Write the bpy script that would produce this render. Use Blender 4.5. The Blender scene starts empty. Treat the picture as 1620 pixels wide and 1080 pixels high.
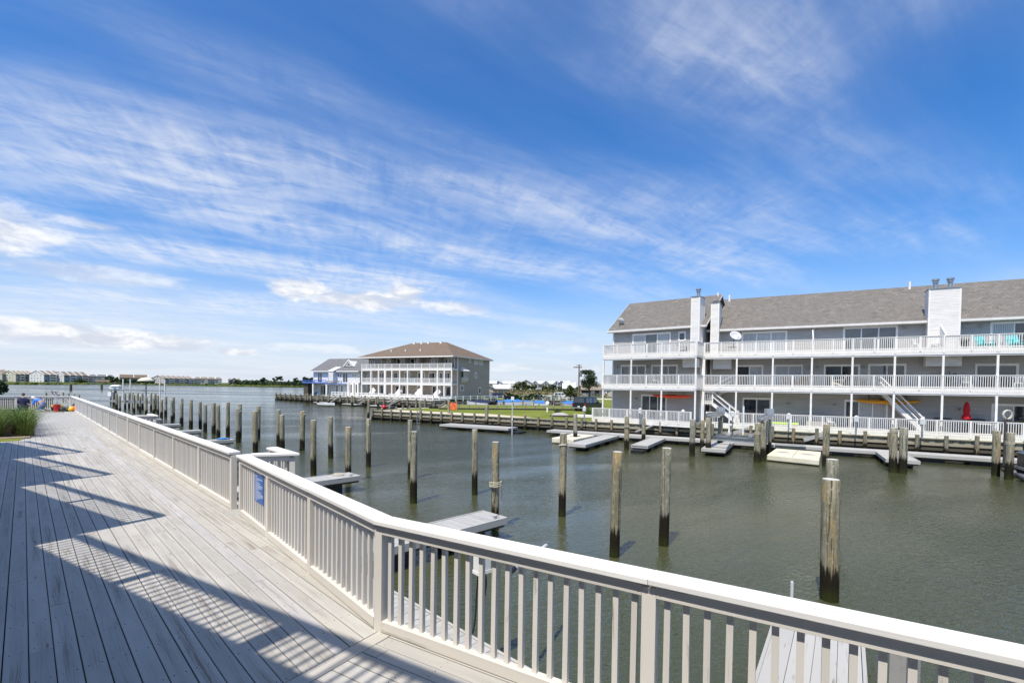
import bpy, bmesh, math, random
from math import sin, cos, radians, pi, sqrt, atan2, hypot
from mathutils import Vector, Matrix
R_ = random.Random(7)
S = bpy.context.scene
COL = S.collection

# ------------------------------------------------------------------ camera
cam_d = bpy.data.cameras.new("camera"); cam = bpy.data.objects.new("camera", cam_d); COL.objects.link(cam)
S.camera = cam
ROLL, PITCH = 0.014, 0.021
r0 = Vector((1, 0, 0)); u0 = Vector((0, sin(PITCH), cos(PITCH))); fw = Vector((0, cos(PITCH), -sin(PITCH)))
rr = cos(ROLL) * r0 + sin(ROLL) * u0; uu = -sin(ROLL) * r0 + cos(ROLL) * u0
M4 = Matrix((rr, uu, -fw)).transposed().to_4x4(); M4.translation = (0, 0, 4.2)
cam.matrix_world = M4
cam_d.sensor_width = 36; cam_d.lens = 36 * 760 / 1620.0
cam_d.shift_y = 86.8 / 1620.0
cam_d.clip_start = 0.05; cam_d.clip_end = 9000

# ------------------------------------------------------------------ light: clear early summer noon, high sun behind the camera
SUN_AZ, SUN_EL = radians(210), radians(62)
sl = bpy.data.lights.new("sun", 'SUN'); so = bpy.data.objects.new("sun", sl); COL.objects.link(so)
sl.energy = 3.55; sl.angle = radians(0.55); sl.color = (1.0, 0.93, 0.82)
sdir = Vector((-sin(SUN_AZ) * cos(SUN_EL), -cos(SUN_AZ) * cos(SUN_EL), -sin(SUN_EL)))
so.rotation_euler = sdir.to_track_quat('-Z', 'Y').to_euler()
so.location = (0, -20, 40)
S.view_settings.view_transform = 'Standard'; S.view_settings.look = 'None'
S.view_settings.exposure = 0.60; S.view_settings.gamma = 1; S.view_settings.use_curve_mapping = False

# ------------------------------------------------------------------ node helper
class NT:
    def __init__(s, tree): s.t = tree; s.n = tree.nodes; s.l = tree.links
    def node(s, typ, **kw):
        n = s.n.new(typ)
        for k, v in kw.items():
            if k == 'ins':
                for a, b in v.items(): s.set(n, a, b)
            else: setattr(n, k, v)
        return n
    def set(s, n, a, b):
        sock = n.inputs[a]
        if hasattr(b, 'is_output') or isinstance(b, bpy.types.NodeSocket): s.l.new(b, sock)
        else: sock.default_value = b
    def math(s, op, a, b=None, c=None, clamp=False):
        n = s.n.new('ShaderNodeMath'); n.operation = op; n.use_clamp = clamp
        s.set(n, 0, a)
        if b is not None: s.set(n, 1, b)
        if c is not None: s.set(n, 2, c)
        return n.outputs[0]
    def vmath(s, op, a, b=None):
        n = s.n.new('ShaderNodeVectorMath'); n.operation = op
        s.set(n, 0, a)
        if b is not None:
            if op == 'SCALE': s.set(n, 3, b)
            else: s.set(n, 1, b)
        return n.outputs['Value'] if op in ('DOT_PRODUCT', 'LENGTH') else n.outputs[0]
    def comb(s, x, y, z):
        n = s.n.new('ShaderNodeCombineXYZ'); s.set(n, 0, x); s.set(n, 1, y); s.set(n, 2, z); return n.outputs[0]
    def sep(s, v):
        n = s.n.new('ShaderNodeSeparateXYZ'); s.set(n, 0, v); return n.outputs
    def noise(s, vec, scale=1, detail=4, rough=.5, dist=0, out=0):
        n = s.n.new('ShaderNodeTexNoise')
        if vec is not None: s.set(n, 'Vector', vec)
        s.set(n, 'Scale', scale); s.set(n, 'Detail', detail); s.set(n, 'Roughness', rough); s.set(n, 'Distortion', dist)
        return n.outputs[out]
    def ramp(s, fac, stops, interp='LINEAR'):
        n = s.n.new('ShaderNodeValToRGB'); s.set(n, 0, fac); e = n.color_ramp.elements; n.color_ramp.interpolation = interp
        def c4(c): return (c, c, c, 1) if isinstance(c, (int, float)) else tuple(c) + (1,) * (4 - len(c))
        e[0].position, e[0].color = stops[0][0], c4(stops[0][1])
        e[1].position, e[1].color = stops[1][0], c4(stops[1][1])
        for p, c in stops[2:]:
            k = e.new(p); k.color = c4(c)
        return n.outputs[0]
    def mix(s, fac, a, b, blend='MIX'):
        n = s.n.new('ShaderNodeMix'); n.data_type = 'RGBA'; n.blend_type = blend
        def cc(c): return c if isinstance(c, bpy.types.NodeSocket) else (tuple(c) + (1,) * (4 - len(c)))
        s.set(n, 0, fac); s.set(n, 6, cc(a)); s.set(n, 7, cc(b)); return n.outputs[2]
    def sstep(s, v, lo, hi):
        n = s.n.new('ShaderNodeMapRange'); n.interpolation_type = 'SMOOTHSTEP'; n.clamp = True
        s.set(n, 0, v); s.set(n, 1, lo); s.set(n, 2, hi); s.set(n, 3, 0.0); s.set(n, 4, 1.0); return n.outputs[0]

# ------------------------------------------------------------------ sky: Nishita with cirrus streaks and low cumulus
W = bpy.data.worlds.new("World"); S.world = W; W.use_nodes = True
t = NT(W.node_tree); t.n.clear()
outw = t.node('ShaderNodeOutputWorld'); bg = t.node('ShaderNodeBackground'); t.l.new(bg.outputs[0], outw.inputs[0])
sky = t.node('ShaderNodeTexSky', sky_type='NISHITA', sun_disc=False, sun_elevation=SUN_EL, sun_rotation=SUN_AZ,
             altitude=0, air_density=1.0, dust_density=0.8, ozone_density=4.0)
D = t.vmath('NORMALIZE', t.node('ShaderNodeTexCoord').outputs['Generated'])
dx, dy, dz = t.sep(D)
zc = t.math('MAXIMUM', dz, 0.0)
inv = t.math('DIVIDE', 1.0, t.math('ADD', zc, 0.10))
px = t.math('MULTIPLY', dx, inv); py = t.math('MULTIPLY', dy, inv)
sa, ca = sin(radians(57)), cos(radians(57))
xs = t.math('ADD', t.math('MULTIPLY', px, sa), t.math('MULTIPLY', py, ca))
ys = t.math('SUBTRACT', t.math('MULTIPLY', px, ca), t.math('MULTIPLY', py, sa))
# slow wandering of the streaks
warp = t.noise(t.comb(xs, ys, 3.1), .45, 2, .5)
ysw = t.math('ADD', ys, t.math('MULTIPLY', t.math('SUBTRACT', warp, .5), .55))
streak = t.noise(t.comb(t.math('MULTIPLY', xs, .30), t.math('MULTIPLY', ysw, 1.25), 0.7), 1.25, 6, .56, .15)
fine = t.noise(t.comb(t.math('MULTIPLY', xs, 1.7), t.math('MULTIPLY', ysw, 4.2), 5.0), 1.9, 8, .66, .35)
rip = t.noise(t.comb(t.math('ADD', t.math('MULTIPLY', px, 7.0), t.math('MULTIPLY', py, 2.0)), t.math('SUBTRACT', t.math('MULTIPLY', py, 1.6), t.math('MULTIPLY', px, .5)), 9.0), 2.3, 4, .55, .5)
broad = t.noise(t.comb(px, py, 1.9), .55, 3, .5, .2)
az = t.math('ARCTAN2', dx, dy)
el = t.math('ARCSINE', dz)
left = t.sstep(az, .15, -.70)             # heavier cirrus to the left
low = t.sstep(el, .50, .12)
rightup = t.math('MULTIPLY', t.sstep(az, .0, .75), t.sstep(el, .40, .62))
topl = t.math('MULTIPLY', t.sstep(az, -.05, -.6), t.sstep(el, .42, .60))
bias = t.math('ADD', t.math('MULTIPLY', left, .13), t.math('ADD', t.math('MULTIPLY', rightup, .13), t.math('SUBTRACT', t.math('MULTIPLY', low, .05), t.math('MULTIPLY', topl, .10))))
dens = t.math('ADD', t.math('MULTIPLY', streak, .70), t.math('MULTIPLY', broad, .36))
dens = t.math('ADD', dens, bias)
cir = t.sstep(dens, .545, .86)
tex = t.math('ADD', .30, t.math('ADD', t.math('MULTIPLY', t.sstep(fine, .34, .66), .62), t.math('MULTIPLY', t.math('SUBTRACT', rip, .5), .9)))
cir = t.math('MULTIPLY', cir, t.math('MAXIMUM', tex, .10))
veil = t.math('MULTIPLY', t.sstep(dens, .40, .74), .15)
cir = t.math('MULTIPLY', t.math('ADD', cir, veil), .72, clamp=True)
# low cumulus banks: (azimuth, elevation, half width, half height, strength)
cell = t.noise(t.comb(t.math('MULTIPLY', az, 9.0), t.math('MULTIPLY', el, 24.0), 2.0), 1.6, 8, .58, .25)
cum = None
def bank(a0, e0, ha, he, st, base=None):
    da = t.math('DIVIDE', t.math('SUBTRACT', az, a0), ha); de = t.math('DIVIDE', t.math('SUBTRACT', el, e0), he)
    r2 = t.math('ADD', t.math('POWER', t.math('ABSOLUTE', da), 2.4), t.math('MULTIPLY', de, de))
    m = t.math('SUBTRACT', 1.0, r2)
    v = t.math('ADD', t.math('MULTIPLY', m, .55), t.math('SUBTRACT', cell, .62))
    return t.math('MULTIPLY', t.sstep(v, .0, .42), st)
banks = [(-.42, .176, .07, .030, .95), (-.30, .165, .16, .026, .95), (-.22, .182, .05, .030, .95), (-.12, .160, .09, .020, .7),
         (-.88, .205, .16, .06, .85), (-.72, .165, .16, .022, .5),
         (-.72, .066, .22, .022, .95), (-.61, .060, .06, .014, .9), (-.52, .055, .05, .010, .8), (-.80, .080, .13, .012, .9),
         (-.30, .068, .30, .012, .35), (.12, .086, .25, .020, .30), (.05, .040, .40, .012, .35), (-.72, .238, .06, .010, .55)]
for b in banks:
    v = bank(*b); cum = v if cum is None else t.math('MAXIMUM', cum, v)
alt = t.sstep(cell, .42, .64)
ccol = t.mix(alt, (3.0, 3.2, 3.65), (4.7, 4.7, 4.75))
haze = t.math('MULTIPLY', t.sstep(el, .27, .0), .80)
hs = t.node('ShaderNodeHueSaturation'); t.set(hs, 'Saturation', 1.12); t.set(hs, 'Value', 1.0); t.set(hs, 'Color', sky.outputs[0])
base = t.mix(1.0, hs.outputs[0], (.27, .57, .80), 'MULTIPLY')
c = t.mix(haze, base, (3.6, 3.7, 4.15))
c = t.mix(cir, c, (3.9, 4.05, 4.35))
c = t.mix(cum, c, ccol)
t.l.new(c, bg.inputs[0]); bg.inputs[1].default_value = 0.15

# ------------------------------------------------------------------ materials
MATS = {}
def srgb(r, g, b):
    f = lambda c: (c / 255 / 12.92) if c / 255 <= .04045 else ((c / 255 + .055) / 1.055) ** 2.4
    return (f(r), f(g), f(b))
def newmat(name):
    m = bpy.data.materials.new(name); m.use_nodes = True; m.node_tree.nodes.clear()
    n = NT(m.node_tree); o = n.node('ShaderNodeOutputMaterial'); p = n.node('ShaderNodeBsdfPrincipled'); n.l.new(p.outputs[0], o.inputs[0])
    MATS[name] = m
    return m, n, p
def coords(n, rnd=True):
    tc = n.node('ShaderNodeTexCoord').outputs['Object']
    if not rnd: return tc
    r = n.node('ShaderNodeObjectInfo').outputs['Random']
    return n.vmath('ADD', tc, n.comb(n.math('MULTIPLY', r, 37.0), n.math('MULTIPLY', r, 61.0), n.math('MULTIPLY', r, 13.0)))
def bump(n, p, h, dist=.01, st=.5):
    b = n.node('ShaderNodeBump'); n.set(b, 'Strength', st); n.set(b, 'Distance', dist); n.set(b, 'Height', h); n.set(p, 'Normal', b.outputs[0])
def plain(name, col, rough=.6, metal=0, var=.12, vs=3.0, bmp=0, spec=.5, bscale=40, dirt=None):
    """painted or plastic surface with slight unevenness"""
    m, n, p = newmat(name); co = coords(n)
    v = n.noise(co, vs, 5, .6)
    lo = tuple(c * (1 - var) for c in col); hi = tuple(min(1, c * (1 + var * .6)) for c in col)
    c = n.mix(n.sstep(v, .3, .7), lo, hi)
    if dirt:
        d = n.noise(co, vs * 2.7, 6, .7); c = n.mix(n.math('MULTIPLY', n.sstep(d, .55, .75), dirt[1]), c, dirt[0])
    n.set(p, 'Base Color', c); n.set(p, 'Roughness', rough); n.set(p, 'Metallic', metal); n.set(p, 'Specular IOR Level', spec)
    if bmp: bump(n, p, n.noise(co, bscale, 4, .6), bmp, .6)
    return m

def wood_paint(name, base, worn, wornamt=.5, grain_axis=0, dark=(.16, .13, .10)):
    """painted timber: grain along the local X axis, paint worn through in places, checks and knots"""
    m, n, p = newmat(name); co = coords(n)
    x, y, z = n.sep(co)
    if grain_axis == 2: x, z = z, x
    g = n.noise(n.comb(n.math('MULTIPLY', x, 1.1), n.math('MULTIPLY', y, 34), n.math('MULTIPLY', z, 34)), 1.0, 6, .65, .8)
    w = n.noise(n.comb(n.math('MULTIPLY', x, 1.1), n.math('MULTIPLY', y, 6), n.math('MULTIPLY', z, 6)), 1.3, 5, .6, .4)
    fi = n.noise(n.comb(n.math('MULTIPLY', x, 6), n.math('MULTIPLY', y, 160), n.math('MULTIPLY', z, 160)), 1.0, 4, .6)
    big = n.noise(n.comb(n.math('MULTIPLY', x, .35), n.math('MULTIPLY', y, .6), z), 1.0, 3, .5)
    rnd = n.node('ShaderNodeObjectInfo').outputs['Random']
    tone = n.math('ADD', .92, n.math('MULTIPLY', rnd, .12))
    b1 = n.mix(n.sstep(big, .3, .7), tuple(c * .93 for c in base), base)
    b1 = n.mix(1.0, b1, n.comb(tone, tone, tone), 'MULTIPLY')
    wm = n.math('MULTIPLY', n.sstep(n.math('ADD', n.math('MULTIPLY', w, .6), n.math('MULTIPLY', g, .4)), .54, .68), wornamt)
    c = n.mix(wm, b1, worn)
    ck = n.math('MULTIPLY', n.sstep(g, .60, .68), n.sstep(w, .50, .60))
    c = n.mix(n.math('MULTIPLY', ck, .75 * min(1, wornamt + .3)), c, dark)
    vo = n.node('ShaderNodeTexVoronoi', feature='F1'); n.set(vo, 'Vector', n.comb(n.math('MULTIPLY', x, 1.1), n.math('MULTIPLY', y, 5), n.math('MULTIPLY', z, 5))); n.set(vo, 'Scale', 1.0)
    kn = n.math('MULTIPLY', n.sstep(vo.outputs['Distance'], .10, .05), .5 * wornamt)
    c = n.mix(kn, c, dark)
    n.set(p, 'Base Color', c); n.set(p, 'Roughness', .72); n.set(p, 'Specular IOR Level', .3)
    h = n.math('SUBTRACT', n.math('ADD', n.math('MULTIPLY', fi, .35), n.math('MULTIPLY', g, .5)), n.math('MULTIPLY', ck, 1.2))
    bump(n, p, h, .0022, .8)
    return m

def deck_paint(name, base, wear):
    """painted deck board (object origin at its centre, length along X): heart grain showing through along a wandering middle, nail stains, dirty edges"""
    m, n, p = newmat(name); tc = n.node('ShaderNodeTexCoord').outputs['Object']; x, y, z = n.sep(tc)
    r = n.node('ShaderNodeObjectInfo').outputs['Random']; o1 = n.math('MULTIPLY', r, 97.0); o2 = n.math('MULTIPLY', r, 41.0)
    xo = n.math('ADD', x, o1)
    me = n.math('MULTIPLY', n.math('SUBTRACT', n.noise(n.comb(n.math('MULTIPLY', xo, .9), o2, 0), 1.0, 2, .5), .5), .085)
    d = n.math('ABSOLUTE', n.math('SUBTRACT', y, me))
    zone = n.math('MULTIPLY', n.sstep(d, .052, .012), n.sstep(n.noise(n.comb(n.math('MULTIPLY', xo, .38), o2, 3), 1.0, 3, .6), .44, .60))
    wide = n.math('MULTIPLY', n.sstep(d, .07, .02), n.sstep(n.noise(n.comb(n.math('MULTIPLY', xo, .22), o2, 8), 1.0, 2, .5), .40, .62))
    yd = n.math('ADD', y, n.math('MULTIPLY', n.math('SUBTRACT', n.noise(n.comb(n.math('MULTIPLY', xo, 1.8), n.math('MULTIPLY', y, 9), o2), 1.0, 3, .6), .5), .05))
    ln = n.noise(n.comb(n.math('MULTIPLY', xo, 1.3), n.math('MULTIPLY', yd, 125), o2), 1.0, 5, .7, .5)
    lm = n.sstep(ln, .52, .62)
    bl_ = n.noise(n.comb(n.math('MULTIPLY', xo, 1.4), n.math('MULTIPLY', y, 5), o2), 1.0, 5, .65)
    tone = n.math('ADD', .90, n.math('MULTIPLY', n.node('ShaderNodeObjectInfo').outputs['Random'], .14))
    c = n.mix(n.sstep(bl_, .3, .7), tuple(k * .90 for k in base), tuple(k * 1.03 for k in base)); c = n.mix(1.0, c, n.comb(tone, tone, tone), 'MULTIPLY')
    c = n.mix(n.math('MULTIPLY', wide, .35 * wear), c, tuple(k * .78 for k in base))
    c = n.mix(n.math('MULTIPLY', zone, .42 * wear), c, (.33, .29, .24))
    c = n.mix(n.math('MULTIPLY', n.math('MULTIPLY', n.math('MAXIMUM', zone, n.math('MULTIPLY', wide, .5)), lm), .85 * wear), c, (.15, .12, .10))
    vo = n.node('ShaderNodeTexVoronoi', feature='F1'); n.set(vo, 'Vector', n.comb(n.math('MULTIPLY', xo, .9), n.math('MULTIPLY', y, 6), o2)); n.set(vo, 'Scale', 1.0)
    kn = n.sstep(n.math('ADD', vo.outputs['Distance'], n.math('MULTIPLY', bl_, .06)), .115, .05)
    c = n.mix(n.math('MULTIPLY', kn, .65), c, (.17, .13, .10))
    sp = n.sstep(n.noise(n.comb(n.math('MULTIPLY', xo, 30), n.math('MULTIPLY', y, 60), o2), 1.0, 2, .5), .73, .78)
    c = n.mix(n.math('MULTIPLY', sp, .5), c, (.2, .17, .14))
    ed = n.sstep(n.math('ABSOLUTE', y), .060, .071); c = n.mix(n.math('MULTIPLY', ed, .30), c, (.2, .19, .17))
    n.set(p, 'Base Color', c); n.set(p, 'Roughness', .7); n.set(p, 'Specular IOR Level', .3)
    bump(n, p, n.math('SUBTRACT', n.math('MULTIPLY', ln, .5), n.math('MULTIPLY', n.math('MULTIPLY', zone, lm), 1.4)), .0025, .8)
deck_paint('deck_paint', (.475, .455, .42), .9); deck_paint('deck_paint_pale', (.495, .475, .46), .4); deck_paint('deck_paint_warm', (.48, .455, .41), .85)
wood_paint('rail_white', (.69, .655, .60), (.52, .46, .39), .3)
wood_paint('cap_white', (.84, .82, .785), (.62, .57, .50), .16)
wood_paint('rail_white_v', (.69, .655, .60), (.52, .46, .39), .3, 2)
wood_paint('dock_gray', (.44, .43, .41), (.25, .23, .20), .7)
wood_paint('dock_white', (.46, .445, .415), (.34, .31, .27), .7)
wood_paint('joist', (.10, .085, .07), (.06, .05, .04), .7)
wood_paint('timber_dark', (.09, .078, .055), (.05, .045, .03), .7)
wood_paint('timber_tan', (.34, .30, .215), (.20, .155, .09), .8)
plain('white_trim', (.86, .825, .77), .55, var=.06, dirt=((.55, .52, .47), .15))
plain('white_trim2', (.79, .755, .71), .55, var=.08, dirt=((.5, .48, .44), .2))
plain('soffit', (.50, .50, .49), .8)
plain('black_metal', (.015, .015, .017), .35)
plain('black_rubber', (.012, .012, .013), .55)
plain('nail', (.10, .07, .055), .6)
plain('galv', (.42, .43, .44), .42, .75, var=.2)
plain('alu', (.62, .63, .64), .35, .85, var=.12)
plain('pvc', (.55, .56, .57), .4)
plain('white_plastic', (.82, .82, .80), .4, var=.05)
plain('sign_blue', (.025, .12, .42), .45, var=.05)
plain('sign_text', (.75, .78, .85), .5, var=.02)
plain('orange_kayak', (.85, .075, .012), .33, var=.08)
plain('yellow_kayak', (.85, .36, .01), .33, var=.08)
plain('lime', (.55, .85, .03), .45)
plain('red_cloth', (.62, .012, .02), .8, var=.2)
plain('teal', (.03, .55, .55), .5)
plain('blue_tarp', (.05, .20, .50), .5, var=.25)
plain('navy_cloth', (.012, .018, .06), .85)
plain('blue_shirt', (.07, .24, .72), .85, var=.15)
plain('denim', (.17, .25, .38), .9, var=.15)
plain('skin', (.52, .31, .22), .6)
plain('hair', (.05, .025, .015), .7)
plain('white_cloth', (.78, .77, .74), .85)
plain('red_plastic', (.50, .01, .015), .35)
plain('orange_plastic', (.80, .16, .05), .55, var=.3, vs=5)
plain('yellow_plastic', (.85, .55, .02), .45)
plain('cream_float', (.72, .66, .50), .6, var=.12, vs=1.2, dirt=((.33, .29, .2), .4))
plain('dish', (.60, .60, .59), .45)
plain('dark_gray', (.06, .062, .068), .5)
plain('wicker', (.20, .12, .06), .8)
plain('soil', (.035, .022, .014), .95, bmp=.02)
plain('curb_tan', (.50, .40, .28), .8)
plain('fiberglass', (.72, .72, .70), .25, var=.04)
plain('car_black', (.010, .012, .018), .22, var=.1)
plain('car_white', (.70, .71, .73), .25, var=.03)
plain('car_silver', (.42, .45, .48), .28, .3)
plain('tail_red', (.45, .01, .015), .3)
plain('rust', (.32, .12, .035), .9, var=.4, vs=8)
plain('rope', (.55, .50, .40), .9)
plain('blue_trim', (.10, .20, .58), .5)
plain('blue_door', (.035, .05, .20), .5)
plain('sand', (.58, .51, .36), .95, var=.12, vs=.5, bmp=.02, bscale=6)
plain('concrete', (.42, .40, .37), .9, var=.15, vs=1.0)
plain('asphalt', (.055, .055, .057), .95, vs=1.0)
plain('bark', (.10, .075, .055), .95, var=.35, vs=6, bmp=.02, bscale=12)
plain('pole_wood', (.20, .15, .11), .9, var=.25, vs=2)
def siding(name, col, pitch=.11, rough=.6):
    m, n, p = newmat(name); co = coords(n, False); x, y, z = n.sep(co)
    f = n.math('FRACT', n.math('DIVIDE', z, pitch))
    row = n.math('FLOOR', n.math('DIVIDE', z, pitch))
    v = n.noise(n.comb(n.math('MULTIPLY', x, .7), n.math('MULTIPLY', y, .7), n.math('MULTIPLY', row, 3.7)), 1.0, 3, .6)
    c = n.mix(n.sstep(v, .3, .7), tuple(k * .90 for k in col), tuple(min(1, k * 1.05) for k in col))
    gap = n.math('MULTIPLY', n.sstep(f, .88, .97), .5)
    c = n.mix(gap, c, tuple(k * .45 for k in col))
    n.set(p, 'Base Color', c); n.set(p, 'Roughness', rough); n.set(p, 'Specular IOR Level', .35)
    bump(n, p, n.math('MULTIPLY', f, -1.0), .012, .7)
siding('siding_gray', (.44, .415, .385)); siding('siding_light', (.77, .735, .69)); siding('siding_taupe', (.42, .35, .285))
siding('siding_cream', (.62, .58, .47)); siding('siding_white', (.74, .725, .70)); siding('siding_slate', (.26, .29, .34))
siding('siding_pink', (.60, .53, .49)); siding('siding_beige', (.50, .45, .37))
def shingle(name, a, b, sc=1.0):
    m, n, p = newmat(name); co = coords(n, False)
    br = n.node('ShaderNodeTexBrick'); br.offset = .5
    x, y, z = n.sep(co)
    n.set(br, 'Vector', n.comb(n.math('MULTIPLY', x, 1.0), n.math('MULTIPLY', z, 1.75), 0)); n.set(br, 'Scale', 1.0 * sc)
    n.set(br, 'Brick Width', .33); n.set(br, 'Row Height', .22); n.set(br, 'Mortar Size', .012); n.set(br, 'Bias', 0.0)
    n.set(br, 'Color1', a + (1,)); n.set(br, 'Color2', b + (1,)); n.set(br, 'Mortar', tuple(k * .4 for k in a) + (1,))
    v = n.noise(co, .8, 5, .65); v2 = n.noise(co, 9, 4, .7)
    c = n.mix(n.sstep(v, .3, .7), br.outputs[0], tuple((i + j) * .42 for i, j in zip(a, b)))
    c = n.mix(n.math('MULTIPLY', n.sstep(v2, .4, .7), .35), c, tuple(k * 1.35 for k in b))
    n.set(p, 'Base Color', c); n.set(p, 'Roughness', .95); n.set(p, 'Specular IOR Level', .2)
    bump(n, p, n.math('ADD', v2, n.math('MULTIPLY', br.outputs['Fac'], -.6)), .02, .6)
shingle('shingle_gray', (.130, .118, .105), (.235, .212, .186)); shingle('shingle_brown', (.155, .112, .082), (.225, .168, .125))
shingle('shingle_dark', (.14, .135, .14), (.21, .205, .21)); shingle('shingle_white', (.62, .62, .62), (.74, .74, .74))
shingle('shingle_tan', (.22, .18, .14), (.32, .27, .21))
def glass(name, tint, rough=.06):
    m, n, p = newmat(name); co = coords(n)
    v = n.noise(co, .7, 3, .5)
    n.set(p, 'Base Color', n.mix(n.sstep(v, .35, .65), tuple(k * .6 for k in tint), tint)); n.set(p, 'Roughness', rough); n.set(p, 'Specular IOR Level', .8)
    n.set(p, 'Coat Weight', .6); n.set(p, 'Coat Roughness', .02)
    bump(n, p, n.noise(co, .9, 2, .5), .01, .15)
glass('glass_dark', (.035, .038, .045)); glass('glass_mid', (.10, .11, .12)); glass('glass_pale', (.38, .40, .40), .2)
plain('curtain', (.52, .53, .52), .9, var=.1)
def clearglass():
    m, n, p = newmat('glass_clear')
    n.set(p, 'Base Color', (.5, .55, .58, 1)); n.set(p, 'Roughness', .03); n.set(p, 'Transmission Weight', 1.0); n.set(p, 'IOR', 1.3)
clearglass()
def water():
    m, n, p = newmat('water'); tc = n.node('ShaderNodeTexCoord').outputs['Object']
    x, y, z = n.sep(tc)
    a = radians(28); xr = n.math('ADD', n.math('MULTIPLY', x, cos(a)), n.math('MULTIPLY', y, sin(a))); yr = n.math('SUBTRACT', n.math('MULTIPLY', y, cos(a)), n.math('MULTIPLY', x, sin(a)))
    w1 = n.noise(n.comb(n.math('MULTIPLY', xr, 1.3), n.math('MULTIPLY', yr, 3.4), 0), 1.0, 3, .55, .6)
    w2 = n.noise(n.comb(n.math('MULTIPLY', xr, 4.5), n.math('MULTIPLY', yr, 9), 2), 1.0, 3, .55, .5)
    w2 = n.sstep(w2, .22, .80)
    w4 = n.noise(n.comb(n.math('MULTIPLY', xr, 9), n.math('MULTIPLY', yr, 15), 6), 1.0, 2, .5, .8)
    w3 = n.noise(n.comb(n.math('MULTIPLY', xr, .35), n.math('MULTIPLY', yr, .8), 4), 1.0, 2, .5, .3)
    calm = n.sstep(n.noise(n.comb(n.math('MULTIPLY', x, .012), n.math('MULTIPLY', y, .045), 7), 1.0, 4, .55), .40, .62)
    dist = n.vmath('LENGTH', tc)
    gust = n.sstep(n.noise(n.comb(n.math('MULTIPLY', xr, .05), n.math('MULTIPLY', yr, .13), 11), 1.0, 4, .6, .5), .36, .62)
    # beyond some 60 m only slicks and wind lanes remain readable
    bank_ = n.mix(calm, (.066, .068, .028), (.056, .064, .032))
    n.set(p, 'Base Color', bank_)
    h = n.math('ADD', n.math('MULTIPLY', w1, .45), n.math('ADD', n.math('MULTIPLY', w2, .34), n.math('ADD', n.math('MULTIPLY', w4, .30), n.math('MULTIPLY', w3, .9))))
    far = n.sstep(dist, 25, 220)
    n.set(p, 'Roughness', n.math('ADD', .035, n.math('MULTIPLY', far, n.math('ADD', .06, n.math('MULTIPLY', calm, .22)))))
    n.set(p, 'IOR', 1.55); n.set(p, 'Specular IOR Level', .5)
    b = n.node('ShaderNodeBump'); n.set(b, 'Distance', .075); n.set(b, 'Height', h)
    n.set(b, 'Strength', n.math('MULTIPLY', n.math('SUBTRACT', 1.0, n.math('MULTIPLY', far, .86)), n.math('ADD', .16, n.math('ADD', n.math('MULTIPLY', calm, .30), n.math('MULTIPLY', gust, .62)))))
    n.set(p, 'Normal', b.outputs[0])
water()
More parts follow.
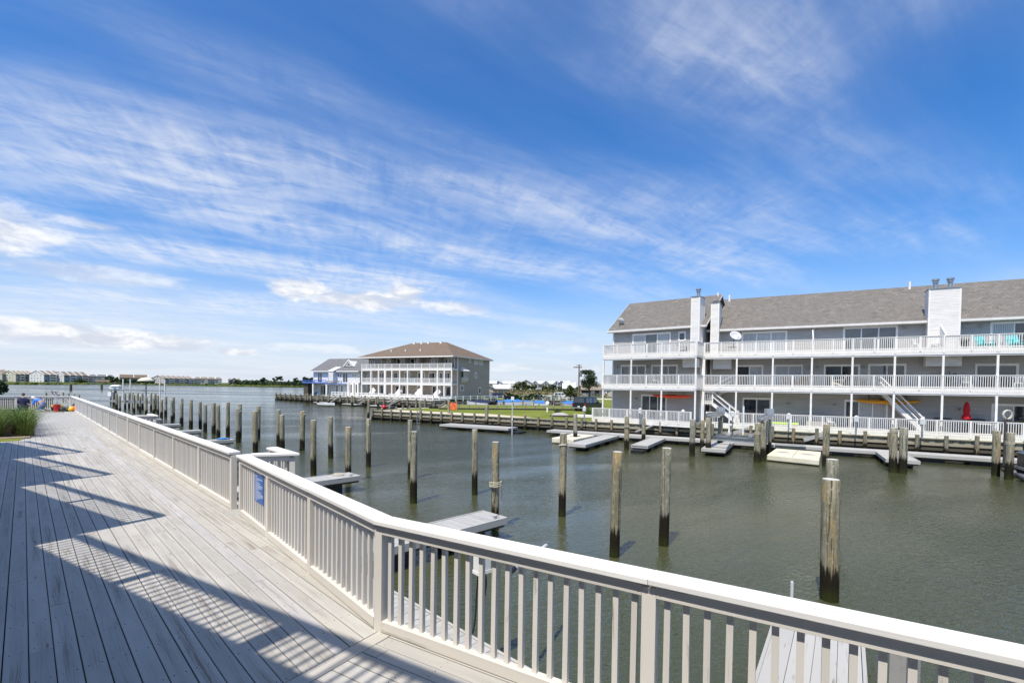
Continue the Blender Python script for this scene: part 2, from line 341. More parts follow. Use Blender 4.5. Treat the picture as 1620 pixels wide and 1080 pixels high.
def piling_mat(name, dry, streak, tide=.85):
    m, n, p = newmat(name)
    tc = n.node('ShaderNodeTexCoord').outputs['Object']; x, y, z = n.sep(tc)
    r = n.node('ShaderNodeObjectInfo').outputs['Random']; off = n.math('MULTIPLY', r, 40.0)
    gr = n.noise(n.comb(n.math('ADD', n.math('MULTIPLY', x, 26), off), n.math('MULTIPLY', y, 26), n.math('MULTIPLY', z, 1.4)), 1.0, 6, .65, .7)
    bl = n.noise(n.comb(n.math('ADD', n.math('MULTIPLY', x, 5), off), n.math('MULTIPLY', y, 5), n.math('MULTIPLY', z, 1.2)), 1.0, 4, .6)
    c = n.mix(n.sstep(gr, .35, .68), tuple(k * .45 for k in dry), dry)
    c = n.mix(n.math('MULTIPLY', n.sstep(bl, .48, .66), .7), c, streak)
    grn = n.noise(n.comb(n.math('ADD', n.math('MULTIPLY', x, 3), off), n.math('MULTIPLY', y, 3), n.math('MULTIPLY', z, .8)), 1.3, 3, .6)
    c = n.mix(n.math('MULTIPLY', n.sstep(grn, .5, .7), .55), c, (.13, .155, .095))
    pale = n.noise(n.comb(n.math('MULTIPLY', x, 9), n.math('ADD', n.math('MULTIPLY', y, 9), off), n.math('MULTIPLY', z, 2.2)), 1.0, 4, .6)
    c = n.mix(n.math('MULTIPLY', n.sstep(pale, .58, .72), .5), c, (.50, .47, .40))
    fg = n.noise(n.comb(n.math('ADD', n.math('MULTIPLY', x, 95), off), n.math('MULTIPLY', y, 95), n.math('MULTIPLY', z, 5)), 1.0, 4, .7, .6)
    c = n.mix(n.math('MULTIPLY', n.sstep(fg, .40, .62), .45), c, tuple(k * .42 for k in dry))
    ck = n.math('MULTIPLY', n.sstep(n.noise(n.comb(n.math('ADD', n.math('MULTIPLY', x, 15), off), n.math('MULTIPLY', y, 15), n.math('MULTIPLY', z, .55)), 1.0, 3, .6, .8), .60, .64), .8)
    c = n.mix(ck, c, (.045, .038, .028))
    bk = n.noise(n.comb(n.math('ADD', n.math('MULTIPLY', x, 16), off), n.math('MULTIPLY', y, 16), n.math('MULTIPLY', z, 11)), 1.0, 5, .7, .4)
    c = n.mix(n.math('MULTIPLY', n.sstep(bk, .55, .64), .55), c, tuple(min(1, k * 1.45) for k in dry))
    c = n.mix(n.math('MULTIPLY', n.sstep(bk, .44, .36), .5), c, tuple(k * .40 for k in dry))
    edge = n.math('ADD', z, n.math('ADD', n.math('MULTIPLY', n.math('SUBTRACT', bl, .5), .6), n.math('MULTIPLY', n.math('SUBTRACT', gr, .5), .8)))
    wet = n.sstep(edge, tide + .08, tide - .14)
    wc = n.mix(n.sstep(z, .05, .35), (.034, .038, .010), (.020, .017, .010))
    c = n.mix(wet, c, wc)
    geo = n.node('ShaderNodeNewGeometry'); nz = n.sep(geo.outputs['Normal'])[2]
    c = n.mix(n.sstep(nz, .8, .95), c, (.62, .60, .55))
    n.set(p, 'Base Color', c); n.set(p, 'Roughness', n.math('SUBTRACT', .95, n.math('MULTIPLY', wet, .35))); n.set(p, 'Specular IOR Level', .15)
    bump(n, p, n.math('SUBTRACT', n.math('ADD', gr, n.math('MULTIPLY', fg, .6)), n.math('MULTIPLY', ck, .8)), .02, .9)
piling_mat('piling_a', (.42, .38, .275), (.47, .41, .25)); piling_mat('piling_b', (.46, .43, .33), (.26, .27, .18)); piling_mat('piling_c', (.44, .40, .28), (.46, .30, .10), .7)
piling_mat('bulk_post', (.36, .33, .25), (.42, .24, .08), .55)
def sheetpile():
    m, n, p = newmat('sheet_pile'); tc = n.node('ShaderNodeTexCoord').outputs['Object']; x, y, z = n.sep(tc)
    v = n.noise(n.comb(n.math('MULTIPLY', x, 5), 0, n.math('MULTIPLY', z, 2)), 1.0, 6, .65, .5)
    c = n.mix(n.sstep(v, .3, .7), (.12, .125, .10), (.28, .28, .23))
    edge = n.math('ADD', z, n.math('MULTIPLY', n.math('SUBTRACT', v, .5), .5))
    c = n.mix(n.sstep(edge, .72, .55), c, (.050, .045, .020)); c = n.mix(n.sstep(edge, .45, .2), c, (.012, .011, .008))
    n.set(p, 'Base Color', c); n.set(p, 'Roughness', .85); bump(n, p, v, .02, .7)
sheetpile()
def ground(name, a, b, c3, sc=.25):
    m, n, p = newmat(name); tc = n.node('ShaderNodeTexCoord').outputs['Object']
    v = n.noise(tc, sc, 6, .62, .3); v2 = n.noise(tc, 3.0, 5, .7)
    c = n.mix(n.sstep(v, .35, .65), a, b); c = n.mix(n.math('MULTIPLY', n.sstep(v2, .45, .7), .6), c, c3)
    n.set(p, 'Base Color', c); n.set(p, 'Roughness', .95); n.set(p, 'Specular IOR Level', .1); bump(n, p, v2, .05, .8)
ground('lawn', (.12, .165, .022), (.19, .21, .035), (.27, .24, .075)); ground('marsh', (.075, .115, .025), (.11, .12, .035), (.06, .075, .02), .03)
ground('far_ground', (.12, .11, .06), (.17, .15, .10), (.09, .10, .04), .04)
def leaf(name, a, b, sc=6.0):
    m, n, p = newmat(name); tc = n.node('ShaderNodeTexCoord').outputs['Object']
    v = n.noise(tc, sc, 4, .6); r = n.node('ShaderNodeObjectInfo').outputs['Random']
    n.set(p, 'Base Color', n.mix(n.sstep(v, .35, .65), a, b)); n.set(p, 'Roughness', .6); n.set(p, 'Specular IOR Level', .25)
leaf('leaf_grass', (.045, .095, .012), (.14, .19, .035), 3); leaf('leaf_tan', (.22, .17, .07), (.15, .13, .05)); leaf('leaf_dark', (.022, .045, .014), (.045, .07, .022), .8)
leaf('leaf_pine', (.022, .042, .016), (.05, .07, .025), 2); leaf('leaf_olive', (.06, .075, .02), (.10, .11, .035), 1)
def mt(*a): return [MATS[k] for k in a]

# ------------------------------------------------------------------ mesh builder
class MB:
    def __init__(s): s.v = []; s.f = []; s.m = []
    def add(s, vs, fs, m=0):
        o = len(s.v); s.v += [tuple(v) for v in vs]
        for f in fs: s.f.append([i + o for i in f]); s.m.append(m)
        return s
    def box(s, x0, x1, y0, y1, z0, z1, m=0):
        if x0 > x1: x0, x1 = x1, x0
        if y0 > y1: y0, y1 = y1, y0
        if z0 > z1: z0, z1 = z1, z0
        return s.add([(x0, y0, z0), (x1, y0, z0), (x1, y1, z0), (x0, y1, z0), (x0, y0, z1), (x1, y0, z1), (x1, y1, z1), (x0, y1, z1)],
                     [(0, 3, 2, 1), (4, 5, 6, 7), (0, 1, 5, 4), (1, 2, 6, 5), (2, 3, 7, 6), (3, 0, 4, 7)], m)
    def prism(s, pts, z0, z1, m=0):
        """pts counter-clockwise in plan"""
        a = sum(pts[i][0] * pts[(i + 1) % len(pts)][1] - pts[(i + 1) % len(pts)][0] * pts[i][1] for i in range(len(pts)))
        if a < 0: pts = pts[::-1]
        k = len(pts)
        return s.add([(x, y, z0) for x, y in pts] + [(x, y, z1) for x, y in pts],
                     [tuple(range(k))[::-1], tuple(range(k, 2 * k))] + [(i, (i + 1) % k, k + (i + 1) % k, k + i) for i in range(k)], m)
    def extr(s, pts, vec, m=0):
        """extrude planar 3D polygon by a vector"""
        k = len(pts); q = [tuple(Vector(p) + Vector(vec)) for p in pts]
        return s.add(list(pts) + q, [tuple(range(k))[::-1], tuple(range(k, 2 * k))] + [(i, (i + 1) % k, k + (i + 1) % k, k + i) for i in range(k)], m)
    def bar(s, p, q, w, h, m=0, up=(0, 0, 1)):
        p = Vector(p); q = Vector(q); d = (q - p).normalized(); u = Vector(up)
        if abs(d.dot(u)) > .98: u = Vector((1, 0, 0))
        a = d.cross(u).normalized() * (w / 2); b = a.cross(d).normalized() * (h / 2)
        vs = [p - a - b, p + a - b, p + a + b, p - a + b, q - a - b, q + a - b, q + a + b, q - a + b]
        return s.add(vs, [(0, 1, 2, 3), (4, 7, 6, 5), (0, 4, 5, 1), (1, 5, 6, 2), (2, 6, 7, 3), (3, 7, 4, 0)], m)
    def tube(s, pts, r, n=8, m=0, cap=True):
        pts = [Vector(p) for p in pts]; rs = r if isinstance(r, (list, tuple)) else [r] * len(pts)
        vs = []; prev = None
        for i, p in enumerate(pts):
            d = (pts[min(i + 1, len(pts) - 1)] - pts[max(i - 1, 0)]).normalized()
            if prev is None: a = d.cross(Vector((0, 0, 1))); a = a if a.length > .05 else d.cross(Vector((1, 0, 0)))
            else: a = prev - d * prev.dot(d)
            a.normalize(); prev = a; b = d.cross(a)
            for k in range(n):
                th = 2 * pi * k / n; vs.append(p + (a * cos(th) + b * sin(th)) * rs[i])
        fs = []
        for i in range(len(pts) - 1):
            for k in range(n):
                fs.append((i * n + k, i * n + (k + 1) % n, (i + 1) * n + (k + 1) % n, (i + 1) * n + k))
        if cap: fs.append(tuple(range(n))[::-1]); fs.append(tuple(range((len(pts) - 1) * n, len(pts) * n)))
        return s.add(vs, fs, m)
    def lathe(s, prof, c=(0, 0, 0), n=12, m=0):
        return s.tube([(c[0], c[1], c[2] + z) for r, z in prof], [max(r, .0005) for r, z in prof], n, m)
    def blob(s, c, r, m=0, seed=0, n=8, k=6):
        rd = random.Random(seed); vs = []; fs = []
        for i in range(k + 1):
            ph = pi * i / k
            for j in range(n):
                th = 2 * pi * j / n; q = 1 + rd.uniform(-.12, .12)
                vs.append((c[0] + r[0] * sin(ph) * cos(th) * q, c[1] + r[1] * sin(ph) * sin(th) * q, c[2] + r[2] * cos(ph)))
        for i in range(k):
            for j in range(n): fs.append((i * n + j, (i + 1) * n + j, (i + 1) * n + (j + 1) % n, i * n + (j + 1) % n))
        return s.add(vs, fs, m)
    def mesh(s, name, mats, smooth=False):
        me = bpy.data.meshes.new(name); me.from_pydata(s.v, [], s.f)
        for mm in mats: me.materials.append(mm)
        if len(mats) > 1: me.polygons.foreach_set('material_index', s.m)
        if smooth: me.polygons.foreach_set('use_smooth', [True] * len(me.polygons))
        me.update(); return me
    def build(s, name, mats, parent=None, loc=(0, 0, 0), rz=0, smooth=False, kind=None, bevel=0, label=None):
        if isinstance(mats, str): mats = mt(mats)
        elif mats and isinstance(mats[0], str): mats = mt(*mats)
        o = bpy.data.objects.new(name, s.mesh(name, mats, smooth)); COL.objects.link(o)
        o.location = loc; o.rotation_euler[2] = rz
        if parent: o.parent = parent
        if kind: o['kind'] = kind
        if label: o['label'] = label
        if bevel:
            b = o.modifiers.new('bevel', 'BEVEL'); b.width = bevel; b.segments = 2; b.limit_method = 'ANGLE'
        return o
def inst(me, name, parent=None, loc=(0, 0, 0), rz=0, sc=None):
    o = bpy.data.objects.new(name, me); COL.objects.link(o); o.location = loc; o.rotation_euler[2] = rz
    if sc: o.scale = sc
    if parent: o.parent = parent
    return o
def thing(name, label, cat, loc=(0, 0, 0), rz=0, group=None):
    o = bpy.data.objects.new(name, None); COL.objects.link(o); o.empty_display_size = .2
    o.location = loc; o.rotation_euler[2] = rz; o['label'] = label; o['category'] = cat
    if group: o['group'] = group
    return o
def tag(o, label, cat, group=None):
    o['label'] = label; o['category'] = cat
    if group: o['group'] = group
    return o
def kids(o): return [c for c in ALLKIDS.get(o.name, [])]
def dup(root, loc, rz, label=None, group=None, _m=None):
    """copy a thing with its parts and sub-parts"""
    m = {}
    for c in [x for x in COL.objects if x.parent is not None]: m.setdefault(c.parent, []).append(c)
    def cp(o, par):
        c = o.copy(); COL.objects.link(c); c.parent = par
        for ch in m.get(o, []): cp(ch, c)
        return c
    r = cp(root, None); r.location = loc; r.rotation_euler[2] = rz
    if label: r['label'] = label
    if group: r['group'] = group
    return r
def az(p, q): return atan2(q[1] - p[1], q[0] - p[0])
ORD = ['first', 'second', 'third', 'fourth', 'fifth', 'sixth', 'seventh', 'eighth', 'ninth', 'tenth', 'eleventh', 'twelfth', 'thirteenth', 'fourteenth',
       'fifteenth', 'sixteenth', 'seventeenth', 'eighteenth', 'nineteenth', 'twentieth']
def ordn(i):
    if i < 20: return ORD[i]
    tens = {2: 'twenty', 3: 'thirty', 4: 'forty', 5: 'fifty'}; k = i + 1
    if k % 10 == 0: return {20: 'twentieth', 30: 'thirtieth', 40: 'fortieth', 50: 'fiftieth'}[k]
    return tens[k // 10] + '-' + ORD[k % 10 - 1]
# ================================================================== SETTING
wm = MB()
rings = [0, 40, 120, 400, 1200, 4500]
wm.prism([(-4500, -1500), (4500, -1500), (4500, 6000), (-4500, 6000)], -3.2, 0)
water_o = wm.build('water', 'water', kind='structure')

BD = Vector((.8763, -.4818)); BN = Vector((.4818, .8763)); T0 = Vector((-16.4, 56.6))     # far bulkhead line and its landward normal
def bl(s, o=0): p = T0 + BD * s + BN * o; return (p.x, p.y)
GZ = 1.08
g = MB()
g.prism([bl(.1, .1), bl(120, .1), (700, -250), (700, 79), (13, 79), (-10.5, 77), (-9.5, 64.4), (-12.5, 64.5)], -1.0, GZ)
g.prism([(13, 79), (700, 79), (700, 900), (40, 900), (22, 103), (14, 100)], -1.01, GZ - .003)
g.prism([(-56.3, 116.2), (-13.4, 82.4), (-8, 84.6), (0, 98), (22, 103), (40, 900), (-60, 900), (-46, 300), (-50, 150)], -1.02, GZ - .006)
g.build('ground', 'lawn', kind='structure')
g = MB()
g.prism([(-1500, 120), (-600, 300), (-395, 368), (-372, 377), (-474, 482), (-427, 531), (-310, 492), (-254, 471), (-217, 498), (-100, 520), (40, 520), (600, 700), (600, 2600), (-2500, 2600)], -1.1, .55)
g.build('far_shore', 'marsh', kind='structure')
# reeds and salt grass on the far shore: one mass of tufts
rd = random.Random(3); m = MB()
shore = [(-600, 300), (-395, 368), (-372, 377), (-400, 408), (-474, 482), (-427, 531), (-310, 492), (-254, 471), (-217, 498), (-100, 520)]
for i in range(len(shore) - 1):
    a = Vector(shore[i]); b = Vector(shore[i + 1]); L = (b - a).length
    for k in range(int(L * 1.6)):
        q = a + (b - a) * rd.random(); nrm = Vector((-(b - a).y, (b - a).x)).normalized()
        if nrm.y < 0: nrm = -nrm
        q += nrm * (abs(rd.gauss(0, 14)) + .3); w = rd.uniform(.8, 2.6); h = rd.uniform(.5, 1.6)
        m.add([(q.x - w, q.y, .5), (q.x + w, q.y + rd.uniform(-1, 1), .5), (q.x + w * .7, q.y, .5 + h), (q.x - w * .5, q.y + .5, .5 + h * 1.1)], [(0, 1, 2, 3)], 0)
m.build('salt_grass', 'marsh', kind='stuff')
# tan patch and gravel path on the peninsula, road and sand beyond the second canal
g = MB(); g.prism([bl(.4, .3), bl(17.5, .3), bl(20.5, 1.5), bl(14, 3.6), bl(.6, 3.0)], GZ, GZ + .02); g.build('sand_path', 'sand', kind='structure')
g = MB(); g.prism([(-8, 128), (70, 120), (260, 118), (260, 128), (70, 131), (-8, 139)], GZ - .1, GZ + .03); g.build('sand_bank', 'sand', kind='structure')
g = MB(); g.prism([(-30, 149), (300, 138), (300, 152), (-30, 162)], GZ - .1, GZ + .04); g.build('road', 'asphalt', kind='structure')
g = MB(); g.prism([(-30, 170), (500, 155), (500, 880), (-30, 880)], GZ - .1, GZ + .03); g.build('dry_field', 'far_ground', kind='structure')

# ------------------------------------------------------------------ bulkheads
def bulkhead(p0, p1, ztop, sp, label, posts=True, pw=.20, seed=1, walers=(.74, .42)):
    rd = random.Random(seed); L = hypot(p1[0] - p0[0], p1[1] - p0[1]); r = az(p0, p1)
    t_ = thing('bulkhead', label, 'bulkhead', (p0[0], p0[1], 0), r)
    w = MB(); n_ = int(L / .3); 
    for i in range(n_):
        x0 = i * L / n_; o = .0 if i % 2 else .035
        w.box(x0, x0 + L / n_ - .008, -.06 + o, .02 + o, -1.4, ztop - .06)
    w.build('sheet_wall', 'sheet_pile', t_)
    i = 0; x = 0
    capm = MB().box(0, 2.78, -.16, .17, ztop - .058, ztop).mesh('cap_board', mt('timber_tan'))
    while x < L - .2:
        o = inst(capm, 'cap_board', t_, (x, rd.uniform(-.01, .01), rd.uniform(-.006, .006))); o.scale[0] = min(1, (L - x) / 2.79); x += 2.79
    for zz in walers:
        MB().box(0, L, -.20, -.063, zz - .09, zz + .09).build('waler', 'timber_tan' if zz > .6 else 'timber_dark', t_)
    if posts:
        pm = []
        for k in range(3):
            h = ztop + .24 + k * .05
            pm.append(MB().tube([(0, 0, -2), (0, 0, h - .01), (0, 0, h)], [pw / 1.55, pw / 1.7, pw / 2.0], 9).mesh('piling', mt('bulk_post'), False))
        x = .25
        while x < L:
            inst(pm[rd.randrange(3)], 'post', t_, (x, -.20 - pw * .55, rd.uniform(-.06, .03)), rd.uniform(0, 6)); x += sp * rd.uniform(.94, 1.06)
    return t_
bulkhead(bl(0), bl(66), 1.12, 1.42, 'long timber bulkhead with round posts across the canal below the gray condos')
bulkhead((-12.5, 64.5), bl(0), 1.12, 1.3, 'short timber bulkhead closing the left tip of the grass peninsula', seed=2)
bulkhead((-56.8, 116), (-13.6, 82), 1.5, 2.3, 'timber bulkhead under the blue-trimmed house and the brown-roofed building', pw=.3, seed=3, walers=(1.1, .6))
bulkhead((-13.6, 82), (-8, 84.6), 1.4, 2.0, 'short return of timber bulkhead beside the brown-roofed building', seed=4)
bulkhead((-8, 84.6), (0, 98), 1.4, 2.2, 'bulkhead beside the taupe end wall of the brown-roofed building', seed=5)
bulkhead((0, 98), (14, 101), 1.4, 2.2, 'bulkhead along the far side of the second canal behind the lawn', seed=8)
bulkhead((13, 79), (-10.5, 77), 1.15, 2.1, 'bulkhead along the back edge of the lawn beside the covered boats', seed=6)
bulkhead((-10.5, 77), (-9.5, 64.4), 1.15, 2.1, 'bulkhead along the left edge of the lawn', seed=16)
bulkhead((9.5, 64.6), (-9.5, 62.2), 1.34, 1.25, 'low timber edging with a row of short posts crossing the lawn', pw=.17, seed=9, walers=())

# ------------------------------------------------------------------ our boardwalk deck
EV = Vector((cos(radians(135.5)), sin(radians(135.5)))); NV = Vector((.7009, .7133))      # along the walk / towards the water
DZ = 2.0
def dl(p): p = Vector(p[:2]); return (p.dot(EV), -p.dot(NV))
def wl(s, n): p = EV * s + NV * n; return (p.x, p.y)
A_ = Vector((-1.15, 4.28)); D_ = Vector((-4.48, 7.97)); B_ = Vector(wl(9.27, 2.552)); F_ = Vector(wl(20.9, 2.552)); F2_ = Vector(wl(21.15, 2.552)); C_ = Vector(wl(48.9, 2.552))
NR = Vector((.862, -.507)); E_ = A_ + NR * 7.25
def clip(poly, a, b, c):
    """keep a*x+b*y<=c"""
    out = []
    for i in range(len(poly)):
        p, q = poly[i], poly[(i + 1) % len(poly)]; fp = a * p[0] + b * p[1] - c; fq = a * q[0] + b * q[1] - c
        if fp <= 0: out.append(p)
        if fp * fq < 0: k = fp / (fp - fq); out.append((p[0] + (q[0] - p[0]) * k, p[1] + (q[1] - p[1]) * k))
    return out
def hp(p, q):
    """half plane to the right-hand side of p->q removed (keeps the left side), deck-local"""
    dx_, dy_ = q[0] - p[0], q[1] - p[1]; L = hypot(dx_, dy_); a, b = dy_ / L, -dx_ / L
    return a, b, a * p[0] + b * p[1]
out_ = .085
Al, Dl, El = dl(A_), dl(D_), dl(E_)
ha = hp(Al, Dl); ha = (ha[0], ha[1], ha[2] + out_)                       # outer edge along A-D
seamdir = (A_ - Vector((-1.65, 3.48))).normalized(); A0 = A_ + seamdir * .3
hs1 = hp(dl(A_ - seamdir * 5), dl(A0))                                   # zone L is left of the seam
hr = hp(El, Al); hr = (hr[0], hr[1], hr[2] + out_)
deck = MB()
deck.prism([(-3.2, 6), (-6.5, -3.1), (Al[0], -Al[1] * -1 - .0), (Dl[0], Dl[1]), (49.2, -2.62), (49.2, 7), (34, 7), (34, -.1), (25.3, -.1), (25.3, 7)], -.30, -.062)
deck_o = deck.build('deck', 'joist', None, (0, 0, DZ), radians(135.5), kind='structure')
planks = []; rd = random.Random(11); pitch = .1455; i = 0; n0 = 2.552 + out_ - .002
nn = n0
while nn > -5:
    y0, y1 = -nn, -nn + pitch - rd.uniform(.006, .009)
    s = rd.uniform(-7, -3); end = 49.1 if nn - pitch > -5 else 25
    cuts = []
    while s < end:
        L = rd.choice([2.8, 3.2, 3.6, 4.0, 4.4, 4.8]); cuts.append((s, min(s + L, end))); s += L
    for a, b in cuts:
        if nn < .25 and a < 25.3 < b: cuts2 = [(a, 25.3)]
        elif nn < .25 and 25.3 <= a < 34: continue
        else: cuts2 = [(a, b)]
        if nn < -2.2 and a > 25: continue
        for a2, b2 in cuts2:
            if b2 - a2 < .05: continue
            poly = [(a2 + .0015, y0), (b2 - .0015, y0), (b2 - .0015, y1), (a2 + .0015, y1)]
            poly = clip(poly, *ha); poly = clip(poly, *hs1) if poly else poly
            if len(poly) >= 3: planks.append((poly, 'L', nn))
    nn -= pitch; i += 1
# zone R: a border board on the seam, then boards parallel to the near railing
hs_in = hp(dl(A0), dl(A_ - seamdir * 5))
def sh(h, d): return (h[0], h[1], h[2] - d)
sd_l = Vector(dl(A0 - seamdir)) - Vector(dl(A0)); 
sA = Vector(dl(A0 + seamdir * .1)); sB = sA + sd_l * 7; nr_ = Vector((-(sB - sA).y, (sB - sA).x)).normalized()
if nr_.dot(Vector(El) - sA) < 0: nr_ = -nr_
brd = [tuple(sA + nr_ * .007), tuple(sB + nr_ * .007), tuple(sB + nr_ * .147), tuple(sA + nr_ * .147)]
brd = clip(brd, *hr)
planks.append((brd, 'B', 0))
Rl = Vector(El) - Vector(Al); Rl.normalize(); Pl = Vector((-Rl.y, Rl.x))
if Pl.dot(Vector(dl((0, 0))) - Vector(Al)) < 0: Pl = -Pl
k = -out_ + .002
while k < 4.6:
    x = -4.5
    while x < 9:
        L = rd.choice([2.4, 3.2, 3.6, 4.4]); a, b = x + .0015, x + L - .0015
        q = [Vector(Al) + Rl * a + Pl * k, Vector(Al) + Rl * b + Pl * k, Vector(Al) + Rl * b + Pl * (k + pitch - .007), Vector(Al) + Rl * a + Pl * (k + pitch - .007)]
        q = clip([tuple(v) for v in q], *sh(hs_in, .154))
        if len(q) >= 3: planks.append((q, 'R', k))
        x += L
    k += pitch
def pc(pl): return (sum(v[0] for v in pl[0]) / len(pl[0]), sum(v[1] for v in pl[0]) / len(pl[0]))
def seen(pl):
    x, y = pc(pl); w = EV * x - NV * y
    a_ = atan2(w.x, w.y); return (1 if (-.93 < a_ < 1.0 and w.y > 1) else 9) * hypot(w.x, w.y) 
planks.sort(key=seen)
rest = MB(); nail_m = MB()
for j, pl in enumerate(planks):
    poly, zn, nv = pl; zt = rd.uniform(-.0025, .001)
    if j < 292:
        b_ = MB(); k3 = len(poly); cx_ = sum(p[0] for p in poly) / k3; cy_ = sum(p[1] for p in poly) / k3
        ang = 0 if zn == 'L' else (atan2(Rl.y, Rl.x) if zn == 'R' else atan2(sd_l.y, sd_l.x))
        ca_, sa_ = cos(-ang), sin(-ang)
        loc = [((p[0] - cx_) * ca_ - (p[1] - cy_) * sa_, (p[0] - cx_) * sa_ + (p[1] - cy_) * ca_) for p in poly]
        b_.prism(loc, -.036, 0)
        mat_ = 'deck_paint_pale' if (zn == 'L' and 1.84 < nv < 1.98) else ('deck_paint_warm' if (zn == 'L' and nv > 2.0 and rd.random() < .7) or rd.random() < .12 else 'deck_paint')
        b_.build('plank', mat_, deck_o, (cx_, cy_, zt), ang, bevel=.0025)
    else: rest.prism(poly, -.036, zt)
    if zn == 'L' and j < 200:
        xs_ = [p[0] for p in poly]; ys_ = [p[1] for p in poly]; x = math.ceil(min(xs_) / .61) * .61
        while x < min(max(xs_), 16):
            for yy in (min(ys_) + .03, max(ys_) - .03):
                nail_m.tube([(x + rd.uniform(-.01, .01), yy, zt - .002), (x, yy, zt + .0012)], .0048, 5)
            x += .61
    if zn == 'R' and j < 120:
        c_ = pc(pl)
        for kx in (-1.2, -.6, 0, .6, 1.2):
            for ky in (-.04, .04):
                q = Vector(c_) + Rl * kx + Pl * ky
                if hypot(q.x - c_[0], 0) < 1.3: nail_m.tube([(q.x, q.y, zt - .002), (q.x, q.y, zt + .0012)], .0048, 5)
rest.build('planks', 'deck_paint', deck_o, kind='stuff')
nail_m.build('nail_heads', 'nail', deck_o, kind='stuff')
# rim boards on the outer edge
rim = MB()
for p, q in ((C_, D_), (D_, A_), (A_, E_)):
    d_ = (q - p).normalized(); n2 = Vector((-d_.y, d_.x)); n2 = n2 if n2.dot(NV) > 0 else -n2
    a = p + n2 * (out_ - .02); b = q + n2 * (out_ - .02); la, lb = dl(a), dl(b)
    rim.bar((la[0], la[1], -.17), (lb[0], lb[1], -.17), .04, .26)
rim.build('rim_board', 'rail_white', deck_o)
# dark piles that carry the boardwalk
for s_ in range(0, 49, 4):
    p = wl(s_ + 1, 2.2); o = MB().tube([(0, 0, -2.5), (0, 0, 1.70)], .14, 10).build('support_pile', 'piling_a', deck_o, (s_ + 1, -2.25, -2.0))

# ------------------------------------------------------------------ railings of the boardwalk
bal_m = MB().box(-.019, .019, -.019, .019, .035, .90).mesh('baluster', mt('rail_white_v'))
post_m = MB().box(-.0445, .0445, -.0445, .0445, -.28, .93).mesh('post', mt('rail_white_v'))
def railing(name, p0, p1, posts, label, capends=((0, 0), (0, 0)), z=DZ, group=None, beamext=(0, 0)):
    p0 = Vector(p0); p1 = Vector(p1); L = (p1 - p0).length
    r = thing(name, label, 'railing', (p0.x, p0.y, z), az(p0, p1), group)
    rd = random.Random(int(L * 100))
    # cap with mitred ends (x shifts of its inner and outer corners)
    (i0, o0), (i1, o1) = capends; ci, co = .083, -.105
    c = MB(); seg = [0] + [p for p in posts if 1.2 < p < L - 1.2 and rd.random() < .45] + [L]
    for k in range(len(seg) - 1):
        xa, xb = seg[k], seg[k + 1]
        ia, oa = (xa + i0, xa + o0) if k == 0 else (xa + .001, xa + .001)
        ib, ob = (xb + i1, xb + o1) if k == len(seg) - 2 else (xb - .001, xb - .001)
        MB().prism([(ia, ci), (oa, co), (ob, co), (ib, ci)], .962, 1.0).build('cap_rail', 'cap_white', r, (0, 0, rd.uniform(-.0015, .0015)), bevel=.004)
    for k, x in enumerate(posts):
        inst(post_m, 'post', r, (x, 0, 0), 0)
    pp = [x for x in posts]
    for k in range(len(pp) - 1):
        a, b = pp[k] + .0455, pp[k + 1] - .0455
        if b - a < .2: continue
        ea = a - .044 if k == 0 and beamext[0] else a; 
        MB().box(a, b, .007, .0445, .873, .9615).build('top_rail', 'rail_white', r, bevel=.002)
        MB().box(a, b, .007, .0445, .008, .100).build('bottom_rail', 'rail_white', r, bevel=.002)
        MB().box(a, b, -.031, .006, .062, .0985).build('sill_rail', 'rail_white', r)
        nb = int(round((b - a) / .122)); st = (b - a) / nb
        for q in range(nb):
            o = inst(bal_m, 'baluster', r, (a + st * (q + .5), -.0125, .001), 0); o.rotation_euler[1] = rd.uniform(-.006, .006)
    sc = MB()
    for x in posts:
        for dx_ in (-.022, .022):
            for z_ in (.895, .94): sc.tube([(x + dx_, .044, z_), (x + dx_, .0458, z_)], .0035, 5)
    for k in range(len(pp) - 1):
        for x in (pp[k] + .07, pp[k + 1] - .07):
            for z_ in (.03, .08, .895, .94): sc.tube([(x, .044, z_), (x, .0458, z_)], .0035, 5)
    sc.build('screw_heads', 'rust', r, kind='stuff')
    return r
def mitre(p, c, q):
    """x shift of inner (+y) and outer corners for a polyline p-c-q, measured along p->c at c"""
    a = (Vector(c) - Vector(p)).normalized(); b = (Vector(q) - Vector(c)).normalized()
    th = atan2(a.x * b.y - a.y * b.x, a.dot(b)) / 2
    return (-.083 * math.tan(th), .105 * math.tan(th))
mi = mitre(E_, A_, D_)
railing('deck_railing', E_, A_, [.07, 2.47, 4.86, 7.25], 'white railing in the foreground running from the corner post to the right edge', ((0, 0), mi))
# second section begins after the corner
i_, o_ = mi
railing('deck_railing', A_, D_, [1.72, 3.39, 4.93], 'short white railing section that carries the blue sign beside the gate gap', ((-i_, -o_), (.03, .03)))
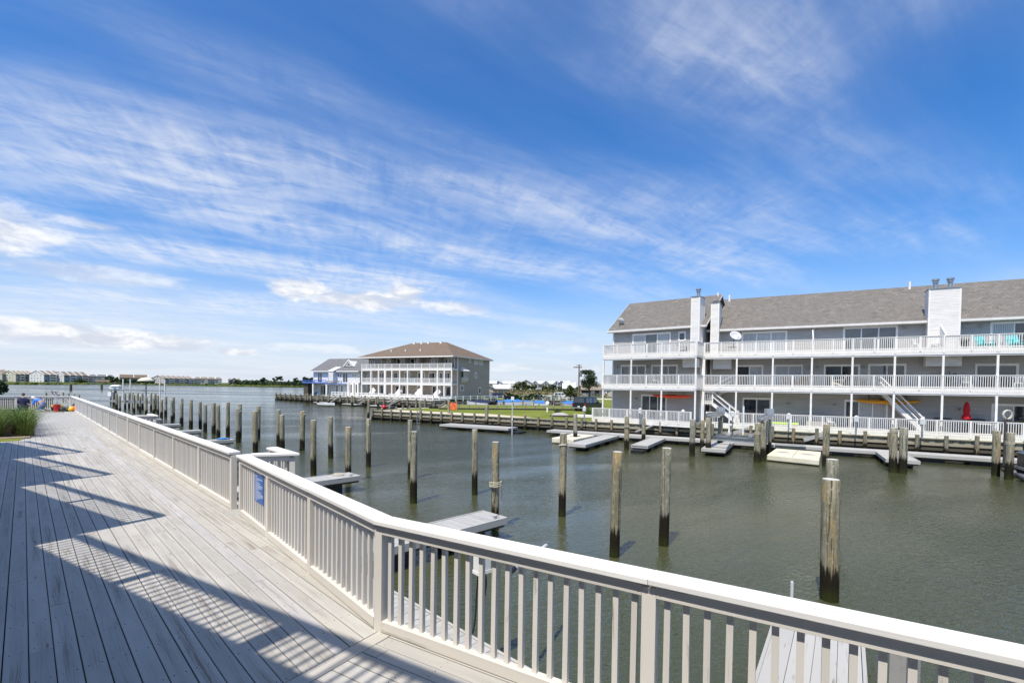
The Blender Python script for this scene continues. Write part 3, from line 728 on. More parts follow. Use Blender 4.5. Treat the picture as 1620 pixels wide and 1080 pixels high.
# its first bay, from the corner post
rl1 = COL.objects.get('deck_railing.001')
def bay(r, a, b):
    MB().box(a, b, .007, .0445, .873, .9615).build('top_rail', 'rail_white', r, bevel=.002)
    MB().box(a, b, .007, .0445, .008, .100).build('bottom_rail', 'rail_white', r, bevel=.002)
    MB().box(a, b, -.031, .006, .062, .0985).build('sill_rail', 'rail_white', r)
    nb = int(round((b - a) / .122)); st = (b - a) / nb
    for q in range(nb): inst(bal_m, 'baluster', r, (a + st * (q + .5), -.0125, .001), 0)
bay(rl1, .062, 1.72 - .0455)
railing('deck_railing', B_, F_, [.0, 2.2, 4.6, 7.0, 9.4, 11.76], 'long white railing section between the two gate gaps of the boardwalk', ((-.03, -.03), (.03, .03)))
Lc = (C_ - F2_).length; npst = 11
railing('deck_railing', F2_, C_, [Lc * k / npst for k in range(npst + 1)], 'farthest white side railing, running on to the far corner of the boardwalk', ((-.03, -.03), (.0, .0)))
CW = Vector((-.90, -.435)).normalized()
railing('deck_railing', C_ + CW * .1, C_ + CW * 9.0, [.0, 1.5, 3.0, 4.5, 6.0, 7.5, 8.9], 'white railing across the far end of the boardwalk behind the two workers', ((-.05, -.05), (0, 0)))
# landings outside the two gates, with their steps down to the dock
def landing(p, group):
    s0, n0_ = Vector(p).dot(EV), Vector(p).dot(NV)
    which = 'near' if s0 < 15 else 'far'
    P1 = Vector(wl(s0 - .30, 3.25)); P2 = Vector(wl(s0 + .72, 3.27)); q0 = Vector(wl(s0 + .0, n0_ + .13))
    railing('landing_railing', P1, q0, [.0, (q0 - P1).length], f'short white railing standing out from the {which} gate gap over the dock', ((-.09, .09), (0, 0)))
    railing('landing_railing', P2, P1, [.0, (P2 - P1).length - .10], f'white railing on the water side of the landing at the {which} gate gap', ((0, 0), (.09, -.09)))
    st = thing('dock_steps', f'white wooden steps going down to the floating dock at the {which} gate gap', 'steps', (*wl(s0 + .1, 2.66), 0), radians(135.5))
    MB().box(-.55, .75, -.62, -.03, 1.955, 1.995).build('landing_floor', 'dock_white', st)
    for k in range(5):
        MB().box(.78 + k * .26, 1.05 + k * .26, -.60, -.03, 1.72 - k * .25, 1.76 - k * .25).build('tread', 'dock_white', st)
        MB().box(.775 + k * .26, .795 + k * .26, -.60, -.03, 1.53 - k * .25, 1.718 - k * .25).build('riser', 'cap_white', st)
    MB().bar((.72, -.63, 1.78), (2.0, -.63, .62), .04, .24).build('stringer', 'dock_white', st); MB().bar((.72, .0, 1.78), (2.0, 0, .62), .04, .24).build('stringer', 'dock_white', st)
landing(D_, 1); landing(F2_ + (F_ - F2_) * .0, 2)

# ------------------------------------------------------------------ blue sign with its lines of small print, wired to the balusters
dr = (D_ - A_).normalized(); sc_ = A_ + dr * 3.90
sg = thing('rules_sign', 'blue notice board with white print fixed to the railing beside the gate gap', 'sign', (sc_.x, sc_.y, DZ), az(A_, D_))
MB().box(-.225, .225, .0075, .012, .40, .868).build('sign_panel', 'sign_blue', sg)
tx = MB(); rd = random.Random(5)
def text(body, size, loc, parent, mat, align='CENTER', name='lettering', ext=.0008):
    cu = bpy.data.curves.new(name, 'FONT'); cu.body = body; cu.size = size; cu.align_x = align; cu.extrude = ext; cu.materials.append(MATS[mat])
    o = bpy.data.objects.new(name, cu); COL.objects.link(o); dg = bpy.context.evaluated_depsgraph_get(); me = bpy.data.meshes.new_from_object(o.evaluated_get(dg)); bpy.data.objects.remove(o)
    o = bpy.data.objects.new(name, me); COL.objects.link(o); o.parent = parent; o.location = loc; return o
# heading and the block of small lines (too small to read in the photograph, so kept as print-like rows)
for r_, (ww, zz, hh) in enumerate([(.26, .838, .020)]):
    x = -ww / 2
    while x < ww / 2: w_ = rd.uniform(.014, .024); tx.box(x, x + w_, .0122, .0130, zz - hh / 2, zz + hh / 2); x += w_ + .006
rows = [(.10, 'l'), (.36, 'l'), (.15, 'l'), (.22, 'l'), (.37, 'l'), (.33, 'l'), (.17, 'l'), (.26, 'l'), (.38, 'l'), (.37, 'l'), (.20, 'l'), (.08, 'l')]
z_ = .79
for ww, al in rows:
    x = -.19
    while x < -.19 + ww:
        w_ = rd.uniform(.012, .045); tx.box(-x - w_, -x, .0122, .0130, z_ - .006, z_ + .006); x += w_ + .007
    z_ -= .031 if ww > .2 else .035
tx.build('printed_lines', 'sign_text', sg)

# ------------------------------------------------------------------ docks on our side: marginal walkway and finger piers
def dock(name, label, p0, p1, w, zt=.6, seed=0, mat='dock_gray', edge='dock_white', cross=True, group=None, thick=.26):
    """timber dock from p0 to p1 (centre line)"""
    L = hypot(p1[0] - p0[0], p1[1] - p0[1]); r = thing(name, label, 'dock', (p0[0], p0[1], 0), az(p0, p1), group); rd = random.Random(seed)
    MB().box(0, L, -w / 2 + .04, w / 2 - .04, zt - thick, zt - .034).build('frame', 'timber_dark', r)
    pw = .142; pms = [MB().box(0, pw - .008, -w / 2, w / 2, -.032, 0).mesh('plank', mt(mt_)) for mt_ in (mat, edge)] if cross else None
    k = 0; x = 0; stuff = MB()
    while x < L - .05:
        if k < 60: inst(pms[0], 'plank', r, (x, rd.uniform(-.006, .006), zt + rd.uniform(-.004, .002)))
        else: stuff.box(x, min(x + pw - .008, L), -w / 2, w / 2, zt - .032, zt + rd.uniform(-.004, .002))
        x += pw; k += 1
    if stuff.v: stuff.build('planks', mat, r, kind='stuff')
    for sy in (-1, 1): MB().box(0, L, sy * (w / 2 + .03) - .022, sy * (w / 2 + .03) + .022, zt - .17, zt + .012).build('edge_board', edge, r)
    MB().box(L + .001, L + .045, -w / 2 - .05, w / 2 + .05, zt - .17, zt + .012).build('end_board', edge, r)
    fl = MB()
    x = .8
    while x < L: fl.box(x, x + 1.1, -w / 2 + .1, w / 2 - .1, -.25, zt - thick - .001); x += 2.2
    fl.build('float', 'black_rubber', r)
    return r
dock('marginal_dock', 'gray plank walkway below the boardwalk railing, alongside the water', wl(3.3, 3.62), wl(60, 3.62), 1.70, .6, 1)
fs = [9.75, 17.9, 26.0, 34.0, 41.8, 48.8, 56.5]
fl_lab = ['nearest finger pier behind the corner of the railing, white edged, piling at its end', 'second finger pier, ending at a tan split piling, seen just past the gate landing',
          'third finger pier hidden mostly behind the gate landing', 'fourth finger pier with a blue cloth lying on its end', 'fifth finger pier along the left boardwalk',
          'sixth finger pier along the left boardwalk', 'seventh and farthest finger pier among the crowded pilings']
for k, s_ in enumerate(fs):
    dock('finger_pier', fl_lab[k], wl(s_, 4.50), wl(s_, 9.25), .92, .6, 20 + k, group='finger piers along the boardwalk')
    c = MB()
c = MB().blob((0, 0, 0), (.28, .16, .07), 0, 3); c.blob((.3, .08, -.01), (.16, .12, .05), 0, 5)
o = c.build('blue_cloth', 'blue_tarp', None, (*wl(34.0, 8.7), .66), .4, smooth=True); tag(o, 'crumpled blue cloth on the end of the fourth finger pier', 'cloth')
dock('ramp_pier', 'white planked finger pier seen through the balusters at the lower right', (3.1, 4.95), (4.82, 7.42), 1.06, .6, 77, 'dock_white', 'dock_white')
for o_ in [x for x in list(COL.objects) if x.parent and x.parent.name == 'ramp_pier' and x.name.startswith('plank')]: bpy.data.objects.remove(o_)
rp = COL.objects['ramp_pier']
for k in range(4):
    MB().box(0, 3.0, -.53 + k * .268, -.53 + k * .268 + .262, .566, .6 + (k % 2) * .003).build('plank', 'dock_white', rp)
# cleats and gulls' mess kept simple: a pale rope heap and cleat at the first two pier ends
def cleat(x, y, z, r, label):
    c = MB(); c.box(-.03, .03, -.02, .02, 0, .05); c.tube([(-.12, 0, .065), (0, 0, .055), (.12, 0, .065)], .015, 6)
    o = c.build('cleat', 'galv', None, (x, y, z), r); tag(o, label, 'cleat'); return o
cleat(*wl(9.4, 9.0), .6, .8, 'metal mooring cleat at the outer end of the nearest finger pier')
cleat(*wl(17.6, 9.0), .6, .8, 'metal mooring cleat at the outer end of the second finger pier')
def rope(cx, cy, z, label, n=3, r=.22, seed=1):
    rd = random.Random(seed); pts = []
    for k in range(n * 14): a = k * 2 * pi / 14; q = r * (1 - .15 * (k // 14)) * rd.uniform(.9, 1.1); pts.append((q * cos(a), q * sin(a) * .7, .02 + .02 * (k // 14) + rd.uniform(0, .012)))
    o = MB().tube(pts, .016, 6).build('mooring_rope', 'rope', None, (cx, cy, z)); tag(o, label, 'rope')
rope(*wl(18.1, 8.7), .6, 'coiled pale mooring rope lying on the end of the second finger pier', seed=4)

# service post with hose, hand pipe, small pipe, square post
pd = thing('service_pedestal', 'white utility box on a post with a black hose, seen through the foreground balusters', 'pedestal', (-.40, 6.95, .6), radians(40))
MB().box(-.035, .035, -.035, .035, 0, 1.3).build('post', 'timber_dark', pd); MB().box(-.115, .115, -.07, .07, .93, 1.32).build('box', 'white_plastic', pd, bevel=.01)
MB().box(-.12, .12, -.075, .075, .88, .93).build('tray', 'cap_white', pd)
hz = []
for k in range(20): a = k / 19; hz.append((.08 + .04 * sin(a * 6), .06, .92 - a * .92))
MB().tube(hz, .013, 7).build('hose', 'black_rubber', pd); MB().tube([(-.02 - .02 * sin(k / 19 * 5) - .12 * (k / 19) ** 2, .05, .90 - k / 19 * .89) for k in range(20)], .013, 7).build('hose', 'black_rubber', pd)
hp_ = thing('boarding_pipe', 'bent gray pipe handrail with a dark elbow at the dock edge behind the balusters', 'handrail', (-.03, 6.42, .6))
MB().tube([(0, 0, 0), (0, 0, .92)], .024, 10).build('upright', 'galv', hp_); MB().tube([(0, 0, .92), (.0, .02, 1.0), (.04, .10, 1.06), (.10, .22, 1.07)], .036, 10).build('elbow', 'black_rubber', hp_)
MB().tube([(.10, .22, 1.07), (.62, 1.35, 1.02)], .030, 12).build('rail_pipe', 'pvc', hp_)
o = MB().tube([(0, 0, 0), (0, 0, .58), (0, 0, .6)], [.024, .024, .018], 10).build('pipe_stake', 'pvc', None, (4.52, 7.62, .55)); tag(o, 'thin gray pipe sticking up just beyond the foreground railing near the big piling', 'pipe')
o = MB().box(-.085, .085, -.085, .085, 0, 1.42).build('square_post', 'dock_gray', None, (3.55, 4.25, .55), .5, bevel=.006); tag(o, 'square gray timber post behind the balusters at the lower right corner', 'post')
# ================================================================== BUILDINGS
class Fr:
    """a local frame of a building: parts are built in its coordinates and parented to the root"""
    def __init__(s, root, loc=(0, 0, 0), rz=0): s.root, s.loc, s.rz = root, loc, rz
    def b(s, mb, name, mats, **k): return mb.build(name, mats, s.root, s.loc, s.rz, **k)
    def i(s, me, name, x, y, z):
        o = inst(me, name, s.root, (s.loc[0] + x * cos(s.rz) - y * sin(s.rz), s.loc[1] + x * sin(s.rz) + y * cos(s.rz), s.loc[2] + z), s.rz); return o
def opening(fr, name, x0, x1, z0, z1, y, panes, trim='white_trim', deep=.10, fw=.07, tw=.09, front=-1, gl='glass_dark'):
    """framed door or window standing proud of the wall plane y, glazing set back; front=-1: faces -y"""
    f = front; m = MB(); o_ = y + f * .035
    for a, b, c, d in ((x0 - tw, x0, z0, z1 + tw), (x1, x1 + tw, z0, z1 + tw), (x0, x1, z1, z1 + tw), (x0, x1, z0 - .05, z0)):
        m.box(a, b, y + .04, o_, c, d)
    n = len(panes); w = (x1 - x0) / n
    for k in range(n):
        a, b = x0 + k * w, x0 + (k + 1) * w
        for p_, q_, r_, s_ in ((a, a + fw * .55, z0, z1), (b - fw * .55, b, z0, z1), (a + fw * .55, b - fw * .55, z1 - fw, z1), (a + fw * .55, b - fw * .55, z0, z0 + fw)):
            m.box(p_, q_, y + .03, y + f * (.02 if k % 2 else .028), r_, s_)
    wdw = fr.b(m, name, trim)
    for k, g_ in enumerate(panes):
        a, b = x0 + k * w + fw * .55, x0 + (k + 1) * w - fw * .55
        o = MB().box(a, b, y + .028, y + f * .005, z0 + fw, z1 - fw).build('pane', {'d': 'glass_dark', 'm': 'glass_mid', 'c': 'glass_pale'}[g_], wdw)
        if g_ == 'c':
            cm = MB(); x = a + .02
            while x < b - .05: cm.box(x, x + .055, y + f * .0055, y + f * .010, z0 + fw + .02, z1 - fw); x += .09
            cm.build('curtain', 'curtain', wdw)
    return wdw
def bays(fr, posts, z, y=0.0, h=.92, low=.20, sp=.115, post_w=.10, bw=.034, mat='white_trim'):
    rd = random.Random(int(z * 10))
    for k in range(len(posts) - 1):
        a, b = posts[k] + post_w / 2, posts[k + 1] - post_w / 2
        m = MB(); m.box(a, b, y - .07, y + .07, z + h - .035, z + h); m.box(a, b, y - .02, y + .02, z + h - .12, z + h - .036); m.box(a, b, y - .02, y + .02, z + .06, z + .13)
        fr.b(m, 'hand_rail', mat)
        m = MB(); n = max(2, int((b - a) / sp)); st = (b - a) / n
        for q in range(n): x = a + st * (q + .5); m.box(x - bw / 2, x + bw / 2, y - .056, y - .021, z - low, z + h - .04)
        fr.b(m, 'balusters', mat, kind='stuff')
        if b - a > 1.8:
            xm = (a + b) / 2 + .05; fr.b(MB().box(xm - .045, xm + .045, y - .065, y + .02, z - .12, z + h - .036), 'rail_post', mat)
    for x in posts: fr.b(MB().box(x - post_w / 2, x + post_w / 2, y - .05, y + .05, z - .25, z + h + .0), 'rail_post', mat)
def ret(fr, x, y0, y1, z, **k):
    """rail that runs along y at x"""
    f2 = Fr(fr.root, (fr.loc[0] + x * cos(fr.rz) - y0 * sin(fr.rz), fr.loc[1] + x * sin(fr.rz) + y0 * cos(fr.rz), fr.loc[2]), fr.rz + pi / 2)
    bays(f2, [0.06, y1 - y0 - .06], z, **k)
def column(fr, x, y, z0, z1, w=.12): fr.b(MB().box(x - w / 2, x + w / 2, y - w / 2, y + w / 2, z0, z1), 'column', 'white_trim')
def wall_light(fr, x, z, y=2.0):
    fr.b(MB().lathe([(.02, .10), (.07, .09), (.12, 0), (.10, -.01)], (x, y - .12, z), 10), 'wall_light', 'galv', smooth=True)

# ------------------------------------------------------------------ gray condominium across the canal
LZ = (1.42, 4.45, 7.12)
rootG = thing('condo_building', 'long gray condo with white balconies and three siding chimneys across the canal', 'building', (15.9, 40.0, 0), atan2(-.4913, .871))
G2 = Fr(rootG)
c1w = Vector((8.26, 43.95)); S2 = Vector((15.9, 40.0)); dx2 = Vector((.871, -.4913)); dy2 = Vector((.4913, .871))
rel = c1w - S2; G1 = Fr(rootG, (rel.dot(dx2), rel.dot(dy2), 0), atan2(-.616, .788) - atan2(-.4913, .871))
L2_, L1_ = 24.5, 8.34
# walls (siding), one block per segment, stepping in at each storey only by the balconies
def gable_block(fr, x0, x1, y0, y1, z0, ze, zr, yr, over=.35, mat='siding_gray', roof='shingle_gray', rakeL=.3, rakeR=.3, th=.16):
    m = MB(); m.box(x0, x1, y0, y1, z0, ze)
    m.extr([(x0, y0, ze), (x0, y1, ze), (x0, yr, zr - .1)], (x1 - x0, 0, 0)); fr.b(m, 'wall', mat)
    s1 = (zr - ze) / (yr - y0); s2 = (zr - ze) / (y1 - yr); r = MB()
    a = (x0 - rakeL, y0 - over, ze - s1 * over); b = (x0 - rakeL, yr, zr); c = (x0 - rakeL, y1 + over, ze - s2 * over)
    r.extr([a, b, (b[0], b[1], b[2] + th), (a[0], a[1], a[2] + th)][::-1], (x1 - x0 + rakeL + rakeR, 0, 0))
    r.extr([b, c, (c[0], c[1], c[2] + th), (b[0], b[1], b[2] + th)][::-1], (x1 - x0 + rakeL + rakeR, 0, 0))
    ro = fr.b(r, 'roof', roof)
    f = MB().box(x0 - rakeL, x1 + rakeR, y0 - over - .03, y0 - over - .003, ze - s1 * over - .06, ze - s1 * over + th - .02)
    f.box(x0 - rakeL, x1 + rakeR, y0 - over - .15, y0 - over - .03, ze - s1 * over + .0, ze - s1 * over + .13)
    fr.b(f, 'gutter', 'white_trim2')
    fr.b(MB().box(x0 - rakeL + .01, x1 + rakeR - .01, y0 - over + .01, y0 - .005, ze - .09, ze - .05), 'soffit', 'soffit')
    for xx in (x0 - rakeL - .025, x1 + rakeR + .003):
        fr.b(MB().extr([(xx, a[1], a[2] - .02), (xx, b[1], b[2] - .02), (xx, b[1], b[2] + th - .01), (xx, a[1], a[2] + th - .01)], (.022, 0, 0)).extr([(xx, b[1], b[2] - .02), (xx, c[1], c[2] - .02), (xx, c[1], c[2] + th - .01), (xx, b[1], b[2] + th - .01)], (.022, 0, 0)), 'rake_board', 'white_trim2')
    return ro
roof2 = gable_block(G2, .30, L2_, 2.0, 11.2, .9, 9.36, 12.45, 6.6, rakeL=.35)
roof1 = gable_block(G1, .0, 8.15, 2.06, 10.9, .9, 9.62, 12.62, 6.4, rakeL=.45, rakeR=.4)
P2 = [.05, 2.5, 5.06, 7.65, 10.16, 12.6, 15.2, 17.9, 20.5, 23.1, 24.5]; P1 = [.05, 2.75, 5.5, 8.30]
for fr, P, Lx in ((G1, P1, 8.34), (G2, P2, 24.5)):
    for li, z in enumerate(LZ):
        yf = -.30 if li == 0 else 0.0
        m = MB(); m.box(-.0 if li else -.85 * (fr is G1), Lx, yf + .02, 2.05 if fr is G1 else 1.99, z - .06, z)
        x = 0
        m.box(0, Lx, yf + .1, 1.98, z - .26, z - .061)
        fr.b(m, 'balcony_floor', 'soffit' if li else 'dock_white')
        f = MB().box(0 if li or fr is G2 else -.85, Lx, yf - .02, yf + .018, z - .36, z + .02); fr.b(f, 'fascia', 'white_trim')
        if li: bays(fr, P, z, y=yf - .0)
        # beam under the floor
        if li: fr.b(MB().box(.05, Lx, .02, .14, z - .46, z - .262), 'beam', 'white_trim2')
    for x in P:
        column(fr, x, .06, LZ[0], LZ[1] - .46); column(fr, x, .06, LZ[1], LZ[2] - .46)
# ground level rails
bays(G1, [-.80, .9, 2.6, 4.35, 6.1, 8.1], LZ[0], y=-.30, low=.12)
bays(G2, [.35, 1.3], LZ[0], y=-.30, low=.12); bays(G2, [2.5, 5.0, 7.6, 8.4, 10.1, 11.2, 12.7, 14.9, 16.6, 19.1, 21.6, 24.4], LZ[0], y=-.30, low=.12)
for z in LZ[1:]:
    ret(G1, 8.34, .02, 1.75, z, sp=.11); ret(G1, 0.0, .05, 2.0, z, sp=.11)
    G1.b(MB().box(8.34, 8.37, .0, 1.7, z - .36, z + .02), 'fascia', 'white_trim')
column(G1, 8.36, 1.72, LZ[0], LZ[2] + .9)
G2.b(MB().box(-1.15, .298, 2.7, 10.5, .9, 9.2), 'link_wall', 'siding_gray')
# corner boards
G1.b(MB().box(-.03, .10, 1.99, 2.06 - .003, .9, 9.5), 'corner_board', 'white_trim2'); G2.b(MB().box(.27, .38, 1.93, 1.997, .9, 9.3), 'corner_board', 'white_trim2')
G1.b(MB().box(8.08, 8.18, 1.99, 2.055, .9, 9.5), 'corner_board', 'white_trim2')
for x in (7.75, 15.1): G2.b(MB().box(x, x + .09, 1.93, 1.997, LZ[2], 9.3), 'downspout', 'white_trim2')
# doors and windows
t3 = LZ[2] + .03; t2 = LZ[1] + .03; t1 = LZ[0] + .03
opening(G2, 'sliding_door', 2.75, 5.90, t3, 8.93, 1.998, 'ccc'); opening(G2, 'sliding_door', 9.80, 12.95, t3, 9.0, 1.998, 'mmm'); opening(G2, 'sliding_door', 18.1, 21.4, t3, 8.95, 1.998, 'cdm')
opening(G2, 'sliding_door', 2.38, 4.25, t2, 6.17, 1.998, 'dc'); opening(G2, 'sliding_door', 5.20, 7.05, t2, 6.17, 1.998, 'cc'); opening(G2, 'sliding_door', 8.62, 10.75, t2, 6.15, 1.998, 'md'); opening(G2, 'sliding_door', 11.42, 13.5, t2, 6.17, 1.998, 'md')
opening(G2, 'sliding_door', 17.4, 19.4, t2, 6.12, 1.998, 'dd'); opening(G2, 'sliding_door', 20.6, 22.6, t2, 6.12, 1.998, 'dm')
opening(G2, 'sliding_door', 2.93, 4.9, t1, 3.45, 1.998, 'dm'); opening(G2, 'sliding_door', 10.0, 12.5, t1, 3.45, 1.998, 'dcc'); opening(G2, 'sliding_door', 18.3, 20.3, t1, 3.40, 1.998, 'cd')
opening(G1, 'sliding_door', 2.0, 5.40, t3, 9.08, 2.058, 'cmc'); opening(G1, 'window', 6.22, 6.70, 8.35, 9.05, 2.058, 'd')
opening(G1, 'sliding_door', .90, 3.2, t2, 6.25, 2.058, 'mdd'); opening(G1, 'sliding_door', 3.85, 6.05, t2, 6.22, 2.058, 'mdd'); opening(G1, 'sliding_door', 2.95, 5.15, t1, 3.55, 2.058, 'mdm')
for x, z in ((7.6, 5.9), (5.0, 6.2), (8.1, 6.0), (11.05, 6.0), (1.8, 6.0), (13.4, 8.75), (17.5, 8.75), (6.2, 3.1), (9.3, 3.1), (16.5, 8.7), (16.6, 3.0)): wall_light(G2, x, z)
for x, z in ((.5, 6.05), (3.5, 6.1), (1.55, 8.8), (2.4, 3.2)): wall_light(G1, x, z, 2.06)
# chimneys: chases sided in white, trimmed corners, metal flues
def chimney(fr, x0, x1, y0, y1, z0, z1, flues, cap=True):
    c = fr.b(MB().box(x0, x1, y0, y1, z0, z1), 'chimney', 'siding_light')
    m = MB()
    for x in (x0 - .012, x1 - .08):
        for y in (y0 - .012,): m.box(x, x + .092, y, y + .10, z0, z1 + .01)
    m.box(x1 - .01, x1 + .012, y0 + .1, y1, z0 + .01, z0 + .02); m.box(x1 - .012, x1 + .01, y1 - .1, y1 + .01, z0, z1 + .01)
    m.build('corner_trim', 'white_trim', c)
    MB().box(x0 - .05, x1 + .05, y0 - .05, y1 + .05, z1 + .012, z1 + .06).build('chimney_cap', 'galv', c)
    for x in flues:
        MB().lathe([(.13, 0), (.13, .45), (.19, .46), (.19, .52), (.15, .53), (.15, .60), (.22, .61), (.22, .72), (.05, .76)], (x, (y0 + y1) / 2, z1 + .06), 14).build('flue', 'galv', c)
    return c
chimney(G2, 14.60, 16.32, 1.35, 2.45, LZ[2] + .01, 11.42, (15.05, 15.85)); chimney(G2, .34, .98, 1.1, 2.9, LZ[2] + .01, 11.45, ())
MB().box(.40, .92, 1.7, 2.4, 11.5, 11.72).build('flue', 'dark_gray', rootG)
chimney(G1, 7.42, 8.13, 1.3, 2.7, LZ[2] + .01, 11.85, (7.78,))
G2.b(MB().box(14.5, 16.4, 1.1, 1.95, 6.02, 6.75), 'chimney_base', 'siding_light'); G2.b(MB().box(.6, 2.0, .9, 1.9, 5.9, 6.75), 'chimney_base', 'siding_light'); G1.b(MB().box(6.9, 8.1, 1.0, 1.95, 6.0, 6.75), 'chimney_base', 'siding_light')
# dividing fins on the top deck and small vents in the roof
for x in (7.66, 15.25): G2.b(MB().extr([(x, .1, 7.12), (x, 1.3, 7.12), (x, 1.3, 8.9), (x, .1, 8.2)], (.06, 0, 0)), 'divider', 'white_trim')
for fr, x in ((G2, 1.2), (G2, 14.3), (G1, 8.15)): fr.b(MB().box(x, x + .14, 6.2, 6.4, 12.3, 12.95), 'vent', 'white_trim2')
# outside stairs between the lower two decks
def stairs(fr, x0, x1, y, z0, z1, w=1.0, name='staircase'):
    n = 11; st = fr.b(MB().bar((x0, y, z1 - .15), (x1, y, z0 + .02), .05, .26).bar((x0, y + w, z1 - .15), (x1, y + w, z0 + .02), .05, .26), name, 'white_trim')
    dx_ = (x1 - x0) / n; dz_ = (z1 - z0) / n
    for k in range(n):
        x = x0 + dx_ * k; z = z1 - dz_ * (k + 1); MB().box(x, x + dx_ * 1.08, y + .026, y + w - .026, z - .02, z + .02).build('tread', 'white_trim2', st)
        MB().box(x - .01 * (1 if dx_ > 0 else -1), x + .01, y - .03, y + w, z - dz_ * .2, z + dz_ - .021).build('riser', 'white_trim2', st)
    for yy in (y - .03, y + w):
        MB().bar((x0, yy, z1 + .85), (x1, yy, z0 + .95), .05, .09).bar((x0, yy, z1 + .45), (x1, yy, z0 + .5), .04, .08).box(x1 - .05, x1 + .05, yy - .05, yy + .05, z0, z0 + 1.05).build('stair_rail', 'white_trim', st)
stairs(G2, 11.9, 14.4, .75, LZ[0], LZ[1]); stairs(G2, .75, 2.65, .25, LZ[0], 3.1); 
G2.b(MB().box(-.1, .78, .2, 1.4, 2.98, 3.08), 'stair_landing', 'white_trim'); bays(G2, [-.05, .72], 3.08, y=.2)
stairs(G2, 2.0, -.1, 1.45, 3.1, LZ[1], .45)
# lower boarding steps under the deck
for x in (7.9, 2.6):
    G2.b(MB().bar((x + .9, -.45, 1.15), (x - .7, -.9, .55), .10, .26).bar((x + .9, -.95, 1.15), (x - .7, -1.4, .55), .10, .26), 'boarding_steps', 'dock_gray')
G1.b(MB().bar((5.1, -.55, 1.1), (3.7, -.9, .5), .6, .12), 'boarding_steps', 'dock_gray')

# ---- things on its balconies
def wpt(fr, x, y):
    o = rootG; X = fr.loc[0] + x * cos(fr.rz) - y * sin(fr.rz); Y = fr.loc[1] + x * sin(fr.rz) + y * cos(fr.rz)
    r = o.rotation_euler[2]; return (o.location[0] + X * cos(r) - Y * sin(r), o.location[1] + X * sin(r) + Y * cos(r))
GR = rootG.rotation_euler[2]
def chair(kind, mat, label, loc, rz, group=None):
    c = thing(kind, label, 'chair', loc, rz, group)
    if kind == 'deck_chair':
        for k in range(5): MB().bar((-.24 + k * .12, -.25, .36), (-.24 + k * .12, .22, .26), .10, .02).build('seat_slat', mat, c)
        for k in range(5): MB().bar((-.24 + k * .12, .22, .27), (-.26 + k * .13, .52, 1.0 - abs(k - 2) * .04), .10, .02).build('back_slat', mat, c)
        for s in (-1, 1):
            MB().box(s * .36 - .05, s * .36 + .05, -.32, .35, .54, .565).build('armrest', mat, c); MB().box(s * .33 - .02, s * .33 + .02, -.30, -.22, 0, .54).build('leg', mat, c); MB().bar((s * .31, -.26, .36), (s * .31, .5, .04), .03, .09).build('leg', mat, c)
    else:
        MB().lathe([(.24, .40), (.25, .43), (.2, .45)], (0, 0, 0), 12).build('seat', mat, c)
        b = MB(); 
        for k in range(7): a = radians(35 + k * 18.3); b.bar((.25 * cos(a), .22 * sin(a), .44), (.30 * cos(a), .30 * sin(a), .80), .03, .012)
        b.tube([(.30 * cos(radians(30 + 10 * k)), .30 * sin(radians(30 + 10 * k)), .80) for k in range(13)], .018, 5); b.build('backrest', mat, c)
        for sx in (-1, 1):
            for sy in (-1, 1): MB().bar((sx * .17, sy * .17, .40), (sx * .24, sy * .24, 0), .03, .03).build('leg', mat, c)
    return c
for k, x in enumerate((17.45, 18.95, 20.55)):
    chair('deck_chair', 'teal', ['teal deck chair on the top balcony nearest the wide chimney', 'middle teal deck chair on the top balcony', 'teal deck chair on the top balcony in front of the sliding door'][k], (*wpt(G2, x, .75), LZ[2]), GR + [.5, .2, -.1][k], 'teal deck chairs')
for k, (fr, x, z) in enumerate(((G2, 14.95, LZ[2]), (G2, 13.9, LZ[2]), (G2, 16.6, LZ[1]), (G2, 19.1, LZ[1]))):
    chair('patio_chair', 'white_plastic', ['white patio chair on the top balcony in front of the wide chimney', 'white patio chair on the top balcony left of the wide chimney', 'white patio chair on the middle balcony below the wide chimney', 'white patio chair on the middle balcony in front of a dark door'][k], (*wpt(fr, x, .8), z), GR + k, 'white patio chairs')
def small_table(label, loc, mat, r=.45, h=.72):
    c = thing('patio_table', label, 'table', loc); MB().lathe([(r, h - .03), (r, h)], (0, 0, 0), 18).build('table_top', mat, c)
    for k in range(4): a = k * pi / 2 + .4; MB().bar((r * .7 * cos(a), r * .7 * sin(a), h - .03), (r * .8 * cos(a), r * .8 * sin(a), 0), .03, .03).build('leg', mat, c)
small_table('dark round patio table on the middle balcony under the wide chimney', (*wpt(G2, 17.8, 1.0), LZ[1]), 'dark_gray'); small_table('low dark table between the teal chairs on the top balcony', (*wpt(G2, 18.2, 1.3), LZ[2]), 'dark_gray', .3, .4)
small_table('pale patio table on the lower deck beside the red umbrella', (*wpt(G2, 17.6, .7), LZ[0]), 'white_plastic')
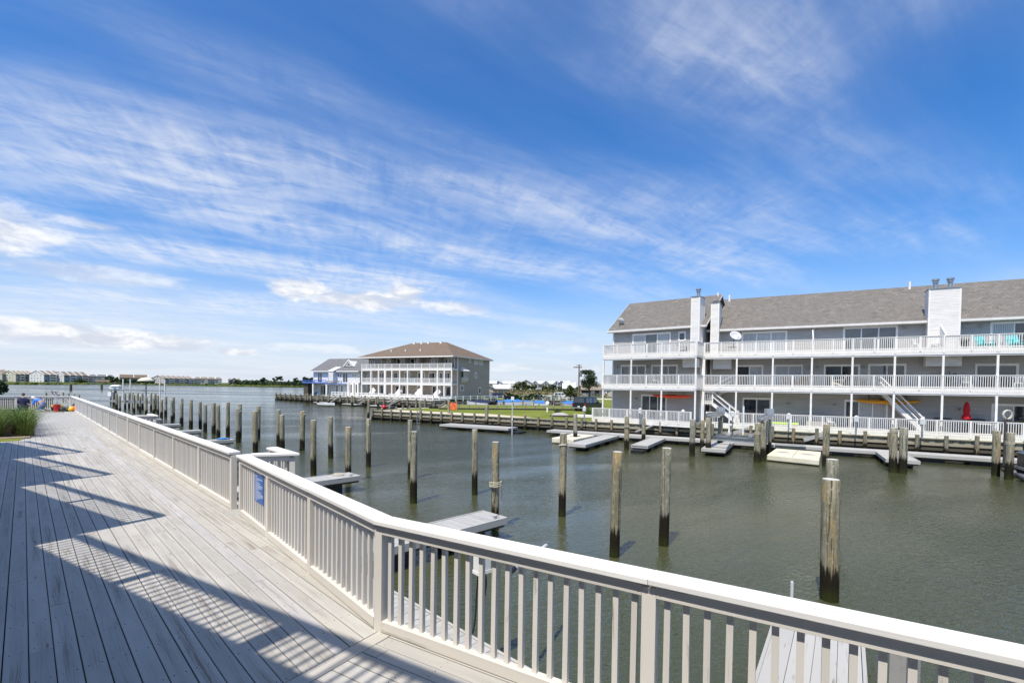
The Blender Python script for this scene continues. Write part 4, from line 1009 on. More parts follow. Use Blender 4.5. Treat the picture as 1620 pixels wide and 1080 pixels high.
def closed_umbrella(label, mat, loc, h=2.3):
    u = thing('closed_umbrella', label, 'umbrella', loc); MB().tube([(0, 0, 0), (0, 0, h)], .02, 8).build('pole', 'white_trim2', u)
    MB().lathe([(.24, 0), (.24, .05), (.05, .09)], (0, 0, 0), 14).build('base', 'dark_gray', u)
    m = MB(); n = 16; prof = [(.21, .95), (.245, 1.05), (.20, 1.22), (.14, 1.32), (.17, 1.6), (.12, 2.0), (.03, h - .02)]; vs = []; fs = []
    for i, (r, z) in enumerate(prof):
        for k in range(n): q = r * (1 + (.16 if k % 2 else -.1)); vs.append((q * cos(2 * pi * k / n), q * sin(2 * pi * k / n), z + (.04 if (k % 2 and i == 0) else 0)))
    for i in range(len(prof) - 1):
        for k in range(n): fs.append((i * n + k, i * n + (k + 1) % n, (i + 1) * n + (k + 1) % n, (i + 1) * n + k))
    m.add(vs, fs); m.build('canopy', mat, u, smooth=True)
closed_umbrella('closed red patio umbrella on the lower deck of the gray condo', 'red_cloth', (*wpt(G2, 16.7, 1.0), LZ[0]), 2.2)
closed_umbrella('closed tan patio umbrella on the lower deck at the right edge', 'cream_float', (*wpt(G2, 20.0, .6), LZ[0]), 2.2)
def kayak(label, mat, loc, rz, L=3.4, w=.72, hang=.5):
    k_ = thing('kayak', label, 'kayak', loc, rz); n = 16; prof = 10; vs = []; fs = []
    for i in range(n + 1):
        t_ = -1 + 2 * i / n; f = max(.03, (1 - abs(t_) ** 2.3)) ** .8; zz = .10 * abs(t_) ** 3
        for j in range(prof): a = 2 * pi * j / prof; vs.append((t_ * L / 2, w / 2 * f * cos(a), zz + .17 * f ** .6 * sin(a) * (1.0 if sin(a) > 0 else .9)))
    for i in range(n):
        for j in range(prof): fs.append((i * prof + j, (i + 1) * prof + j, (i + 1) * prof + (j + 1) % prof, i * prof + (j + 1) % prof))
    fs.append(tuple(range(prof))[::-1]); fs.append(tuple(range(n * prof, (n + 1) * prof)))
    MB().add(vs, fs).build('hull', mat, k_, smooth=True); MB().box(-.45, .35, -.2, .2, .135, .185).build('cockpit', 'black_rubber', k_, bevel=.02)
    for x in (-L * .28, L * .28): MB().tube([(x, -.2, .12), (x, -.2, hang), ], .012, 5).tube([(x, .2, .12), (x, .2, hang)], .012, 5).build('strap', 'black_rubber', k_)
kayak('orange kayak hung under the middle balcony at the left end of the gray condo', 'orange_kayak', (*wpt(G1, 6.1, 1.0), 3.52), GR + G1.rz, 3.5)
kayak('yellow kayak hung under the balcony beside the outside staircase', 'yellow_kayak', (*wpt(G2, 12.5, 1.75), 3.42), GR, 3.9, hang=.7)
o = MB().box(-1.1, 1.1, -.3, .3, 0, .16).build('paddle_board', 'lime', None, (*wpt(G2, 5.8, .15), LZ[0] + .12), GR, bevel=.06); tag(o, 'lime green paddle board lying on the lower deck behind the railing', 'paddle board')
def dish(label, loc, rz, tilt=.75, s=1.0):
    d = thing('satellite_dish', label, 'satellite dish', loc, rz); d.scale = (s, s, s)
    MB().tube([(0, 0, 0), (0, 0, .55), (0, -.12, .68)], .03, 7).build('mast', 'dark_gray', d); MB().box(-.3, .3, -.1, .25, -.05, .0).build('foot', 'dark_gray', d)
    vs = []; fs = []; n = 18
    for i in range(5):
        for k in range(n): r = .40 * i / 4; a = 2 * pi * k / n; vs.append((r * cos(a) * 1.1, r * sin(a), .18 * (r / .40) ** 2 * .6))
    for i in range(4):
        for k in range(n): fs.append((i * n + k, i * n + (k + 1) % n, (i + 1) * n + (k + 1) % n, (i + 1) * n + k))
    o = MB().add(vs, fs).build('reflector', 'dish', d, (0, -.16, .76), smooth=True); o.rotation_euler = (radians(58), 0, 0); so_ = o.modifiers.new('s', 'SOLIDIFY'); so_.thickness = .02
    MB().tube([(0, -.12, .45), (0, -.62, .62)], .014, 5).build('arm', 'dark_gray', d); MB().box(-.04, .04, -.70, -.6, .58, .68).build('receiver', 'dish', d)
dish('satellite dish on the left roof corner of the gray condo', (*wpt(G1, .45, 2.35), 9.75), GR + 2.6, s=.9); dish('satellite dish standing on the top balcony near the second chimney', (*wpt(G2, 2.2, .45), LZ[2] + .55), GR + .6, s=1.1)
o = MB().box(-.45, .45, -.35, .35, 0, .95).box(-.4, .4, -.352, -.34, .05, .9)
o = thing('air_conditioner', 'dark gray air conditioner unit on the lower deck left of the red umbrella', 'air conditioner', (*wpt(G2, 15.55, 1.3), LZ[0]), GR)
MB().box(-.42, .42, -.36, .36, 0, 1.0).build('housing', 'dark_gray', o, bevel=.02); 
for k in range(8): MB().box(-.38, .38, -.372, -.362, .10 + k * .10, .14 + k * .10).build('louvre', 'galv', o)
o = thing('grill', 'covered black barbecue grill on the lower deck right of the red umbrella', 'grill', (*wpt(G2, 17.35, 1.35), LZ[0]), GR)
MB().extr([(-.5, 0, .45), (.5, 0, .45), (.42, 0, 1.0), (-.42, 0, 1.0)], (0, .5, 0)).build('hood', 'black_metal', o, bevel=.05); MB().box(-.45, .45, .05, .45, .05, .44).build('cabinet', 'black_metal', o)
o = thing('storage_bench', 'pale storage bench with cushions on the lower deck behind the railing', 'bench', (*wpt(G2, 8.3, 1.2), LZ[0]), GR)
MB().box(-.9, .9, -.3, .3, .0, .40).build('seat', 'concrete', o); MB().box(-.9, .9, .22, .3, .40, .78).build('backrest', 'concrete', o)
def tuft(mb, c, r, h, n, rd, w=.02, lean=.6, m=0, seg=3):
    for k in range(n):
        a = rd.uniform(0, 2 * pi); q = r * sqrt(rd.random()) * .6; x, y = c[0] + q * cos(a), c[1] + q * sin(a); a2 = a + rd.gauss(0, .7); L = h * rd.uniform(.65, 1.1); le = lean * rd.uniform(.2, 1.2) * L
        pts = []; pw_ = w * rd.uniform(.7, 1.3); px_, py_ = -sin(a2) * pw_ / 2, cos(a2) * pw_ / 2
        for s in range(seg + 1):
            t_ = s / seg; ww = 1 - t_ * .85; X = x + cos(a2) * le * t_ ** 2.0; Y = y + sin(a2) * le * t_ ** 2.0; Z = c[2] + L * (t_ - .32 * lean * t_ ** 3); pts += [(X - px_ * ww, Y - py_ * ww, Z), (X + px_ * ww, Y + py_ * ww, Z)]
        mb.add(pts, [(2 * s, 2 * s + 1, 2 * s + 3, 2 * s + 2) for s in range(seg)], m)
def potted(label, loc, h=.9, pot=.2):
    p = thing('potted_plant', label, 'plant', loc); MB().lathe([(pot * .7, 0), (pot, .35), (pot * 1.05, .36), (pot * .9, .34)], (0, 0, 0), 12).build('pot', 'dark_gray', p)
    m = MB(); tuft(m, (0, 0, .33), .3, h, 60, random.Random(4), .05, .9); m.build('foliage', 'leaf_dark', p)
potted('dark leafy potted plant on the middle balcony under the wide chimney', (*wpt(G2, 15.7, .8), LZ[1]), 1.2); potted('potted plant on the top balcony beside the wide chimney', (*wpt(G2, 16.4, .6), LZ[2]), .7)

for k, (fr, x, y, z, kd, mt_, lb) in enumerate(((G1, 3.0, .8, LZ[1], 'patio_chair', 'dark_gray', 'dark patio chair on the middle balcony at the left end of the gray condo'), (G1, 4.6, .9, LZ[1], 'patio_chair', 'white_plastic', 'white patio chair on the middle balcony above the orange kayak'),
    (G1, 7.0, .8, LZ[2], 'deck_chair', 'dark_gray', 'dark deck chair on the top balcony beside the first chimney'), (G2, 6.0, .9, LZ[1], 'patio_chair', 'wicker', 'brown wicker chair on the middle balcony right of the second chimney'),
    (G2, 7.0, 1.0, LZ[1], 'deck_chair', 'wicker', 'brown deck chair on the middle balcony by the curtained door'), (G2, 9.4, .9, LZ[1], 'deck_chair', 'cream_float', 'cream deck chair on the middle balcony left of the outside stairs'),
    (G2, 21.8, .8, LZ[1], 'patio_chair', 'dark_gray', 'dark patio chair on the middle balcony at the right edge'), (G2, 18.9, 1.0, LZ[0], 'deck_chair', 'wicker', 'brown deck chair on the lower deck right of the grill'),
    (G2, 9.0, .7, LZ[0], 'patio_chair', 'white_plastic', 'white patio chair on the lower deck below the storage bench wall'), (G2, 13.0, .3, LZ[0], 'patio_chair', 'dark_gray', 'dark patio chair on the lower deck under the outside stairs'))):
    chair(kd, mt_, lb, (*wpt(fr, x, y), z), GR + k * .9)
small_table('dark patio table on the middle balcony at the left end of the gray condo', (*wpt(G1, 3.8, .9), LZ[1]), 'dark_gray'); small_table('brown wicker table on the middle balcony between two wicker chairs', (*wpt(G2, 6.5, .6), LZ[1]), 'wicker', .35, .5)
potted('green potted plant on the lower deck at the right edge', (*wpt(G2, 19.4, .4), LZ[0]), .9); potted('small potted plant on the middle balcony above the yellow kayak', (*wpt(G2, 10.9, .5), LZ[1]), .6)

# ------------------------------------------------------------------ brown-roofed taupe building
rT = thing('condo_building', 'taupe three storey building with a brown hip roof and white balconies, left of centre', 'building', (-30.4, 97, 0), atan2(-.438, .9))
T = Fr(rT); TL, TD = 21.6, 14.2
T.b(MB().box(0, TL, 2.0, TD, 1.6, 9.55), 'wall', 'siding_taupe')
hip = MB(); o_ = .55; ze, zr = 9.62, 12.9; yr = 7.3
E4 = [(-o_ - .2, -o_, ze), (TL + o_, -o_, ze), (TL + o_, TD + o_, ze), (-o_ - .2, TD + o_, ze)]; rl, rr_ = (7.0, yr, zr), (TL - 6.2, yr, zr)
hip.add(E4 + [rl, rr_] + [(x, y, ze - .22) for x, y, _ in E4], [(0, 1, 5, 4), (1, 2, 5), (2, 3, 4, 5), (3, 0, 4), (6, 7, 1, 0), (7, 8, 2, 1), (8, 9, 3, 2), (9, 6, 0, 3), (9, 8, 7, 6)])
rf = T.b(hip, 'roof', 'shingle_brown')
T.b(MB().box(-o_ - .23, TL + o_ + .03, -o_ - .05, -o_ - .005, ze - .24, ze - .03), 'gutter', 'white_trim'); T.b(MB().box(TL + o_ + .005, TL + o_ + .05, -o_, TD + o_, ze - .24, ze - .03), 'gutter', 'white_trim2')
for x, y in ((7.6, 6.9), (9.5, 6.9), (11.2, 6.9), (14.3, 6.8)): MB().box(x, x + .5, y - .3, y, 12.5, 13.02).build('vent', 'white_trim2', rf)
for x, y, z in ((5.5, 2.2, 11.1), (9, 2.3, 11.1), (12.6, 2.3, 11.1)): MB().box(x, x + .25, y, y + .25, z - .4, z + .1).build('vent', 'white_trim2', rf)
TZ = (2.15, 4.55, 7.3); TP = [0, 2.45, 4.4, 6.0, 7.7, 9.6, 11.5, 14.8, 18.4, 19.9, 21.5]
for li, z in enumerate(TZ):
    T.b(MB().box(0, TL, .02, 1.99, z - .3, z), 'balcony_floor', 'white_trim2'); T.b(MB().box(-.02, TL, -.03, .018, z - .38, z + .02), 'fascia', 'white_trim')
    if li:
        bays(T, TP, z, y=0, low=.15, sp=.15, bw=.05, h=.95)
    for x in TP:
        w_ = .45 if x in (6.0, 14.8) else .22
        if li < 2: T.b(MB().box(x - w_ / 2, x + w_ / 2, .0 - .04, .2, z, TZ[li + 1] - .38), 'column', 'white_trim')
for x in (7.0, 10.4, 13.8, 18.1): T.b(MB().box(x, x + .12, .3, 1.99, TZ[2], 9.5), 'divider', 'siding_taupe')
for x0, x1, k in ((.5, 1.1, 'd'), (1.6, 3.3, 'dd'), (4.9, 6.2, 'dd'), (7.3, 8.1, 'd'), (8.4, 9.8, 'md'), (10.7, 11.6, 'd'), (12.2, 13.5, 'md'), (15.6, 17.9, 'cdd'), (18.8, 19.2, 'd'), (19.6, 20.8, 'dm')):
    opening(T, 'window', x0, x1, TZ[2] + .1, 9.3, 1.998, k, fw=.08, tw=.12)
for x0, x1, k in ((.4, 1.0, 'd'), (2.4, 4.4, 'dd'), (6.4, 7.5, 'd'), (9.3, 10.5, 'd'), (12.5, 14.0, 'dd'), (15.1, 16.4, 'd'), (16.8, 18.2, 'cd'), (18.6, 19.8, 'dd')):
    opening(T, 'sliding_door', x0, x1, TZ[1] + .05, 6.6, 1.998, k, fw=.08, tw=.12)
for x0, x1, k in ((2.6, 3.9, 'dd'), (7.0, 7.9, 'd'), (8.8, 9.5, 'd'), (12.4, 13.6, 'md'), (15.9, 17.6, 'dd'), (19.0, 20.4, 'd')):
    opening(T, 'sliding_door', x0, x1, TZ[0] + .05, 4.0, 1.998, k, fw=.08, tw=.12)
TS = Fr(rT, (TL * 1.0, 0, 0), pi / 2)      # right side wall: x along depth, facing -y of this frame... faces +x of the building
def side(name, a, b, z0, z1): opening(TS, name, a, b, z0, z1, -.002, 'd' * (1 if b - a < .9 else 2), fw=.08, tw=.10)
T.b(MB().box(TL - .12, TL + .02, 1.88, 1.999, 1.6, 9.5), 'corner_board', 'white_trim')
for a, b, z0, z1 in ((6.0, 6.5, 8.6, 9.35), (8.0, 8.4, 8.4, 9.35), (8.8, 9.2, 8.4, 9.35), (9.9, 10.3, 8.4, 9.35), (10.7, 11.1, 8.4, 9.35), (8.2, 8.9, 5.75, 6.75), (2.9, 4.0, 3.3, 4.2), (9.8, 10.6, 2.7, 3.8)): side('window', a, b, z0, z1)
bw_ = MB().add([(0, -.05, 4.6), (0, -.75, 5.0), (1.5, -.75, 5.0), (1.5, -.05, 4.6), (0, -.05, 7.0), (0, -.75, 7.0), (1.5, -.75, 7.0), (1.5, -.05, 7.0)], [(0, 3, 2, 1), (4, 5, 6, 7), (0, 1, 5, 4), (1, 2, 6, 5), (2, 3, 7, 6), (3, 0, 4, 7)])
b_ = bw_.build('bay_window', 'siding_cream', rT, (TL, 3.0, 0), pi / 2)
MB().box(.1, 1.4, -.78, -.752, 5.75, 6.8).box(-.02, -.0, -.6, -.12, 5.75, 6.8).build('pane', 'glass_dark', b_); MB().box(.7, .8, -.80, -.781, 5.7, 6.85).build('mullion', 'white_trim', b_)
MB().add([(-.25, -1.0, 6.98), (1.75, -1.0, 6.98), (1.75, 0, 6.98), (-.25, 0, 6.98), (.3, -.02, 7.6), (1.2, -.02, 7.6)], [(0, 1, 5, 4), (1, 2, 5), (3, 0, 4), (3, 2, 1, 0)]).build('bay_roof', 'white_trim2', b_)
# small outside stairs and partitions on its lowest level
for x in (2.0, 8.6, 13.3, 17.6):
    s_ = T.b(MB().bar((x, .3, 2.2), (x + 1.1, .3, 3.3), .1, .9), 'stair_rail', 'white_trim')
for k, (x, z) in enumerate(((8.0, TZ[1]), (10.8, TZ[1]), (11.9, TZ[1]))):
    p = Vector((-30.4, 97)) + Vector((.9, -.438)) * x + Vector((.438, .9)) * .9
    chair('deck_chair', 'teal', ['teal chair on the middle balcony of the brown-roofed building, left of the other two', 'middle teal chair on the balcony of the brown-roofed building', 'right-hand teal chair on the balcony of the brown-roofed building'][k], (p.x, p.y, z), -.4, 'teal chairs on the far balcony')

# ------------------------------------------------------------------ white house with blue trim
rW = thing('house', 'white house with blue balcony trim and gray roof beside the brown-roofed building', 'house', (-46, 109.4, 0), atan2(-.438, .9))
H = Fr(rW)
H.b(MB().box(.35, 14.3, 0.6, 9.5, 1.2, 7.05), 'wall', 'siding_white'); H.b(MB().box(14.3, 17.2, 2.4, 9.5, 1.2, 7.0), 'wall', 'siding_white')
s_ = (9.95 - 7.15) / 5.0; r_ = MB()
for (a, b) in ((-.1, 17.4),):
    lo = (7.15 - s_ * .5)
    r_.extr([(a, .0, lo), (a, 5.6, 9.95), (a, 5.6, 10.12), (a, 0, lo + .17)][::-1], (b - a, 0, 0)); r_.extr([(a, 5.6, 9.95), (a, 10.4, 7.1), (a, 10.4, 7.27), (a, 5.6, 10.12)][::-1], (b - a, 0, 0))
    r_.extr([(.35, .6, 7.0), (.35, 9.5, 7.0), (.35, 5.6, 9.9)], (.1, 0, 0)); r_.extr([(17.0, .6, 7.0), (17.0, 9.5, 7.0), (17.0, 5.6, 9.9)], (.1, 0, 0))
H.b(r_, 'roof', 'shingle_dark'); H.b(MB().box(-.12, 6.0, -.06, -.005, 6.84, 7.04).box(8.0, 14.5, -.06, -.005, 6.84, 7.04), 'gutter', 'white_trim')
dm = MB().extr([(8.8, 1.6, 8.15), (11.4, 1.6, 8.15), (10.1, 1.6, 9.35)], (0, 3.2, 0)); H.b(dm, 'dormer', 'siding_white')
dr_ = MB().bar((8.55, 1.55, 8.05), (10.1, 1.55, 9.5), .2, .22, up=(0, 1, 0)).bar((11.65, 1.55, 8.05), (10.1, 1.55, 9.5), .2, .22, up=(0, 1, 0)); H.b(dr_, 'dormer_trim', 'white_trim')
H.b(MB().extr([(9.6, 1.57, 8.35), (10.6, 1.57, 8.35), (10.1, 1.57, 8.85)], (0, .02, 0)), 'dormer_window', 'glass_dark')
H.b(MB().box(6.2, 7.6, -.5, .6, 4.5, 6.9).extr([(6.0, -.6, 6.9), (7.8, -.6, 6.9), (7.8, 2.5, 8.2), (6.0, 2.5, 8.2)], (0, 0, .12)), 'entry_wall', 'siding_white')
H.b(MB().box(-1.1, 6.4, -1.3, .6, 4.28, 4.45), 'balcony_floor', 'blue_trim'); H.b(MB().box(6.4, 11.0, -1.3, .6, 4.05, 4.22), 'balcony_floor', 'blue_trim')
HB = Fr(rW, (0, -1.25, 0)); bays(HB, [-1.0, .9, 2.7, 4.5, 6.3], 4.45, sp=.3, low=.0, h=.55, mat='blue_trim'); bays(HB, [6.6, 8.8, 10.9], 4.22, sp=.3, low=.0, h=.6, mat='timber_tan')
for x in (2.2, 6.3): H.b(MB().box(x - .18, x + .18, -1.2, -.9, 1.3, 4.28), 'column', 'white_trim')
H.b(MB().box(-1.0, .3, -.9, .6, 1.2, 4.28), 'screen_wall', 'timber_dark')
for x0, x1, z0, z1, k in ((1.75, 3.1, 4.5, 6.7, 'dd'), (4.9, 5.9, 4.5, 6.6, 'd'), (7.9, 8.3, 5.7, 6.5, 'd'), (8.5, 8.9, 5.7, 6.5, 'd'), (9.4, 10.8, 4.5, 6.7, 'dd'), (12.2, 12.55, 5.7, 6.5, 'd'), (12.8, 13.15, 5.7, 6.5, 'd'), (7.4, 7.9, 2.0, 3.9, 'd'), (8.9, 9.4, 2.0, 3.9, 'd'), (11.6, 12.2, 2.2, 4.2, 'd'), (13.1, 13.7, 2.2, 4.2, 'd'), (2.6, 5.2, 1.7, 3.9, 'ddd'), (14.8, 15.2, 2.2, 4.3, 'd')):
    opening(H, 'window', x0, x1, z0, z1, .598 if x1 < 14.3 else 2.398, k, fw=.09, tw=.10)
H.b(MB().box(11.1, 11.5, .2, .6, 1.3, 4.5).box(12.4, 12.9, .2, .6, 1.3, 4.5).box(13.9, 14.3, .2, .6, 1.3, 4.5), 'pilaster', 'white_trim')
H.b(MB().box(.5, 1.6, .4, .59, 1.3, 2.2), 'storage_door', 'blue_trim')
# ================================================================== PILINGS
def piling(x, y, top, r, label, cat='piling', mat='piling_a', group=None, seed=0, knot=0, wrap=None):
    rd = random.Random(seed * 7 + 1); m = MB(); n = 12; zs = [-2.6, -.5, .2, .8, 1.3, top * .8, top - .012, top]
    lx, ly = rd.uniform(-.012, .012), rd.uniform(-.012, .012); vs = []; fs = []; ph = [rd.uniform(-.03, .03) for _ in range(n)]
    for i, z in enumerate(zs):
        q = r * (1.07 - .07 * (z / top)) * (.94 if i == len(zs) - 1 else 1)
        for k in range(n): a = 2 * pi * k / n; w = q * (1 + ph[k] + rd.uniform(-.012, .012)); vs.append((w * cos(a) + lx * z, w * sin(a) + ly * z, z))
    for i in range(len(zs) - 1):
        for k in range(n): fs.append((i * n + k, i * n + (k + 1) % n, (i + 1) * n + (k + 1) % n, (i + 1) * n + k))
    fs.append(tuple(range(n))[::-1]); m.add(vs, fs); top_i = (len(zs) - 1) * n; m.add([vs[top_i + k] for k in range(n)], [tuple(range(n))])
    if knot: m.blob((r * .95, -.02, top - knot), (.10, .07, .08), 0, seed, 6, 4)
    o = m.build('piling', mat, None, (x, y, 0)); me = o.data
    me.polygons.foreach_set('use_smooth', [abs(p.normal.z) < .5 for p in me.polygons])
    tag(o, label, cat, group)
    if wrap:
        MB().tube([(r * 1.06 * cos(a / 10 * 2 * pi), r * 1.06 * sin(a / 10 * 2 * pi), wrap + .02 * sin(a)) for a in range(11)], .03, 6).build('rope_wrap', 'rope', o)
    return o
near = [(6.45, 9.59, 2.43, .158, 'piling_c', 'thick weathered piling with a rust-brown streak rising just beyond the foreground railing'),
        (8.95, 13.3, 2.30, .150, 'piling_b', 'gray piling standing close behind the thick rust-streaked foreground piling'),
        (4.12, 12.8, 2.62, .125, 'piling_b', 'pale peeling piling with a dark foot, left of the thick foreground piling'),
        (2.61, 11.9, 2.62, .118, 'piling_c', 'green-topped piling with a yellowish middle, just above the foreground railing'),
        (1.68, 15.56, 2.70, .115, 'piling_a', 'piling with a pale rope band near its top in mid canal'),
        (-.45, 14.0, 2.57, .105, 'piling_c', 'tan piling at the outer end of the nearest finger pier'),
        (-1.39, 18.48, 2.52, .110, 'piling_a', 'slim gray piling left of the nearest finger pier piling'),
        (-3.46, 17.05, 2.55, .120, 'piling_b', 'gray piling with pale cap directly beyond the railing corner'),
        (-4.50, 21.4, 2.64, .105, 'piling_b', 'piling half hidden behind the pale-capped one beyond the railing corner'),
        (-7.27, 24.41, 2.45, .120, 'piling_a', 'leaning gray piling between the second finger pier and the grass peninsula'),
        (-7.0, 20.6, 2.36, .120, 'piling_c', 'split tan piling at the end of the second finger pier')]
for k, (x, y, tp, r, mt_, lb) in enumerate(near): piling(x, y, tp, r, lb, mat=mt_, seed=k, wrap=(2.32 if k == 4 else None))
left_raw = [(-10.15, 26.94, 2.35), (-9.07, 22.0, 2.53), (-13.13, 30.09, 2.46, .22), (-13.8, 28.88, 2.29), (-15.42, 31.74, 2.45), (-15.48, 28.99, 2.49), (-18.76, 35.48, 2.48, .25), (-19.06, 33.45, 2.38, .2),
    (-20.7, 36.54, 2.56), (-22.05, 37.28, 2.66), (-21.72, 35.53, 2.5), (-23.91, 38.5, 2.54), (-25.46, 39.85, 2.31), (-27.92, 43.03, 2.44), (-28.32, 42.34, 2.4), (-31.19, 46.69, 2.46), (-31.13, 45.22, 2.24),
    (-35.64, 51.87, 2.39), (-34.36, 48.53, 2.3), (-38.31, 54.36, 2.44), (-40.47, 56.1, 2.44), (-38.2, 52.33, 2.21), (-45.21, 61.32, 2.42), (-50.32, 67.78, 2.5), (-43.19, 57.87, 2.21), (-50.84, 67.64, 2.54),
    (-45.61, 59.87, 2.21), (-54.11, 70.34, 2.41), (-49.01, 63.28, 2.17), (-55.92, 71.76, 2.41), (-49.66, 63.11, 2.41), (-57.83, 73.22, 2.41), (-58.28, 73.09, 2.41), (-56.19, 69.75, 2.39), (-51.22, 62.72, 2.23),
    (-57.19, 69.46, 2.38), (-66.22, 79.77, 2.31), (-76.06, 91.03, 2.4)]
nl = sorted(left_raw, key=lambda a: -a[0] / a[1])
nl = sorted(left_raw, key=lambda a: -a[0] / a[1])[::-1]
for k, q in enumerate(nl):
    piling(q[0], q[1], q[2], .125 + .01 * (k % 3), f'gray piling, {ordn(k)} from the right in the crowd of pilings along the left boardwalk', mat=('piling_a', 'piling_b', 'piling_a', 'piling_c')[k % 4], group='pilings along the left boardwalk', seed=30 + k, knot=(q[3] if len(q) > 3 else 0))
right = [(-16.89, 56.6, 2.5, .14, 'piling at the left tip of the grass peninsula'), (-10.25, 53.87, 2.49, .14, 'piling in front of the bulkhead, first from the tip of the peninsula'),
    (-7.0, 53.3, 2.6, .13, 'piling beside the orange sheet on the peninsula'), (-2.47, 47.4, 2.46, .17, 'thick piling at the outer side of the long white floating dock'),
    (4.88, 36.6, 2.16, .15, 'piling at the tip of the finger dock with the cream float'), (7.84, 32.62, 2.28, .15, 'piling in front of the left end of the gray condo'), (9.7, 35.2, 2.04, .14, 'shorter piling at the second white finger dock'),
    (11.32, 29.99, 2.28, .16, 'leftmost piling of the boat lift'), (13.21, 33.2, 2.06, .14, 'pale piling behind the leftmost lift piling'), (12.6, 30.67, 2.39, .16, 'dark green piling second from the left at the boat lift'), (14.65, 33.69, 2.22, .16, 'rear left piling carrying the boat lift beam'),
    (14.24, 27.75, 2.27, .17, 'front piling of the pair at the right of the boat lift'), (14.85, 28.3, 2.35, .17, 'greener piling of the pair at the right of the boat lift'), (17.03, 31.7, 2.34, .16, 'rear right piling carrying the boat lift beam'),
    (17.53, 26.7, 2.33, .16, 'gray piling at the right end of the cream floating platforms'), (19.9, 24.95, 2.32, .18, 'left of the doubled thick pilings at the short finger dock'), (20.2, 24.7, 2.36, .18, 'right of the doubled thick pilings at the short finger dock'),
    (24.69, 24.39, 2.29, .16, 'green-topped piling left of the moored boat'), (24.3, 23.37, 2.29, .16, 'tan piling touching the moored boat at the right edge')]
for k, (x, y, tp, r, lb) in enumerate(right): piling(x, y, tp, r, lb, mat=('piling_a', 'piling_b', 'piling_c')[k % 3], seed=80 + k)
for k, (x, y) in enumerate(((-184, 200.3), (-191.4, 224))): piling(x, y, 2.6, .42, ['channel marker post standing alone in the bay, left one', 'channel marker post standing alone in the bay, right one'][k], 'channel marker', 'timber_dark', seed=120 + k)

# ------------------------------------------------------------------ docks on the far side
dock('floating_dock', 'long white floating dock below the grass peninsula', (-6.5, 46.9), (.1, 43.3), 1.7, .45, 5, 'dock_white', 'dock_white', thick=.3)
o = MB().tube([(0, 0, -1.5), (0, 0, 3.0)], .05, 8).build('pole', 'pvc', None, (.05, 42.0, 0)); MB().box(-.13, .13, -.13, .13, 3.0, 3.3).box(-.04, .04, -.1, .1, 1.2, 1.6).build('meter_box', 'white_plastic', o); tag(o, 'slim gray pole with a white box on top beside the long floating dock', 'pole')
def perp(p, q, w0, w1): d_ = (Vector(q) - Vector(p)).normalized(); return d_
dock('floating_dock', 'white floating walkway along the bulkhead under the gray condo', bl(24.4, -3.3), bl(55.5, -4.0), 1.35, .45, 6, 'dock_white', 'dock_white', thick=.28)
dock('finger_dock', 'leftmost finger dock of the condo, with a cream float tied to it', (7.9, 37.9), (4.3, 31.5), 1.15, .45, 7, 'dock_white', 'dock_white')
dock('finger_dock', 'second short finger dock of the condo, below the orange kayak', (11.1, 36.3), (8.4, 31.4), 1.0, .45, 8, 'dock_white', 'dock_white')
dock('finger_dock', 'third finger dock of the condo, ending at the boat lift', (15.1, 34.2), (12.6, 29.9), 1.3, .45, 9, 'dock_white', 'dock_white')
dock('finger_dock', 'short finger dock at the doubled thick pilings', (24.0, 30.6), (21.5, 26.3), 1.4, .45, 10, 'dock_white', 'dock_white')
def floatp(name, label, pts, z0, z1, seed=0, pods=()):
    t_ = thing(name, label, 'float', (pts[0][0], pts[0][1], 0)); P = [(x - pts[0][0], y - pts[0][1]) for x, y in pts]
    MB().prism(P, z0, z1).build('platform', 'cream_float', t_, bevel=.05)
    a, b, c, d = [Vector(p) for p in P]
    for k in pods:
        u = a + (b - a) * k; v = d + (c - d) * k; q = u + (v - u) * .5; MB().box(q.x - .28, q.x + .28, q.y - .28, q.y + .28, z1 + .001, z1 + .02).build('grip_pad', 'concrete', t_)
    for k in range(1, 6):
        q0 = a + (b - a) * (k / 6); q1 = d + (c - d) * (k / 6); 
        if k in (3,): MB().bar((q0.x, q0.y, z1), (q1.x, q1.y, z1), .03, .012).build('joint', 'timber_tan', t_)
    return t_
floatp('drive_on_float', 'cream plastic drive-on float platforms tied at the walkway in front of the condo', [(15.1, 28.3), (17.05, 26.5), (19.4, 30.0), (17.4, 31.5)], .05, .38, 1, (.25, .75))
floatp('jet_ski_float', 'cream plastic float beside the leftmost finger dock', [(3.0, 35.7), (4.5, 34.7), (6.6, 38.0), (5.0, 39.2)], .05, .42, 2, (.5,))
o = MB().box(-.9, .9, -.5, .5, 0, .05).build('dock_mat', 'alu', None, (18.9, 32.5, .455), -.5, bevel=.01); tag(o, 'light metal ramp plate between the walkway and the cream float platforms', 'ramp')

